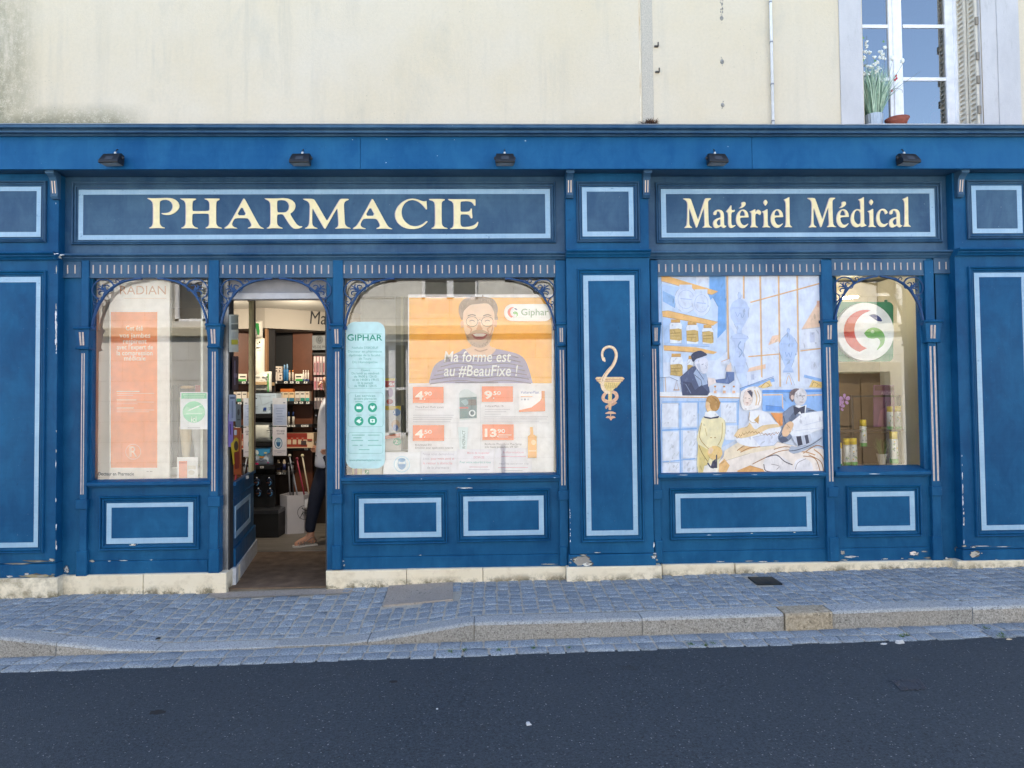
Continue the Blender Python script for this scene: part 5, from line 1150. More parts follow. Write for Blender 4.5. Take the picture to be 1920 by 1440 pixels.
r.poly([(668.5, 762), (674, 762), (674, 761), (677.5, 763.5), (677.5, 767), (668.5, 767)], 'dcefe9'); r.poly([(698.5, 769), (693.5, 763.5), (695, 760), (698.5, 762), (702, 760), (703.5, 763.5)], 'dcefe9'); r.poly([(668, 790), (672, 786), (678, 790), (674, 794)], 'dcefe9'); r.line([(672, 790), (677, 784)], 1.2, 'dcefe9'); r.rrect(694, 785.5, 703, 792.5, 1, 'dcefe9'); r.line([(696.5, 789), (700.5, 789)], 1.4, '2aa184'); r.line([(698.5, 787), (698.5, 791)], 1.4, '2aa184')
for x, y, w_ in ((666, 752.5, 14), (691, 752.5, 14), (668, 777.5, 10), (692, 777.5, 14), (660, 815, 24), (690, 815, 22), (662, 820, 16), (659, 825, 22), (690, 825, 20), (661, 834, 10), (675, 834, 5), (690, 834, 26), (673, 842, 20)): r.rect(x, y, x+w_, y+1.6, '86bdb4')
r.text('www.pharmaciegiphar.com', 655, 715, 864, 860.5, '6fb0a6')
done(r)

r = sheet('poster', 'large orange price poster of a smiling man filling the middle window', 'poster', 765, 552, 1038, 888, .085, 'eeeef6', .003)
r.rect(767, 558, 1034.5, 718.5, 'ffba38'); r.rect(803, 559, 848, 588, 'fdb024')
# the man: striped violet shirt, neck, head, hair, beard, glasses
r.poly(smooth([(804, 718.5), (810, 695), (818, 682), (835, 672), (862, 659), (874, 654), (924, 654), (950, 658), (975, 666), (988, 682), (999, 718.5)], 3), '9690bd')
for k in range(7):
    y = 664+k*8; r.line([(max(806, 838-k*6), y+8), (860, y+1), (900, y+5), (945, y+1), (min(996, 972+k*4), y+7)], 2.0, '6a5f78', 3)
r.poly(smooth([(872, 655), (884, 648), (884, 628), (918, 628), (918, 648), (930, 654), (920, 666), (902, 671), (884, 667), (872, 655)], 3)[:-1], 'ecc4a6')
r.poly(smooth([(865, 600), (860, 585), (862, 570), (872, 560), (890, 557), (912, 557), (926, 562), (933, 575), (932, 590), (928, 602), (865, 600)], 3)[:-1], 'a0826a')
r.poly(smooth([(868, 596), (870, 582), (880, 569), (898, 566), (916, 570), (926, 584), (927, 606), (925, 622), (918, 640), (906, 650), (892, 650), (879, 640), (872, 624), (868, 606), (868, 596)], 3)[:-1], 'f6d6bd')
r.ell(866.5, 608, 3.2, 7, 'dfae8e'); r.ell(929, 607, 3.2, 7, 'dfae8e')
r.poly(smooth([(871, 620), (876, 628), (885, 622), (899, 617), (913, 622), (921, 628), (925, 620), (919, 641), (907, 651), (892, 651), (878, 641), (871, 620)], 3)[:-1], 'c4a58c')
r.poly(smooth([(884, 627), (892, 624.5), (906, 624.5), (914, 627), (908, 635), (899, 637), (890, 635), (884, 627)], 3)[:-1], 'a8544a'); r.poly([(886, 627), (893, 625.5), (905, 625.5), (912, 627), (906, 631), (892, 631)], 'f6f2ec')
r.poly(smooth([(897, 604), (895, 613), (893, 617), (899, 619), (905, 617), (902, 612), (901, 604)], 3), 'dba582')
for x in (885, 914): r.line([(x+11*math.cos(t), 603+9.5*math.sin(t)) for t in [2*math.pi*i/22 for i in range(23)]], .9, '6b5a4e'); r.line([(x-5, 602.5), (x, 600.5), (x+5, 602.5)], 1.3, '4a3a32', 3); r.line([(x-8, 592.5), (x, 590), (x+7, 592)], 2, '6b4d38', 3)
r.line([(896, 601), (899.5, 599), (903, 601)], .9, '6b5a4e')
r.poly(smooth([(866, 588), (863, 572), (872, 560), (884, 563), (900, 558), (915, 563), (929, 566), (932, 588), (925, 576), (913, 569), (896, 570), (880, 573), (866, 588)], 3)[:-1], '9c7f66')
for k in range(46):
    t_ = math.pi*(1.0+rnd.random()); x, y = 898+31*math.cos(t_)+rnd.uniform(-3, 3), 583+22*math.sin(t_)+rnd.uniform(-2, 4); r.line([(x, y), (x+rnd.uniform(-4, 4), y-rnd.uniform(2, 7))], .9, rnd.choice(('84684f', 'bfa083', '957a60')))
for k in range(60):
    t_ = math.pi*(.06+.88*rnd.random()); x, y = 898+25*math.cos(t_)*rnd.uniform(.8, 1.02), 622+27*math.sin(t_)*rnd.uniform(.82, 1.04); r.line([(x, y), (x+rnd.uniform(-1, 1), y+rnd.uniform(1.5, 3.5))], .7, rnd.choice(('8a6c54', 'c09c80', '9a7a60')))
for q, cl in ((((876, 612), (884, 617), (882, 624)), 'd9a585'), (((922, 612), (914, 617), (917, 624)), 'd9a585'), (((874, 590), (880, 580), (896, 576)), 'f3d3b6'), (((925, 600), (923, 618), (918, 630)), 'd6a384'), (((890, 655), (900, 659), (914, 655)), 'c08f70')): r.line(q, 2.4, cl, 3)
r.rrect(945, 570.5, 1036, 602.5, 15.5, 'f4f3f4', 8); giphar_g(r, 962, 586.5, 12.5)
r.text('Giphar', 977, 1028, 591.5, 579.5, '7c9a74', .008)
r.text('Ma forme est', 833, 957, 678.5, 659, 'ffffff', .008, .12); r.text('au #BeauFixe !', 832, 969, 705, 685, 'ffffff', .008, .12)
r.line([(853, 717.3), (934, 717.3)], 1.6, '3a3550')
def price(x0, y0, x1, y1, big, small, extra=None, wide=18):
    r.rect(x0, y0, x1, y1, 'f3813f'); r.text(big, x0+4.5, x0+4.5+wide, y1-6.5, y0+9, 'fff6f0', .04); r.text(small, x0+6.5+wide, x0+6.5+wide+14, y0+16, y0+9, 'fff6f0', .02); r.ell(x0+7+wide, y1-7, 1.3, 1.3, 'fff6f0')
    if extra: r.rect(x0+8+wide, y0+19, x1-4, y0+20.6, 'fde0d0'); r.rect(x0+8+wide, y0+23, x1-10, y0+24.4, 'fde0d0')
price(774.5, 725.5, 832, 755.5, '4', '90', None, 15); price(903.5, 724.5, 961.5, 753.5, '9', '50', None, 15); price(774.5, 797, 833, 826.5, '4', '50', None, 15); price(904.5, 795.5, 963, 825, '13', '90', 1, 22)
for x, y, t, x1 in ((779, 765, 'Thera Pearl Multi zones', 832), (909, 763, 'VoltarenPlast 1%', 944), (779, 836, 'RHIZINACTIV', 810), (779, 841, 'Emulsion pour application cutanée', 850), (909, 834, 'Bioderma Photoderm Max Spray', 978), (909, 839.5, 'très haute protection SPF 50+', 972)): r.text(t, x, x1, y, y-3.6, '6d6d7c')
for x, y, w_ in ((779, 768, 38), (909, 767, 47), (909, 771.5, 40), (909, 776, 30), (775, 778, 76), (775, 782, 74), (775, 786, 72), (775, 790, 70), (907, 781, 120), (907, 785, 118), (907, 789, 104)): r.rect(x, y, x+w_, y+.9, 'b9bac8')
r.rect(773, 792.5, 1030, 793.1, 'c9cad6'); r.rect(900.6, 722, 901.2, 880, 'd5d6e0')
r.poly([(861, 738), (864, 733), (870, 730), (878, 730), (884, 734), (894, 740), (894, 785), (862, 788.5)], 'cfd9df'); r.poly([(862, 746), (894, 744), (894, 783), (862, 785)], '3f6f7c'); r.rect(862, 763, 878, 766, 'd9493c'); r.poly([(864, 752), (874, 748), (880, 756), (872, 761)], '7fa9b8'); r.rect(878, 749, 893, 760, '4a3f44'); r.ell(885.5, 774.5, 6.4, 6.4, 'dfe8ee'); r.ell(885.5, 774.5, 3.8, 3.8, '2f5a70'); r.poly([(864, 768), (877, 767), (877, 784), (866, 783)], '1f6f78')
r.poly([(972, 731), (1021, 733), (1022, 771), (973, 772.5)], 'f3f1f6'); r.poly([(973, 772.5), (973, 769), (996, 764), (1012, 752), (1021, 738), (1022, 771)], 'ee8b4f'); r.text('VoltarenPlast', 976, 1011, 738, 733, '6f78b0', .006); r.rect(976, 743, 998, 744.4, 'e3a05a'); r.ell(978, 749, 1.8, 1.8, 'c9ccd8'); r.ell(984, 749, 1.8, 1.8, '8d90a8'); r.ell(990, 749, 1.8, 1.8, 'c9ccd8'); r.poly([(1015, 733), (1021, 733), (1021, 752), (1015, 750)], 'e9934a')
r.poly([(859, 800.5), (878, 801), (875, 842), (862, 842)], 'd6e6ee'); r.line([(863, 838), (864, 806)], .6, 'b3c9d6')
vs, fs = glyphs('RHIZINACT', .01); mxx = max(v[0] for v in vs); k_ = 34/mxx; r.up(); r.add([r.P(872.5-y*5.2/CAP, 841-x*k_) for x, y in vs], fs, plain('3f6f78'))
r.poly([(993.5, 800.5), (998.5, 800.5), (1000, 814), (1006, 818), (1006, 858), (989.5, 858), (989.5, 818), (994, 814)], 'f3b548'); r.ell(1000, 829, 4.5, 5, 'f9dfae'); r.rect(991, 844, 1005, 846, 'f9dfae')
done(r)
# papers in front of the foot of the poster
r = sheet('paper', 'white paper with a blue masked face symbol at the foot of the middle window', 'paper', 719, 848, 788, 893, .068, 'e9ebf4', .001, 'papers along the middle window')
r.ell(753.5, 870.5, 15.5, 15.5, 'bcd8ec', 28); r.ell(753.5, 870.5, 13.5, 13.5, 'e6eef6', 28); r.ell(753.5, 870, 8, 10.5, '7fb2da', 20); r.ell(753.5, 868, 6.6, 6.5, 'e3ebf2', 18); r.poly([(746.5, 870), (760.5, 870), (758, 878), (753.5, 881), (749, 878)], '3f86c4'); r.ell(753.5, 862.5, 7, 4, '6ba3d2', 18); done(r)
r = sheet('paper', 'white paper with pale red and grey lines beside the masked face paper', 'paper', 788.6, 846, 857, 892, .069, 'e4e4f2', .001, 'papers along the middle window')
r.text('Nous vous demandons', 793, 851, 853.5, 849, 'a9a6c0'); r.text('Si vous', 793, 805, 862, 858, 'b5b2c6'); r.text('pour votre santé et', 808, 852, 862, 857.5, 'd99ab0', .01); r.text('le retour à domicile', 793, 848, 870.5, 866, 'd99ab0', .01); r.text('de la pharmacie', 801, 842, 879, 874, 'a3a3b8'); done(r)
r = sheet('paper', 'white paper with pale red and teal lines in the middle of the row', 'paper', 857.6, 842, 927, 891, .070, 'e6e5f3', .001, 'papers along the middle window')
r.text('Merci de respecter', 876, 918, 851, 847, 'd99ab0', .01); r.text('DISTANCES', 888, 908, 859.5, 855.5, 'cf8aa6', .01); r.text('Pour votre sécurité à tous', 862, 920, 868.5, 864.5, '5fb0b8', .01); r.rect(880, 875, 915, 876.2, 'c99ab4'); r.rect(878, 880, 918, 881.2, 'c3c0d6'); done(r)
r = sheet('paper', 'white paper with faint pink lines at the right end of the row', 'paper', 927.6, 840, 997, 889.5, .071, 'e3e3f1', .001, 'papers along the middle window')
r.text('Information', 944, 982, 850, 846, 'd9a0b8', .006); r.rect(940, 855, 986, 856.4, 'dcaac0'); r.text('veuillez patienter svp', 936, 991, 871, 867, 'a9a8bc'); r.rect(934, 876, 990, 877.2, 'dcaac0'); r.rect(946, 882, 980, 883.2, 'b6b5c8'); done(r)
# products between sticker and poster, on two low stands
def pack(label, a, bq, c, d, top, col, Y=.30, marks=()):
    goods('nappy_pack', label, a, bq, c, d, Y, .14, col, [('rect', a, bq, c, bq+(d-bq)*.09, top)]+list(marks), 'packs behind the green sticker', 'pack', 0)
pack('red and white pack with a yellow top behind the green sticker', 716, 709, 740.5, 762, 'f0d24a', 'e9e3e6', .34, [('rect', 720, 714, 740, 726, 'd9605a'), ('text', '4kg', 729, 739, 723, 717, 'f7f0f0', .02), ('ell', 732, 736, 5, 9, 'c9aacb'), ('ell', 731, 753, 6, 5, 'd5604f')])
pack('blue and cream pack with a yellow top below the red pack', 714, 761, 751.5, 846, 'efd04a', 'e3e0dc', .30, [('ell', 744, 773, 7, 7, '7f9fd0'), ('text', '3', 737, 741, 776, 770, 'f0f3f8', .02), ('ell', 742, 796, 8, 9, 'e6c9a8'), ('ell', 742, 802, 5, 6, '8fa3d6'), ('poly', [(716, 818), (751, 812), (751, 820), (716, 824)], 'e0805a'), ('ell', 745, 828, 8, 7, '58b090'), ('text', '2', 740, 746, 832, 824, 'f3f8f4', .02)])
b = MB(plain('d8d6d0', .6)); b.pbox(700, 846, 760, 893, .24, .5); tag(b.build('display_stand', None, 0, at(730, 893, .24)), 'low pale stand under the packs behind the green sticker', 'stand')
goods('carton', 'small yellow and mauve carton lying low behind the green sticker', 660, 872, 678, 893, .20, .08, 'd9c27a', [('rect', 664, 876, 670, 892, '9a4a66'), ('rect', 672, 876, 677, 892, 'e8d98a')], 'cartons at the foot of the middle window')
goods('carton', 'white carton with a green square low behind the green sticker', 679, 876, 716, 893, .16, .08, 'e6e6e2', [('rect', 684, 881, 692, 891, '2f9a6a'), ('line', [(685, 889), (690, 883)], 1, 'dff0e6')], 'cartons at the foot of the middle window')
b = MB(plain('8f8a78', .6)); b.pbox(742.5, 556, 766, 893, .55, .57); b.pbox(752, 556, 757, 893, .53, .55, plain('b3ac8d', .5))
b.pbox(676, 556, 740, 560, .53, .57); tag(b.build('display_screen', None, 0, at(755, 893, .55)), 'tall olive grey display screen standing behind the packs', 'screen')
b = MB(plain('c8c5bc', .8)); b.box(xw(676, .7), xw(1100, .7), .72, .74, z2d, 2.75); tag(b.build('window_backing', None, 0, (0, .72, z2d)), 'plain pale backing board behind the poster in the middle window', 'board')

# ---- right window: green sign with white disc, shelf, cans, plant, orchid, tube lamp
sg = thing('hanging_sign', 'green square sign with a white G disc hanging in the right window', 'sign', at(1622, 680, .20))
b = Art(.215, mk=lambda h: plain(h, .35)); b.rrect(1566, 566, 1675, 678, 10, '0f7a4c'); v = list(b.v); o = len(b.v)
k_ = len(v); b.add([(x, y+.03, z) for x, y, z in v], [tuple(range(k_-1, -1, -1))]); b.add([b.v[i] for i in range(k_)]+[b.v[k_+i] for i in range(k_)], [(i, k_+i, k_+(i+1) % k_, (i+1) % k_) for i in range(k_)])
for x in (1577, 1661): b.ell(x, 564.5, 3.2, 2.4, '2a7a58', 12)
b.build('sign_board', sg)
dcx, dcy = 1623, 622; pc = at(dcx, dcy, .16); R_ = (at(dcx+54, dcy, .16)-pc).x
b = MB(plain('eceef3', .3)); b.tube([pc+Vector((0, .05, 0)), pc+Vector((0, .006, 0)), pc], [R_, R_, R_*.985], 48, None, True, False); b.build('disc', sg)
r = Art(.1585); giphar_g(r, dcx, dcy, 50, True, ('cf3f2a', '1c2c78', '63ad48', 'eceef3')); r.build('disc_mark', sg)
r = sheet('poster', 'purple framed poster leaning at the back of the right window', 'poster', 1638, 722, 1692, 800, .62, '8a5a86', .01)
r.rect(1640, 724, 1690, 732, '6a3a52'); r.text('AROMA', 1652, 1676, 740, 734, 'd9c0d0'); r.line([(1648, 800), (1662, 752)], 1.2, '3a2a3c'); r.poly([(1650, 770), (1690, 745), (1690, 800), (1645, 800)], 'b06f9c'); done(r)
dk = thing('display_shelf', 'dark framed display shelf in the right window holding yellow capped cans', 'shelf', at(1645, 870, .6))
b = MB(plain('221c1c', .5))
for q in ((1597, 741, 1601.5, 872), (1687, 741, 1694, 872), (1597, 741, 1694, 744.5)): b.pbox(*q, .52, .56)
b.build('frame', dk)
b = MB(plain('3a2c26', .5))
b.pbox(1562, 806, 1694, 809.5, .44, .66); b.pbox(1562, 838, 1640, 841, .42, .62); b.build('shelf_board', dk)
b = MB(plain('40362e', .55, 0, .25, 6)); b.pbox(1562, 812, 1690, 874, .60, .64); b.build('back_panel', dk)
b = MB(plain('6f5940', .55, 0, .2, 5)); b.box(xw(1555, .85), xw(1700, .85), .86, .90, z3d, at(1630, 700, .86).z); b.box(xw(1555, .85), xw(1800, .85), .86, .90, at(1630, 700, .86).z, 2.75, plain('b9b09c', .7)); tag(b.build('wooden_backing', None, 0, (xw(1630, .85), .86, z3d)), 'brown wooden backing with a cream top at the back of the right window', 'board')
CAN = [(1573.5, 830, 876, .20, 'yellow capped can at the left edge of the right window, partly hidden by the post'), (1588, 822, 874, .24, 'yellow capped can, left one of the touching pair on the sill'), (1601, 821.5, 873.5, .24, 'yellow capped can, right one of the touching pair on the sill'),
       (1619, 787, 838, .46, 'yellow capped can alone on the low shelf above the plant pot'), (1669, 762, 806, .48, 'yellow capped can, left one of the pair high on the right shelf'), (1684.5, 761.5, 806, .48, 'yellow capped can, right one of the pair high on the right shelf'), (1676.5, 809, 869, .26, 'yellow capped can standing beside the white plant pot')]
for px, y0, y1, Y, lb in CAN:
    base = at(px, y1, Y); h = at(px, y0, Y).z-base.z; rr = h*.122; t = thing('spray_can', lb, 'spray can', base, 'yellow capped cans in the right window')
    b = MB(plain('dfe4ea', .3, .1)); b.lathe([(rr*.9, 0), (rr, .004), (rr, h*.74), (rr*.93, h*.77)], base, 20); b.build('can_body', t)
    b = MB(plain('eed12c', .4)); b.lathe([(rr*.93, h*.772), (rr*.95, h*.985), (rr*.85, h)], base, 20); b.build('cap', t)
    b = MB(plain('4fae62', .4)); b.lathe([(rr*1.015, h*.01), (rr*1.015, h*.15)], base, 20); 
    for k in range(9):
        an = math.radians(225+rnd.uniform(0, 95)); zz_ = h*rnd.uniform(.22, .68); c0 = Vector((base.x+math.cos(an)*rr*1.02, base.y+math.sin(an)*rr*1.02, base.z+zz_)); tgv = Vector((-math.sin(an), math.cos(an), 0)); s_ = rr*.22
        b.add([c0-tgv*s_, c0+Vector((0, 0, -s_*1.2)), c0+tgv*s_, c0+Vector((0, 0, s_*1.4))], [(0, 1, 2, 3)], plain(rnd.choice(('7fae6a', '8aa0b4', 'e0c05a', '6f88a0')), .4))
    b.build('label_band', t)
def blades(b, c, nb, h, spread, m, w0=.003, bend=.5, hv=.3):
    for _ in range(nb):
        an = rnd.uniform(0, 2*math.pi); s_ = spread*rnd.random()**.6; hh = h*rnd.uniform(1-hv, 1); base = Vector((c[0]+math.cos(an)*s_*.25, c[1]+math.sin(an)*s_*.25, c[2]))
        tip = Vector((c[0]+math.cos(an)*s_, c[1]+math.sin(an)*s_, c[2]+hh)); mid = base.lerp(tip, .5)+Vector((0, 0, hh*.06*bend))-Vector((math.cos(an), math.sin(an), 0))*s_*.2*bend
        sd = Vector((-math.sin(an), math.cos(an), 0)); sd = (sd+Vector((.6, 0, 0))).normalized()
        b.add([base-sd*w0, base+sd*w0, mid+sd*w0*.9, tip, mid-sd*w0*.9], [(0, 1, 2, 3, 4)], m)
p = at(1654, 873, .30); t = thing('potted_plant', 'wispy green plant in a white pot on the right window sill', 'plant', p)
b = MB(plain('e8eaee', .35)); hp_ = at(1654, 851, .30).z-p.z; b.lathe([(.028, 0), (.046, hp_), (.048, hp_), (.043, hp_-.003), (.040, hp_-.012)], p, 22); b.build('pot', t)
b = MB(plain('5f7a4a', .6), plain('8ba36f', .6)); blades(b, (p.x, p.y, p.z+hp_-.01), 170, .17, .095, 0, .0016, .8, .55); blades(b, (p.x, p.y, p.z+hp_-.01), 70, .16, .09, 1, .0014, .8, .6); b.build('foliage', t)
p = at(1577, 806, .46); t = thing('orchid', 'purple orchid bloom beside the left post of the right window', 'orchid', p)
b = MB(plain('5a6a3a', .6)); b.tube(smooth([(p.x, p.y, p.z), (p.x-.01, p.y, p.z+.12), (p.x+.02, p.y-.01, p.z+.24), (p.x-.03, p.y-.02, p.z+.30)], 4), .003, 6); b.build('stem', t)
M_ORC = plain('c595e0', .6, 0, .2, 30)
b = MB(M_ORC, plain('e3c9ea', .6), plain('7a3a86', .6))
for fx, fy, s_ in ((1570, 753, 1.35), (1583, 749, 1.6), (1575, 763, 1.3), (1567, 742, .9)):
    q = at(fx, fy, .42)
    for k in range(5):
        an = math.radians(90+72*k); l = .034*s_; ww = .6 if k in (1, 4) else .42
        pts = [q+Vector((math.cos(an+d)*l*rr_, -.006*rr_, math.sin(an+d)*l*rr_)) for d, rr_ in ((0, .1), (-ww, .6), (-ww*.6, .95), (0, 1.05), (ww*.6, .95), (ww, .6))]
        b.poly(pts, 0)
    b.ball(q+Vector((0, -.012, -.004)), .007*s_, .007*s_, .009*s_, 2, 8, 5)
b.build('flower', t)
p = at(1591, 558, .55); b = MB(emit('lit_tube', (1, .82, .5), 40)); b.tube([at(1579, 559, .55), at(1608, 556.5, .55)], .011, 10); tl = tag(b.build('tube_lamp', None, 0, p), 'short warm lit tube lamp near the top of the right window', 'lamp')

# ---- painted mural panel
class Mural(Art):
    """adds loose brush strokes of darker and lighter tone inside every larger patch"""
    def poly(s, pts, h):
        super().poly(pts, h); s.wash(pts, h)
    def wash(s, pts, h):
        if not isinstance(h, str) or len(pts) < 4: return
        A = abs(sum(a[0]*c[1]-c[0]*a[1] for a, c in zip(pts, pts[1:]+pts[:1])))/2
        if A < 60: return
        x0, x1 = min(p[0] for p in pts), max(p[0] for p in pts); y0, y1 = min(p[1] for p in pts), max(p[1] for p in pts)
        def inside(x, y):
            r_ = False
            for (xa, ya), (xb, yb) in zip(pts, pts[1:]+pts[:1]):
                if (ya > y) != (yb > y) and x < (xb-xa)*(y-ya)/(yb-ya)+xa: r_ = not r_
            return r_
        ang = rnd.choice((1.2, 1.5, 1.9, 2.2)); v = [int(h[i:i+2], 16) for i in (0, 2, 4)]
        tone = lambda k: ''.join('%02x' % max(0, min(255, int(c*k if k < 1 else c+(255-c)*(k-1)))) for c in v)
        dk, dk2, lt = tone(.95), tone(.88), tone(1.10)
        for _ in range(min(16, int(A/30))):
            x, y = rnd.uniform(x0, x1), rnd.uniform(y0, y1); l = rnd.uniform(3, 11); a_ = ang+rnd.uniform(-.35, .35); xe, ye = x+l*math.cos(a_), y+l*math.sin(a_); xm, ym = (x+xe)/2+rnd.uniform(-1, 1), (y+ye)/2
            if inside(x, y) and inside(xe, ye) and inside(xm, ym):
                u = (x-x0)/(x1-x0+1e-6); hcol = rnd.choice((dk, dk, dk2)) if rnd.random() < .15+.7*u else lt
                s.line([(x, y), (xm, ym), (xe, ye)], [rnd.uniform(.8, 2), rnd.uniform(2.4, 5), .8], hcol)
        if A > 250 and max(v)-min(v) > 12:
            for a, c in zip(pts, pts[1:]):
                if rnd.random() < .3: s.line([a, c], .7, tone(.76))
mu = Mural(.012, mk=brushed, eps=.000012); mu.slab(1233, 514, 1547.5, 889, 'd3def4', .04)
mu.k = 1
def mp(*p): return [(1080+x/4, 500+y/4) for x, y in p]
def mq(*p): return [(1080+x/4, 760+y/4) for x, y in p]
PB_, MB_, DB_, TAN, WHT, INK = 'bcd2f0', '9dc0ec', '6fa6e2', 'e9b873', 'e8ecf8', '3a4668'
mu.poly(mp((640,65),(1125,65),(1130,640),(1060,700),(640,720)), 'c3d6f2'); mu.poly(mp((1000,70),(1120,70),(1125,470),(1060,540),(1065,300),(1000,180)), DB_); mu.poly(mp((612,68),(640,68),(655,940),(625,940)), 'a3c4ec')
mu.poly(mp((640,130),(1000,200),(1000,330),(900,300),(650,250)), 'b3cdf0'); mu.poly(mp((900,70),(990,75),(990,180),(905,165)), 'd5dff4'); mu.poly(mp((650,180),(750,230),(740,310),(650,260)), '8fb6e4')
mu.poly(mp((640,75),(700,75),(1065,185),(1020,210),(640,105)), TAN); mu.line(mp((640,108),(1020,212),(1060,190)), .8, 'b97f3a'); mu.poly(mp((960,200),(1020,212),(1062,190),(1010,250)), '7fb0e6')
for x, y, rx, ry in ((825, 245, 85, 100), (940, 275, 70, 95)):
    mu.ell(1080+x/4, 500+y/4, rx/4, ry/4, 'd3def5', 22); mu.rect(1080+(x-50)/4, 500+(y-ry-10)/4, 1080+(x+45)/4, 500+(y-ry+25)/4, 'cddaf3'); mu.line([(1080+x/4+rx/4*.72*math.cos(t), 500+y/4+ry/4*.7*math.sin(t)) for t in [2*math.pi*i/16 for i in range(17)]], .7, '9db4e0'); mu.line(mp((x-rx*.5, y-6), (x+rx*.5, y+2)), 1.6, 'a9bee6')
mu.poly(mp((645,335),(690,330),(1065,415),(1030,440),(650,372)), TAN); mu.line(mp((650,374),(1030,441)), 1, 'b97f3a'); mu.poly(mp((650,380),(1020,445),(1000,600),(660,590)), 'aecaf0')
def jar(x0, y0, x1, y1, lab):
    w_ = x1-x0; mu.poly(mp((x0, y0+45), (x0+12, y0+20), (x1-12, y0+20), (x1, y0+45), (x1-4, y1), (x0+4, y1)), 'e3e9f7'); mu.rect(1080+(x0+12)/4, 500+y0/4, 1080+(x1-14)/4, 500+(y0+24)/4, 'd3a45c'); mu.line(mp((x0+12, y0+24), (x1-14, y0+24)), .8, '8d6a3a')
    mu.poly(mp((x0, lab), (x1-30, lab-6), (x1-4, lab+2), (x1, lab+80), (x1-20, lab+86), (x0+2, lab+76)), 'c9aa66'); mu.line(mp((x0+8, lab+30), (x1-14, lab+26)), 1.2, '8f7438'); mu.line(mp((x0+8, lab+50), (x1-20, lab+50)), .8, '8f7438'); mu.line(mp((x0, y0+45), (x0+4, y1)), .6, '8aa6d6')
jar(700, 395, 795, 575, 470); jar(825, 412, 918, 578, 480); jar(944, 435, 1030, 580, 490); jar(704, 652, 800, 800, 735); jar(832, 668, 880, 800, 740)
mu.poly(mp((655,590),(900,605),(1060,640),(1030,655),(880,640),(660,625)), TAN); mu.line(mp((660,627),(880,642)), .9, 'b97f3a')
# window wall with bars, town and urns
mu.poly(mp((1130,65),(1842,65),(1862,900),(1240,900),(1150,700)), 'd6e0f6'); mu.poly(mp((1240,900),(1150,700),(1135,400),(1200,520),(1290,760),(1290,900)), 'c6d6f2')
mu.poly(mp((1690,470),(1810,270),(1845,280),(1850,450)), 'eccbb0'); mu.rect(1531, 564, 1537, 576, 'e8b59a'); mu.poly(mp((1690,470),(1850,455),(1855,610),(1680,620)), 'dde3f2'); mu.rect(1518, 623, 1527, 642, 'c3cbe2'); mu.poly(mp((1440,590),(1470,520),(1520,510),(1520,560)), 'f0cdb4'); mu.poly(mp((1410,605),(1520,565),(1530,700),(1410,700)), 'd9e1f2'); mu.poly(mp((1285,790),(1300,760),(1420,730),(1420,765)), 'efcbb0'); mu.poly(mp((1280,790),(1420,770),(1420,850),(1280,860)), 'd5def2'); mu.rect(1408, 702, 1414, 712, 'bcc8e4'); mu.rect(1520, 678, 1531, 693, 'cdd6ea')
for q in ([(1132,65),(1140,690)], [(1255,65),(1255,240)], [(1378,65),(1390,830)], [(1516,65),(1528,900)], [(1655,65),(1668,860)], [(1305,268),(1500,215),(1840,122)], [(1290,675),(1520,655)], [(1680,632),(1850,612)]): mu.line(mp(*q), 2.2, 'e8bd88'); mu.line(mp(*[(x+7, y+2) for x, y in q]), .7, 'c79460')
def urn(cx, pts, col, ln):
    mu.poly(mp(*[(cx+x, y) for x, y in pts], *[(cx-x, y) for x, y in reversed(pts)]), col)
    for x, y in pts[2::2]: mu.line(mp((cx-x*.8, y), (cx+x*.8, y)), .6, ln)
urn(1225, [(6,190),(14,215),(8,240),(50,265),(72,310),(66,380),(40,430),(18,470),(20,500),(60,520),(66,540),(40,570),(30,640),(52,700),(40,745),(26,800)], 'bccdee', '8fa9d8')
mu.line(mp((1195,340),(1210,375),(1230,345),(1245,385),(1262,350)), 1, '8ea6d2', 3); mu.line(mp((1235,560),(1215,600),(1245,640),(1220,680)), 2.2, '8fa6cc', 4)
urn(1590, [(4,460),(14,478),(8,500),(44,535),(70,580),(66,640),(44,700),(24,750),(40,785),(40,795)], 'b3c9ee', '86a6dc'); mu.line(mp((1568,640),(1580,675),(1594,645),(1606,680),(1618,640)), 1, '7f9cd2', 3)
mu.poly(mp((1580,800),(1600,800),(1640,890),(1545,890)), 'cbd8f0'); mu.line(mp((1575,880),(1594,815),(1615,885)), 1.2, 'd9b070', 3)
# counters
mu.poly(mp((620,940),(1230,945),(1225,985),(620,975)), 'e9ecf6'); mu.line(mp((622,976),(1225,984)), 1.6, 'dba25e'); mu.poly(mp((622,985),(1225,992),(1215,1290),(930,1440),(622,1440)), 'b6cff0')
mu.poly(mq((630,-60),(920,-50),(905,510),(636,510)), 'b9d0ef')
for q in ((645,1025,765,1205),(795,1022,905,1200),(1085,1022,1200,1170)): mu.rect(1080+q[0]/4, 500+q[1]/4, 1080+q[2]/4, 500+q[3]/4, 'dfe5f3')
for q in ((650,195,770,415),(800,190,905,395),(652,430,775,508),(800,410,905,508),(1120,150,1210,260)): mu.rect(1080+q[0]/4, 760+q[1]/4, 1080+q[2]/4, 760+q[3]/4, 'dde3ef')
for q in ([(778,1020),(780,1440)], [(915,1015),(915,1100)], [(640,1225),(905,1212)], [(645,1015),(1210,1012)], [(1215,1000),(1212,1190)]): mu.line(mp(*q), 1.8, '83b1ea')
for q in ([(778,0),(784,505)], [(640,190),(905,175)], [(640,425),(905,398)], [(640,-10),(640,505)]): mu.line(mq(*q), 1.6, '86b3ea')
for k in range(10): x, y = 660+rnd.random()*230, 210+rnd.random()*280; mu.line(mq((x, y), (x+20, y-30)), 1.4, 'c9d2da')
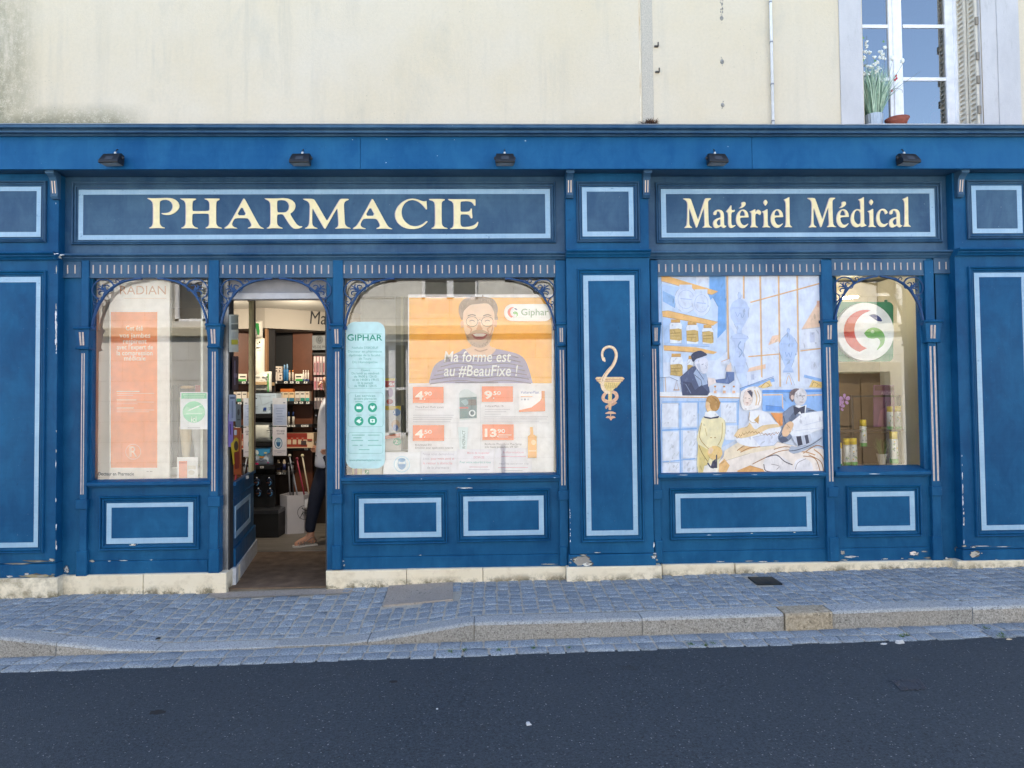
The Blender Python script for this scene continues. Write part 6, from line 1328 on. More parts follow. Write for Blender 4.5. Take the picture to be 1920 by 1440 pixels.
mu.poly(mp((1225,915),(1480,835),(1490,860),(1240,935)), '8db5ea'); mu.line(mp((1230,912),(1480,825)), 1, '5a86c8'); mu.poly(mp((1360,900),(1450,850),(1470,895),(1400,912)), 'e8c98a'); mu.line(mp((1385,905),(1420,870),(1450,890),(1430,905)), 1, '9a7434', 3)
mu.poly(mp((1710,810),(1855,845),(1858,870),(1705,830)), '8db5ea'); mu.poly(mp((1745,905),(1770,850),(1858,870),(1858,908)), 'ecc980'); mu.line(mp((1765,900),(1780,865),(1815,885),(1800,900)), 1, '9a7434', 3)
mu.poly(mp((1395,925),(1860,920),(1862,1100),(1395,1085)), '8fb9f0'); mu.poly(mp((1395,925),(1860,920),(1860,938),(1395,945)), '5f9ae4'); mu.line(mp((1400,962),(1545,960),(1548,1070)), 2.4, 'ecc6a0'); mu.line(mp((1728,965),(1860,960)), 2.4, 'ecc6a0'); mu.poly(mp((1420,1040),(1540,1050),(1560,1085),(1420,1080)), '5f97e0')
# pharmacist behind the counter with scales and bottles
mu.poly(mp((780,830),(870,750),(910,740),(960,800),(985,860),(1000,940),(985,965),(795,965)), '45557c'); mu.poly(mp((880,800),(905,760),(975,805),(985,880),(920,900)), '9db0cf'); mu.poly(mp((800,860),(860,870),(890,930),(940,890),(990,940),(980,965),(800,965)), '2f3d62'); mu.line(mp((885,810),(935,850),(945,900)), 1, '2a3450'); mu.line(mp((820,880),(860,950)), 1.2, '7f92b4'); mu.line(mp((905,770),(955,845)), 1, '33406a')
mu.poly(mp((1035,850),(1120,840),(1125,790),(1185,790),(1185,850),(1140,880),(1050,870)), '5c76a8'); mu.line(mp((1130,800),(1150,870)), 1, '3d527e'); mu.poly(mp((1120,770),(1135,730),(1160,720),(1165,785),(1130,788)), 'e3cfc4'); mu.poly(mp((1085,712),(1140,690),(1150,735),(1090,735)), 'd7deee'); mu.line(mp((1088,712),(1148,690)), 1, 'd09a68')
mu.poly(smooth(mp((885,720),(905,690),(960,680),(985,700),(990,745),(980,790),(950,803),(920,780),(895,750),(885,720)), 3)[:-1], 'd9dbe8'); mu.line(mp((940,735),(955,730)), 1, '6a7390'); mu.line(mp((968,740),(980,758),(970,765)), .8, '8d94ac', 2); mu.poly(mp((900,730),(925,725),(935,780),(955,800),(925,785)), 'b9c0d4')
mu.poly(smooth(mp((860,670),(880,645),(935,630),(980,660),(960,672),(905,690),(875,715),(860,670)), 3)[:-1], '2c3658'); mu.poly(mp((890,700),(960,672),(985,668),(985,680),(930,690),(895,718)), 'c6cfe4')
mu.poly(mp((985,830),(1040,840),(1050,870),(990,900)), 'e6d9d6')
mu.line(mp((620,835),(700,828),(765,858)), 1, '6f7fa0'); mu.line(mp((735,925),(752,855),(770,925)), .7, 'b57a3a'); mu.line(mp((728,925),(775,925)), 1.4, 'b57a3a'); mu.line(mp((668,830),(672,938)), .9, 'd5ac76')
for x in (1040, 1108, 1180): mu.poly(mp((x-14,920),(x-8,905),(x+10,905),(x+16,920),(x+18,958),(x-16,958)), 'd9e0ef'); mu.rect(1080+(x-6)/4, 500+893/4, 1080+(x+8)/4, 500+906/4, 'c98f4a'); mu.rect(1080+(x-10)/4, 500+930/4, 1080+(x+12)/4, 500+950/4, 'e3b592')
# boy in a long cream coat seen from behind, hat held behind his back
mu.poly(smooth(mq((935,120),(950,90),(1010,78),(1075,88),(1110,110),(1118,160),(1112,240),(1085,330),(1060,505),(915,505),(912,300),(905,240),(935,120)), 3)[:-1], 'ece1b6'); mu.poly(mq((912,290),(985,330),(1010,360),(985,430),(960,505),(918,505)), 'e0cb86'); mu.poly(mq((950,500),(960,455),(1000,440),(1060,470),(1060,508),(1010,508)), 'efe9e0'); mu.line(mq((940,130),(925,240),(985,320),(1010,330)), 1.2, 'b08d44', 3); mu.line(mq((965,170),(980,230)), .8, 'b9994f'); mu.line(mq((1095,130),(1090,240),(1060,300)), 1, 'b9994f', 3); mu.line(mq((985,430),(1005,460),(1030,470)), 2.5, '3a3f5a', 3); mu.line(mq((920,300),(945,360),(985,420)), 1.2, '8a6a34', 3)
mu.line(mq((1005,242),(1016,242)), 1.6, 'a98238'); mu.line(mq((1035,242),(1046,242)), 1.6, 'a98238'); mu.ell(1080+1040/4, 760+355/4, 14, 13, 'edc883', 20); mu.line(mq((1052,370),(1052,470)), 2.2, '3c3f5c'); mu.poly(mq((1005,470),(1020,420),(1045,400),(1050,470)), '2f3452'); mu.poly(mq((990,330),(1015,310),(1030,335),(1010,365),(990,360)), 'e6c7a4')
mu.poly(mp((965,1090),(1005,1080),(1040,1085),(1075,1125),(1065,1135),(960,1130)), 'eef0f4'); mu.poly(mp((955,1122),(1010,1132),(1072,1118),(1065,1136),(1000,1142),(960,1134)), '33395a'); mu.poly(smooth(mp((968,1050),(975,1000),(1010,968),(1050,975),(1075,1010),(1072,1060),(1040,1082),(1000,1080),(985,1090),(968,1050)), 3)[:-1], 'e8c493'); mu.poly(smooth(mp((972,1010),(985,975),(1020,966),(1060,985),(1078,1030),(1060,1075),(1030,1082),(1005,1060),(1000,1020),(972,1010)), 3)[:-1], 'b98a4c'); mu.line(mp((1020,980),(1060,1010),(1062,1060)), 1.2, '8f6630', 3); mu.ell(1080+985/4, 500+1050/4, 2.4, 4, 'e3b890')
# long drapery, woman in a bonnet, man with paper and top hat
mu.poly(mq((1070,420),(1130,350),(1200,320),(1400,250),(1620,300),(1870,330),(1876,508),(1065,508)), 'f0e4da'); mu.poly(mq((1110,340),(1240,260),(1340,270),(1500,310),(1600,300),(1300,360),(1100,420)), 'ecdcc2'); mu.poly(mq((1070,440),(1110,400),(1150,450),(1120,508),(1070,508)), 'e8b878'); mu.poly(mq((1205,490),(1300,450),(1400,480),(1420,508),(1210,508)), 'e0a868'); mu.poly(mq((1210,330),(1300,290),(1420,305),(1330,320),(1240,350)), 'dfb98a')
for q in ([(1205,340),(1260,300),(1330,290)], [(1230,352),(1300,318),(1380,310)], [(1320,440),(1400,400),(1520,345),(1640,330)], [(1700,360),(1800,300),(1872,330)], [(1700,380),(1790,400),(1830,505)], [(1740,370),(1830,420),(1855,505)], [(1480,330),(1560,310),(1640,320)]): mu.line(mq(*q), 1.5, 'a8743e', 4)
for q in ([(1780,330),(1840,380),(1870,460)], [(1640,345),(1720,350),(1790,372)]): mu.line(mq(*q), 2.2, 'c99c70', 4)
mu.poly(smooth(mq((1400,430),(1430,385),(1500,370),(1580,410),(1620,450),(1610,500),(1500,505),(1420,505),(1400,430)), 3)[:-1], 'e9e4e4'); mu.line(mq((1420,390),(1500,372),(1560,420),(1620,445)), 1.8, '4a4450', 4); mu.line(mq((1405,440),(1420,490),(1500,500)), 1.6, '6a5a58', 4); mu.poly(smooth(mq((1625,500),(1640,420),(1700,395),(1760,430),(1770,500),(1700,508),(1625,500)), 3)[:-1], 'ece9ec'); mu.line(mq((1640,480),(1660,430),(1720,400)), 1, '8a7a78', 3); mu.line(mq((1460,440),(1520,455),(1500,480)), .9, '7a6a68', 3)
mu.poly(smooth(mp((1300,1080),(1370,1075),(1440,1100),(1490,1160),(1530,1190),(1520,1300),(1350,1350),(1230,1330),(1190,1280),(1240,1220),(1290,1160),(1300,1080)), 3)[:-1], 'e9ebf6'); mu.poly(mp((1320,1280),(1500,1240),(1520,1300),(1480,1340),(1380,1350)), 'd9dff0'); mu.poly(smooth(mp((1180,1270),(1220,1215),(1280,1200),(1300,1170),(1340,1220),(1400,1190),(1500,1180),(1530,1200),(1440,1215),(1350,1260),(1240,1285),(1180,1270)), 3)[:-1], 'e9cb9c')
for k in range(13): x = 1195+k*25; y = 1270-22*math.sin(k*.45)-k*4.2; mu.line(mp((x, y), (x+10, y+16), (x+22, y+2)), 1, 'a87a3e', 2)
mu.line(mp((1300,1090),(1295,1150),(1340,1170),(1370,1110)), 1, 'c09a62', 3); mu.poly(mp((1330,1150),(1370,1115),(1365,1180)), 'd3a868')
mu.poly(smooth(mp((1228,1010),(1235,940),(1290,905),(1350,900),(1385,940),(1390,1000),(1370,1055),(1310,1075),(1250,1070),(1228,1010)), 3)[:-1], 'f1ecea'); mu.poly(smooth(mp((1250,985),(1268,930),(1310,925),(1325,960),(1315,1020),(1285,1045),(1255,1030),(1250,985)), 3)[:-1], 'f0ddd2'); mu.poly(mp((1280,935),(1305,925),(1322,945),(1318,985),(1300,960)), '4a4a62'); mu.line(mp((1262,985),(1275,985)), .9, '6a5a58'); mu.line(mp((1290,988),(1302,990)), .9, '6a5a58'); mu.line(mp((1270,1020),(1290,1022)), .9, 'c07a6a'); mu.line(mp((1335,925),(1352,980),(1345,1040)), 2.4, 'e3c49a', 4); mu.line(mp((1355,930),(1375,985),(1360,1040)), 1.2, 'c9a26c', 4)
mu.poly(mp((1455,1095),(1550,1100),(1545,1190),(1525,1195),(1490,1150)), 'e99a58')
mu.poly(smooth(mp((1545,1100),(1620,1040),(1690,1050),(1780,1075),(1820,1110),(1700,1150),(1630,1210),(1610,1290),(1540,1320),(1510,1280),(1545,1200),(1545,1100)), 3)[:-1], '76859f'); mu.poly(mp((1590,1140),(1640,1075),(1650,1130),(1610,1200)), '566580'); mu.line(mp((1550,1120),(1565,1200),(1520,1280)), 1.4, '3a4560', 3); mu.poly(mp((1510,1285),(1560,1270),(1590,1300),(1540,1325)), '4d5a76'); mu.line(mp((1735,1080),(1780,1078)), 1.6, '33405c')
mu.poly(smooth(mp((1625,960),(1640,925),(1690,912),(1722,940),(1725,990),(1705,1030),(1670,1042),(1638,1020),(1625,960)), 3)[:-1], 'd6d4d8'); mu.poly(smooth(mp((1595,985),(1600,940),(1635,915),(1670,918),(1640,945),(1625,1010),(1610,1005),(1595,985)), 3)[:-1], '75646a'); mu.line(mp((1665,970),(1682,968)), 1.2, '5a5560'); mu.line(mp((1695,970),(1712,968)), 1.2, '5a5560'); mu.line(mp((1690,965),(1700,995),(1688,1000)), .9, '8a8690', 2); mu.line(mp((1672,1015),(1700,1016)), 1, '8a5a58'); mu.ell(1080+1618/4, 500+980/4, 3, 4.5, 'd9c0b4')
mu.poly(mp((1640,1035),(1690,1045),(1725,1035),(1715,1100),(1690,1115),(1655,1095)), 'eceef4'); mu.poly(mp((1625,1045),(1668,1060),(1712,1042),(1708,1110),(1690,1112),(1675,1085),(1640,1115),(1632,1100)), '2f3550')
mu.poly(mp((1610,1165),(1690,1100),(1850,1080),(1862,1210),(1760,1245),(1620,1275),(1590,1240)), 'e9ecf8'); mu.line(mp((1700,1190),(1860,1150)), .8, 'c3cbe0'); mu.line(mp((1640,1230),(1860,1205)), .8, 'c3cbe0'); mu.poly(smooth(mp((1540,1240),(1560,1190),(1600,1160),(1628,1180),(1610,1230),(1580,1270),(1548,1270),(1540,1240)), 3)[:-1], 'e6bf9a'); mu.line(mp((1575,1180),(1600,1210)), 1, 'b08058')
mu.poly(mp((1610,1265),(1700,1250),(1745,1235),(1765,1300),(1740,1335),(1660,1350),(1635,1320)), 'c3cbdc'); mu.poly(mp((1645,1262),(1680,1258),(1695,1335),(1660,1345)), '2c3048'); mu.poly(mp((1705,1250),(1730,1245),(1745,1320),(1722,1330)), '3a4058'); mu.poly(smooth(mp((1590,1380),(1610,1345),(1660,1350),(1750,1330),(1800,1300),(1840,1275),(1830,1310),(1760,1350),(1680,1390),(1620,1400),(1590,1380)), 3)[:-1], 'aeb9cc'); mu.line(mp((1592,1382),(1660,1372),(1760,1335),(1835,1285)), 1.4, '3a4358', 4); mu.ell(1080+1690/4, 500+1255/4, 19, 3.2, 'dfe4f0', 20, -.15)
tag(mu.build('mural', None, 0, at(1390, 889, .012)), 'painted panel of an old time apothecary in pale blue and tan', 'mural')
# ================================================================== lamps on the fascia
LAMP = [(212, 304, -.30, 'floodlight above the left end of the large shop name, seen from its side'), (565, 304, -.12, 'floodlight above the letters near the middle of the large shop name'), (946.5, 306, .05, 'floodlight above the right end of the large name sign'), (1343, 305, .16, 'floodlight above the left part of the smaller name sign'), (1700, 303, .34, 'floodlight above the right end of the smaller name sign')]
proto = None
for px, py, yaw, lb in LAMP:
    p = at(px, py, YF-.07); base = Vector((p.x, YF, at(px, 292, YF).z))
    if proto is None:
        t = thing('floodlight', 'black '+lb, 'floodlight', base, 'floodlights on the fascia')
        b = MB(plain('202123', .42, .2)); x, y, z = base
        pr = [(-.022, -.012), (-.060, -.004), (-.085, -.012), (-.135, -.078), (-.140, -.104), (-.132, -.108), (-.034, -.108), (-.022, -.06)]
        W_ = .086; vs = [(x+sx_*(W_+.006 if 2 < k < 6 else W_-.006), y+a, z+c) for sx_ in (-1, 1) for k, (a, c) in enumerate(pr)]
        n_ = len(pr); b.add(vs, [tuple(range(n_)), tuple(range(2*n_-1, n_-1, -1))]+[(i, n_+i, n_+(i+1) % n_, (i+1) % n_) for i in range(n_)])
        b.add([(x-.035, y-.1115, z-.042), (x+.035, y-.1115, z-.042), (x+.035, y-.1385, z-.082), (x-.035, y-.1385, z-.082)], [(0, 1, 2, 3)], plain('3c3e42', .4, .2))
        hs = b.build('housing', t, .004)
        b = MB(plain('6f7276', .2)); b.add([(x-.08, y-.130, z-.1095), (x+.08, y-.130, z-.1095), (x+.08, y-.044, z-.1095), (x-.08, y-.044, z-.1095)], [(0, 1, 2, 3)]); b.build('lamp_glass', t)
        b = MB(plain('34363a', .5, .3)); b.tube([(x, y-.001, z+.055), (x, y-.016, z+.05), (x, y-.03, z+.02), (x, y-.036, z-.002)], .0045, 8); b.ball((x, y-.034, z+.012), .012, .012, .014, plain('c9ccd0', .3, .5)); b.box(x-.02, x+.02, y-.02, y-.001, z-.06, z-.02)
        b.build('bracket', t)
        for q in (-.09, .09): k_ = MB(plain('34363a', .5, .3)); k_.ball((x+q, y-.06, z-.045), .012, .016, .016); k_.build('pivot_knob', t); proto = t; ref = base
    else:
        t = proto.copy(); C.objects.link(t); t['label'] = 'black '+lb; t.location = base
        for ch in proto.children: c_ = ch.copy(); C.objects.link(c_); c_.parent = t
    t.rotation_euler = (0, 0, yaw*.25); t.scale = (.90, .95, .95)

# ================================================================== pavement and road fittings
b = MB(M_SLAB, M_MORTAR)
q = [v.copy() for v in COVER]; cen = sum(q, Vector())/4
b.add([cen+(v-cen)*.985+Vector((0, 0, .015)) for v in q]+[v+Vector((0, 0, -.03)) for v in q], [(0, 1, 2, 3)]+[(k, 4+k, 4+(k+1) % 4, (k+1) % 4) for k in range(4)], 0)
b.ball(q[0].lerp(q[2], .5)+Vector((0, 0, .015)), .008, .008, .002, plain('3a3835'))
tag(b.build('inspection_cover', None, 0, cen), 'smooth beige concrete access slab set in the cobbled pavement under the poster window', 'cover')
cen = sum(GRATE, Vector())/4
b = MB(plain('1c2126', .45, .5, .2, 80)); b.add([v+Vector((0, 0, .012)) for v in GRATE]+[v+Vector((0, 0, -.03)) for v in GRATE], [(0, 1, 2, 3)]+[(k, 4+k, 4+(k+1) % 4, (k+1) % 4) for k in range(4)])
b.add([cen+(v-cen)*s_+Vector((0, 0, .015)) for s_ in (.35, .28) for v in GRATE], [(k, (k+1) % 4, 4+(k+1) % 4, 4+k) for k in range(4)], plain('2d3438', .4, .5))
tag(b.build('valve_cover', None, 0, cen), 'small square black metal cover in the pavement below the mural', 'cover')
mq_ = [onroad(*p) for p in ((1690, 1296), (1738, 1292), (1725, 1275), (1672, 1277))]; cen = sum(mq_, Vector())/4
b = MB(plain('353a44', .7, .1, .2, 90))
b.add([v+Vector((0, 0, .003)) for v in mq_], [(0, 1, 2, 3)])
for s0, s1 in ((1, .93), (.74, .69), (.5, .44)): b.add([cen+(v-cen)*s_+Vector((0, 0, .0045)) for i, s_ in enumerate((s0, s1)) for v in mq_], [(k, (k+1) % 4, 4+(k+1) % 4, 4+k) for k in range(4)], plain('444850', .6, .2))
for k in range(12):
    t_ = 2*math.pi*k/12; c_ = cen+Vector((math.cos(t_)*.07, math.sin(t_)*.07, .006)); b.box(c_.x-.008, c_.x+.008, c_.y-.008, c_.y+.008, c_.z-.004, c_.z-.0005)
tag(b.build('road_valve_cover', None, 0, cen), 'worn square cast iron cover sunk in the asphalt at the right', 'cover')
def blotch(c, rx, ry, h, m, name, label, cat, group=None, jag=.35):
    n_ = 14; b = MB(m); rr_ = [1+rnd.uniform(-jag, jag) for _ in range(n_)]
    b.add([c+Vector((rx*rr_[k]*math.cos(2*math.pi*k/n_), ry*rr_[k]*math.sin(2*math.pi*k/n_), -.003)) for k in range(n_)]+[c+Vector((rx*.8*rr_[k]*math.cos(2*math.pi*k/n_), ry*.8*rr_[k]*math.sin(2*math.pi*k/n_), h*rnd.uniform(.5, 1.2))) for k in range(n_)]+[c+Vector((0, 0, h))],
          [(k, (k+1) % n_, n_+(k+1) % n_, n_+k) for k in range(n_)]+[(n_+k, n_+(k+1) % n_, 2*n_) for k in range(n_)])
    return tag(b.build(name, None, 0, c), label, cat, group)
PAPER = plain('b4b9c0', .8)
blotch(onroad(991, 1358), .016, .02, .008, PAPER, 'litter', 'crumpled scrap of white paper on the asphalt in front of the middle window', 'litter')
blotch(onroad(1687, 1206), .028, .012, .02, PAPER, 'litter', 'white tissue scrap lying against the gutter stones at the right', 'litter')
blotch(onroad(1657, 1208), .022, .008, .008, PAPER, 'litter', 'flat white paper scrap in the gutter left of the tissue scrap', 'litter')
blotch(onroad(1892, 1199), .02, .008, .005, plain('c9b9a0', .7), 'litter', 'beige scrap beside the weeds at the right end of the gutter', 'litter')
0 and blotch(onroad(1178, 1270), .010, .006, .004, PAPER, 'litter', 'tiny pale scrap on the road below the middle pilaster', 'litter')
blotch(onroad(819.5, 1329.5), .006, .006, .004, PAPER, 'pebble', 'tiny white pebble on the asphalt', 'pebble')
DK = plain('17191c', .8)
blotch(onroad(295, 1335), .055, .035, .0012, DK, 'oil_spot', 'dark stain on the asphalt at the lower left', 'stain', None, .25); blotch(onroad(738, 1278), .03, .02, .0012, DK, 'oil_spot', 'small dark stain on the asphalt below the concrete slab', 'stain', None, .2)
blotch(onpav(296, 1199)+Vector((0, 0, .008)), .016, .016, .004, DK, 'gum_spot', 'black blob on the cobbles near the dropped kerb', 'stain')
M_WEED = plain('4a6a2c', .6, 0, .3, 60)
for k, px in enumerate((845, 872, 935, 1000, 1068, 1296, 1322, 1338, 1690, 1700, 1850, 1880, 1876)):
    pt = onroad(px, 1231-(px-640)*.0255+rnd.uniform(-4, 0)) if k < 8 else onroad(px, (1196, 1193, 1181, 1193, 1196)[k-8]); b = MB(M_WEED); blades(b, (pt.x, pt.y, pt.z+.002), 26, .028, .035, 0, .0022, .5, .7)
    tag(b.build('weed', None, 0, pt), 'tiny green weed tuft growing between the gutter stones', 'weed', 'weeds along the gutter')

# ================================================================== window sill of the upper house, ledge
zs_ = wz0
p = at(1638, 224, .17); p.z = zs_; t = thing('flower_pot', 'tall pot of pale green stems with white blossoms on the upper window sill', 'plant', p)
b = MB(plain('a3adb8', .5, .5)); hpz = at(1638, 217, .17).z-p.z
n_ = 40; v = []
for z, r in ((0, .070), (hpz, .080), (hpz, .074), (hpz-.03, .072)):
    for k in range(n_): rr_ = r*(1+.03*(k % 2)); v.append((p.x+rr_*math.cos(2*math.pi*k/n_), p.y+rr_*math.sin(2*math.pi*k/n_), p.z+z))
b.add(v, [(i*n_+k, i*n_+(k+1) % n_, (i+1)*n_+(k+1) % n_, (i+1)*n_+k) for i in range(3) for k in range(n_)]); b.build('pot', t)
G1, G2, G3 = plain('7f9d84', .55, 0, .2, 30), plain('a9bfa4', .55, 0, .2, 30), plain('54705a', .6)
b = MB(G1, G2, G3); top = p+Vector((0, 0, hpz-.01))
for k in range(270):
    an = rnd.uniform(0, 6.28); r0 = .062*rnd.random()**.5; h = rnd.uniform(.30, .52); sp_ = rnd.uniform(.3, 1.5); dx = rnd.gauss(.025, .05)
    q0 = top+Vector((math.cos(an)*r0, math.sin(an)*r0, 0)); q1 = q0+Vector((math.cos(an)*r0*sp_*.5+dx*.5, math.sin(an)*r0*sp_*.4, h*.55)); q2 = q0+Vector((math.cos(an)*r0*sp_+dx*1.5, math.sin(an)*r0*sp_*.6, h))
    if q2.x < wx0+.012: q2.x = wx0+.012+rnd.random()*.02
    if q1.x < wx0+.01: q1.x = wx0+.01
    w_ = rnd.uniform(.0028, .0052); b.add([q0-Vector((w_, 0, 0)), q0+Vector((w_, 0, 0)), q1+Vector((w_, 0, 0)), q2, q1-Vector((w_, 0, 0))], [(0, 1, 2, 3, 4)], rnd.choice((0, 0, 1, 1, 2)))
b.build('stems', t)
b = MB(plain('e9ece6', .6), plain('5f8a3f', .6), plain('c5263c', .6), plain('6a6f68', .6))
for fx, fy, n_ in ((1625, 80, 5), (1624, 88, 4), (1623, 97, 6), (1632, 98, 5), (1659, 88, 6), (1651, 97, 5), (1640, 108, 6), (1621, 108, 4), (1651, 107, 5), (1644, 117, 5), (1657, 110, 4), (1626, 122, 6), (1634, 126, 5), (1648, 128, 4), (1622, 138, 4), (1655, 103, 4), (1640, 122, 4), (1630, 138, 3), (1657, 150, 3), (1643, 135, 4)):
    for k in range(n_+2): q = at(fx+rnd.uniform(-3, 3), fy+rnd.uniform(-3, 3), .15+rnd.uniform(-.04, .04)); b.ball(q, .0105, .010, .008, 0, 7, 5)
for fx, fy in ((1673, 109), (1692, 114)): b.ball(at(fx, fy, .16), .018, .018, .025, 0, 10, 7)
for fx, fy in ((1680, 142), (1681, 147), (1672, 170), (1678, 150)): b.ball(at(fx, fy, .14), .010, .010, .012, 2, 8, 5)
for fx, fy in ((1618, 72), (1656, 79), (1618, 114), (1640, 115)): b.poly([at(fx-2, fy, .15), at(fx+1, fy-4, .15), at(fx+3, fy+1, .15)], 1)
for q in ([(1645, 215), (1665, 178), (1726, 134)], [(1650, 215), (1668, 165), (1693, 118)], [(1648, 215), (1664, 150), (1674, 112)], [(1652, 215), (1672, 170), (1690, 168), (1692, 174)], [(1640, 215), (1655, 150), (1660, 90)], [(1634, 210), (1627, 140), (1625, 68)]): b.tube(smooth([tuple(at(x, y, .15)) for x, y in q], 4), .0017, 5, 3)
b.build('flowers', t)
p = at(1682, 229, .14); p.z = zs_; b = MB(plain('8a4a3a', .75)); zt3 = at(1682, 223.5, .14).z-zs_; b.lathe([(.07, 0), (.085, zt3*.6), (.105, zt3), (.098, zt3), (.085, zt3-.012)], p, 26)
tag(b.build('pot_saucer', None, 0, p), 'terracotta saucer on the upper window sill beside the flower pot', 'saucer')
p = at(1757, 226, .62); t = thing('flower_vase', 'red vase with red blooms and a pale leaf behind the upper window pane', 'vase', p)
b = MB(plain('b8344e', .4)); b.lathe([(.05, -.1), (.055, 0), (.05, .075), (.042, .08)], p, 18); b.build('vase', t)
b = MB(plain('b5223c', .6, 0, .3, 30), plain('a9b98a', .6), plain('4f6a40', .6))
for k in range(12): q = at(1752+rnd.uniform(-7, 9), 193+rnd.uniform(-9, 8), .6); b.ball(q, .024, .02, .02, 0, 8, 6)
b.poly([tuple(at(x, y, .58)) for x, y in smooth([(1760, 222), (1758, 208), (1766, 196), (1773, 192), (1772, 205), (1766, 216)], 3)], 1); b.tube([at(1757, 222, .6), at(1756, 200, .6)], .006, 6, 2); b.tube([at(1760, 222, .6), at(1768, 182, .6)], .004, 6, 2); b.build('bouquet', t)
b = MB(plain('5a6f4a', .6)); p = at(1735, 227, .5); p.z = zs_; blades(b, p, 40, at(1735, 222, .5).z-zs_+.02, .09, 0, .006, .5, .4); tag(b.build('low_plant', None, 0, p), 'low green plant on the upper sill beside the terracotta saucer', 'plant')
# dry nest remnant on the ledge
p = at(1217, 229, -.02); b = MB(plain('4a2f1e', .9, 0, .4, 60), plain('6b4a30', .9), plain('241710', .9))
for k in range(240):
    u = rnd.uniform(-1, 1); c0 = Vector((p.x+u*.085, p.y+rnd.uniform(-.04, .06), p.z-.01)); hh = .052*(1-abs(u-.25)**1.5)*rnd.uniform(.4, 1.05); d_ = Vector((rnd.uniform(-.03, .03)-(.03 if u < -.5 else 0), rnd.uniform(-.02, .02), max(hh, .008))); w_ = rnd.uniform(.002, .005)
    b.add([c0-Vector((w_, 0, 0)), c0+Vector((w_, 0, 0)), c0+d_], [(0, 1, 2)], rnd.choice((0, 0, 1, 2)))
tag(b.build('dry_nest', None, 0, p), 'ragged brown dry nest clump on the ledge at the foot of the repair strip', 'nest')

# ================================================================== person in the doorway
def skin_mesh(name, verts, edges, radii, mat, parent=None, sub=2, root=0):
    o0 = origin_of(parent) if parent else Vector()
    me = bpy.data.meshes.new(name); me.from_pydata([Vector(v)-o0 for v in verts], edges, []); o = bpy.data.objects.new(name, me); C.objects.link(o)
    o.modifiers.new('skin', 'SKIN'); s_ = o.modifiers.new('sub', 'SUBSURF'); s_.levels = s_.render_levels = sub
    if not me.skin_vertices: me.attributes.new('skin_vertices', 'FLOAT', 'POINT') if False else None
    for i, r in enumerate(radii): d = me.skin_vertices[0].data[i]; d.radius = r if isinstance(r, tuple) else (r, r); d.use_root = i == root
    dg = bpy.context.evaluated_depsgraph_get(); m2 = bpy.data.meshes.new_from_object(o.evaluated_get(dg)); o.modifiers.clear(); o.data = m2; m2.materials.clear(); m2.materials.append(mat)
    for f in m2.polygons: f.use_smooth = True
    if parent: o.parent = parent
    return o
def make_skin(name, chains, mat, parent=None, sub=2, root=0):
    """chains: lists of (point, radius); equal points are shared"""
    vs, rs, es, idx = [], [], [], {}
    for ch in chains:
        prev = None
        for p_, r_ in ch:
            k = tuple(round(c, 4) for c in p_)
            if k not in idx: idx[k] = len(vs); vs.append(Vector(p_)); rs.append(r_)
            i = idx[k]
            if prev is not None and prev != i: es.append((prev, i))
            prev = i
    me = bpy.data.meshes.new('t'); me.from_pydata(vs, es, []); o = bpy.data.objects.new('t', me); C.objects.link(o); bpy.context.view_layer.objects.active = o
    m = o.modifiers.new('skin', 'SKIN')
    if len(me.skin_vertices) == 0:
        bpy.ops.object.select_all(action='DESELECT'); o.select_set(True)
        with bpy.context.temp_override(active_object=o, object=o): bpy.ops.mesh.customdata_skin_add()
    for i, r in enumerate(rs): d = me.skin_vertices[0].data[i]; d.radius = (r, r) if not isinstance(r, tuple) else r; d.use_root = (i == root)
    s_ = o.modifiers.new('sub', 'SUBSURF'); s_.levels = s_.render_levels = sub; m.use_smooth_shade = True
    dg = bpy.context.evaluated_depsgraph_get(); m2 = bpy.data.meshes.new_from_object(o.evaluated_get(dg))
    C.objects.unlink(o); bpy.data.objects.remove(o)
    o0 = origin_of(parent) if parent else Vector()
    for v in m2.vertices: v.co -= o0
    m2.name = name; m2.materials.clear(); m2.materials.append(mat)
    for f in m2.polygons: f.use_smooth = True
    o = bpy.data.objects.new(name, m2); C.objects.link(o); o.parent = parent; return o
YPn = 1.80
ank = at(581.5, 1003, YPn); ground = FL
bx = at(613, 880, YPn).x                                    # hip centre
F_ = Vector((-.86, -.5, 0)).normalized(); Rt = Vector((F_.y, -F_.x, 0)); Up = Vector((0, 0, 1))   # facing left and towards the street; Rt = the person's right
Hp = Vector((bx+.02, YPn+.12, .93*1.085))
def bpt(f, r, z): return Vector((Hp.x, Hp.y, 0))+F_*f*1.05+Rt*r*1.05+Up*(FL+(z-FL)*1.085)
per = thing('person', 'person in white coat, dark trousers and strappy sandals half hidden by the door jamb', 'person', (Hp.x, Hp.y, FL))
M_SKIN = plain('c9957a', .55, 0, .06, 20); M_COAT = plain('d9dbe6', .7, 0, .05, 12); M_TROU = plain('121a30', .8, 0, .15, 20)
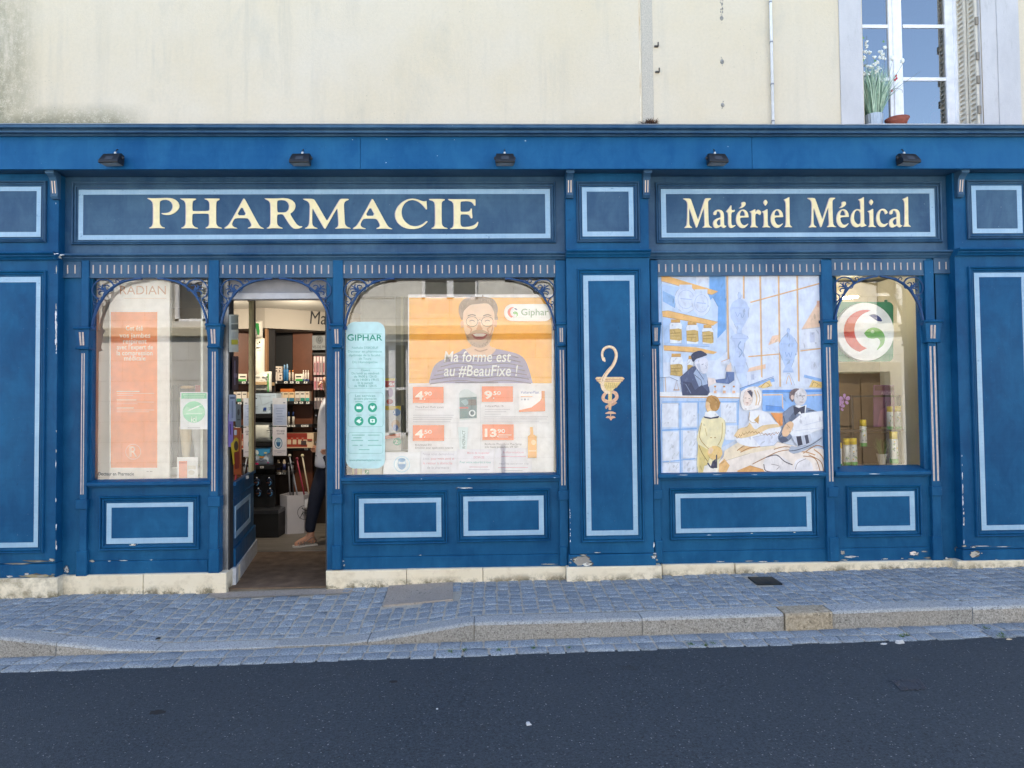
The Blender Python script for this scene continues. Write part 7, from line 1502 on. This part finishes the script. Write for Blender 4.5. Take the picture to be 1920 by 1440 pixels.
# the visible right foot is placed forward
rf = Vector((ank.x, ank.y, FL+.085)); knee = bpt(.06, .085, .50); knee = knee.lerp(Vector((rf.x, rf.y, .5)), .55)
hipR, hipL = bpt(0, .09, .90), bpt(0, -.09, .90)
lf = bpt(-.16, -.09, FL+.085); kneeL = bpt(.0, -.09, .5)
sho = bpt(.0, 0, 1.44); shR, shL = bpt(-.01, .175, 1.42), bpt(-.01, -.175, 1.42)
elR = at(592.5, 790, YPn+.05); elR.z = 1.33-.0; elR = bpt(-.03, .29, 1.18); wrR = bpt(.04, .25, .95); elL, wrL = bpt(-.03, -.29, 1.18), bpt(.04, -.25, .95)
neck, head = bpt(.0, 0, 1.53), bpt(.03, 0, 1.66)
toe = rf+Vector((-.155, -.075, -.058)); heel = rf+Vector((.045, .02, -.055)); toeL = lf+F_*.15+Vector((0, 0, -.058))
body = make_skin('person_body', [
    [(Hp, (.15, .12)), (bpt(0, 0, 1.10), (.13, .10)), (bpt(0, 0, 1.28), (.15, .11)), (sho, (.10, .08)), (neck, .055), (bpt(.02, 0, 1.59), .065), (bpt(.025, 0, 1.665), (.080, .095)), (bpt(.02, 0, 1.745), (.062, .075))],
    [(Hp, .1), (hipR, .095), (knee, .058), (knee.lerp(rf, .4), .052), (rf, .034)], [(rf, .034), (rf.lerp(toe, .55)+Vector((0, 0, .012)), .033), (toe, .024)], [(rf, .034), (heel, .030)],
    [(Hp, .1), (hipL, .095), (kneeL, .058), (kneeL.lerp(lf, .4), .052), (lf, .034)], [(lf, .034), (lf.lerp(toeL, .6), .033), (toeL, .024)],
    [(sho, .1), (shR, .062), (elR, .042), (wrR, .026), (wrR+F_*.07-Rt*.03, (.036, .018))], [(sho, .1), (shL, .062), (elL, .042), (wrL, .026), (wrL+F_*.07+Rt*.03, (.036, .018))]], M_SKIN, per)
hand = []
for wr, sgn in ((wrR, -1), (wrL, 1)):
    palm = wr+F_*.075+Rt*(sgn*.03)
    ch = []
    for k in range(4):
        o_ = Up*(.022-.015*k); l = (.036, .042, .040, .032)[k]; a0 = palm+o_; a1 = a0+F_*l+Rt*(sgn*.012); a2 = a1+F_*l*.5+Rt*(sgn*.03); ch.append([(palm-F_*.02, .012), (a0, .010), (a1, .0085), (a2, .007)])
    th0 = wr+F_*.03+Up*.022; ch.append([(palm-F_*.02, .012), (th0+F_*.01, .011), (th0+F_*.045+Up*.018, .009), (th0+F_*.07+Up*.02+Rt*(sgn*.01), .0075)])
    make_skin('hand', ch, M_SKIN, per, 1)
b = MB(plain('f2f0ee', .3), plain('3a2a20', .4), plain('a85a52', .5), M_SKIN)          # face
for s_ in (-1, 1): e_ = bpt(.105, .034*s_, 1.668); b.ball(e_, .012, .012, .009, 0, 10, 6); b.ball(e_+F_*.008, .006, .006, .006, 1, 8, 5); b.ball(bpt(.10, .036*s_, 1.692), .018, .018, .004, 1, 8, 5); b.ball(bpt(.02, .088*s_, 1.655), .012, .016, .028, 3, 8, 6)
b.tube([bpt(.105, 0, 1.675), bpt(.125, 0, 1.645), bpt(.135, 0, 1.628), bpt(.115, 0, 1.618)], [.008, .011, .014, .008], 8, 3); b.tube([bpt(.098, -.024, 1.592), bpt(.112, 0, 1.590), bpt(.098, .024, 1.592)], [.004, .008, .004], 8, 2); b.build('face', per)
make_skin('hair', [[(bpt(-.03, 0, 1.60), (.085, .07)), (bpt(-.02, 0, 1.68), (.105, .098)), (bpt(.0, 0, 1.75), (.092, .09)), (bpt(.01, 0, 1.775), (.06, .06))]], plain('3a261a', .6, 0, .3, 40), per)
make_skin('trousers', [[(bpt(0, 0, .99), (.155, .125)), (Hp, (.175, .145)), (bpt(0, 0, .86), .15), (hipR+Vector((0, 0, -.10)), .130), (knee, .092), (rf+Vector((0, 0, .13)), .062), (rf+Vector((0, 0, .055)), .060)],
                       [(bpt(0, 0, .86), .13), (hipL+Vector((0, 0, -.10)), .105), (kneeL, .080), (lf+Vector((0, 0, .10)), .062), (lf+Vector((0, 0, .03)), .060)]], M_TROU, per)
make_skin('coat', [[(bpt(0, 0, .76), (.205, .165)), (bpt(0, 0, .80), (.205, .165)), (bpt(0, 0, .95), (.19, .155)), (bpt(0, 0, 1.12), (.165, .13)), (bpt(0, 0, 1.30), (.175, .13)), (sho+Up*.01, (.115, .09)), (bpt(0, 0, 1.50), .07)],
                   [(sho+Up*.01, .1), (shR, .082), (elR, .062), (wrR-F_*.02, .048), (wrR+F_*.005, .046)], [(sho+Up*.01, .1), (shL, .082), (elL, .062), (wrL-F_*.02, .048), (wrL+F_*.005, .046)]], M_COAT, per)
b = MB(plain('8d93a6', .4))
for z in (1.32, 1.18, 1.04, .90): q = bpt(.165, .0, z); b.ball(q, .009, .009, .009, None, 8, 5)
b.box(*sorted((bpt(.11, .10, 1).x, bpt(.11, .02, 1).x)), bpt(.17, .06, 1).y-.004, bpt(.17, .06, 1).y, 1.19, 1.195); b.build('coat_buttons', per)
for ft, to, he, nm in ((rf, toe, heel, 'R'), (lf, toeL, lf-F_*.05+Vector((0, 0, -.055)), 'L')):
    d_ = (to-he); d_.z = 0; L_ = d_.length; d_.normalize(); s_ = Vector((d_.y, -d_.x, 0)); h0 = Vector((he.x, he.y, FL))-d_*.03
    b = MB(plain('d5cfc6', .6), plain('8d7a70', .5), plain('6b4a3c', .6))
    out = [(0, .028), (.04, .034), (.12, .030), (.17, .040), (.23, .042), (.262, .03), (.272, .0)]
    pts = [(u, w_) for u, w_ in out]+[(u, -w_) for u, w_ in reversed(out[:-1])]
    lo2 = [h0+d_*u+s_*w_+Up*.002 for u, w_ in pts]; hi2 = [q+Up*.020 for q in lo2]; k = len(pts)
    b.add(lo2+hi2, [tuple(range(k)), tuple(range(2*k-1, k-1, -1))]+[(i, (i+1) % k, k+(i+1) % k, k+i) for i in range(k)], 0)
    def strap(u, hgt, r=.006, m=1, wd=.042): b.tube(smooth([tuple(h0+d_*u+s_*(wd*c_)+Up*(.018+hgt*math.cos(c_*1.45))) for c_ in (-1, -.7, -.35, 0, .35, .7, 1)], 2), r, 6, m, True, True)
    strap(.21, .048); strap(.185, .060); strap(.15, .070); strap(.055, .095, .006, 1, .036)
    b.tube([tuple(h0+d_*u+s_*.034+Up*z) for u, z in ((.0, .03), (.03, .10), (.07, .095), (.12, .06), (.17, .03))], .005, 6, 1); b.tube([tuple(h0+d_*u-s_*.034+Up*z) for u, z in ((.0, .03), (.03, .10), (.07, .095), (.12, .06), (.17, .03))], .005, 6, 1)
    for k2 in range(5): q = h0+d_*(.235-.004*abs(k2-1))+s_*(-.028+.014*k2)+Up*.026; b.tube([tuple(q-d_*.03), tuple(q), tuple(q+d_*.018)], [.010, .010-.001*k2, .006], 8, M_SKIN)
    b.build('sandal', per)

# ================================================================== house on the other side of the street (seen mirrored in the glass)
YO = -8.2; YV = .05*2-YO                                   # depth of its mirror image behind the shop glass
op = thing('opposite_house', 'pale stone house across the street, mirrored in the shop windows', 'house', (0, YO, 0))
n = N('pale_ashlar'); br = n.t.nodes.new('ShaderNodeTexBrick'); n.link(n.vec((1, 1, 1), (math.radians(90), 0, 0)), br.inputs['Vector'])
br.inputs['Scale'].default_value = 1; br.inputs['Brick Width'].default_value = .9; br.inputs['Row Height'].default_value = .42; br.inputs['Mortar Size'].default_value = .006; br.offset = .5
br.inputs['Color1'].default_value = (.78, .75, .68, 1); br.inputs['Color2'].default_value = (.83, .81, .76, 1); br.inputs['Mortar'].default_value = (.36, .32, .26, 1)
n.col(n.mix(n.math('MULTIPLY', n.ramp(n.noise(2, 6, .7), .45, .7), .35), br.outputs['Color'], (.44, .40, .32))); M_ASH = n.set(.9)
OH = 5.6
def vx(px, py=620): return at(px, py, YV).x
def vz(py, px=700): return at(px, py, YV).z
wins = [(vx(322), vx(322)+1.25, vz(600), vz(600)+1.7), (vx(790), vx(790)+1.2, vz(562), vz(562)+1.6), (vx(1180), vx(1180)+1.2, vz(590), vz(590)+1.7), (-9.5, -8.3, 3.0, 4.7), (8.3, 9.5, 3.0, 4.7)]
doorx = (vx(1562), vx(1672)); doorz = vz(705)
holes = sorted(wins+[(doorx[0], doorx[1], 0, doorz), (vx(700), vx(765), .9, vz(640))])
b = MB(M_ASH)
xs_ = sorted({-16.0, 16.0, *[h[0] for h in holes], *[h[1] for h in holes]})
for a, c in zip(xs_, xs_[1:]):
    hs = sorted((h[2], h[3]) for h in holes if h[0] < (a+c)/2 < h[1]); z = -.5
    for h0_, h1_ in hs:
        if h0_ > z: b.box(a, c, YO-.35, YO, z, h0_)
        z = max(z, h1_)
    b.box(a, c, YO-.35, YO, z, OH)
b.box(-16, 16, YO-6, YO-5.8, -.5, OH); b.build('wall', op)
b = MB(plain('c9c0a8', .85)); b.box(-16, 16, YO-.1, YO+.10, vz(628), vz(612), None, .02); b.box(-16, 16, YO-.1, YO+.16, OH-.2, OH, None, .02); b.build('string_course', op)
b = MB(plain('3f5068', .7)); b.prism([(-16.3, OH), (16.3, OH), (16.3, OH+.12), (-16.3, OH+.12)], YO-6.2, YO+.3); b.build('roof', op)
for a, c, z0, z1 in wins+[(vx(700), vx(765), .9, vz(640))]:
    b = MB(M_WHITE); w_ = .07
    for q in ((a, a+w_, z0, z1), (c-w_, c, z0, z1), ((a+c)/2-w_, (a+c)/2+w_, z0, z1)): b.box(q[0], q[1], YO-.22, YO-.15, q[2], q[3])
    b.box(a, c, YO-.22, YO-.15, z0, z0+w_); b.box(a, c, YO-.22, YO-.15, z1-w_, z1); b.box(a, c, YO-.22, YO-.16, (z0+z1)/2-.03, (z0+z1)/2+.03); fr = b.build('window_frame', op)
    b = MB(plain('23282f', .15)); b.box(a, c, YO-.27, YO-.23, z0, z1); b.build('window_pane', fr)
b = MB(plain('7a664c', .5)); b.box(doorx[0], doorx[1], YO-.22, YO-.16, 0, doorz)
for k in range(2):
    w_ = (doorx[1]-doorx[0])/2
    for z0, z1 in ((.15, .9), (1.0, doorz-.15)): b.box(doorx[0]+w_*k+.1, doorx[0]+w_*(k+1)-.1, YO-.16, YO-.13, z0, z1, None, .0)
b.build('door', op)
b = MB(plain('d9cfb8', .85)); b.box(doorx[0]-.25, doorx[0], YO-.02, YO+.06, 0, doorz+.2); b.box(doorx[1], doorx[1]+.25, YO-.02, YO+.06, 0, doorz+.2); b.box(doorx[0], doorx[1], YO-.02, YO+.06, doorz, doorz+.2); b.build('door_surround', op)
b = MB(M_KERB); b.add([(x, y, rz(x)+.12) for y in (YO+.0, YO+1.1) for x in (-16, 16)]+[(x, YO+1.1, rz(x)-.05) for x in (-16, 16)], [(0, 1, 3, 2), (2, 3, 5, 4)]); structure(b.build('opposite_pavement'))
for px in (208, 940): 
    x = vx(px); y = YO+1.0; p = Vector((x, y, rz(x)+.11)); b = MB(plain('3a2620', .5)); b.lathe([(.045, 0), (.042, .55), (.05, .58), (.03, .61), (.028, .64), (.055, .70), (.05, .76), (.001, .79)], p, 14)
    tag(b.build('bollard', None, 0, p), 'dark round topped bollard on the far pavement, mirrored in the '+('left' if px < 300 else 'middle')+' shop window', 'bollard', 'bollards on the far pavement')
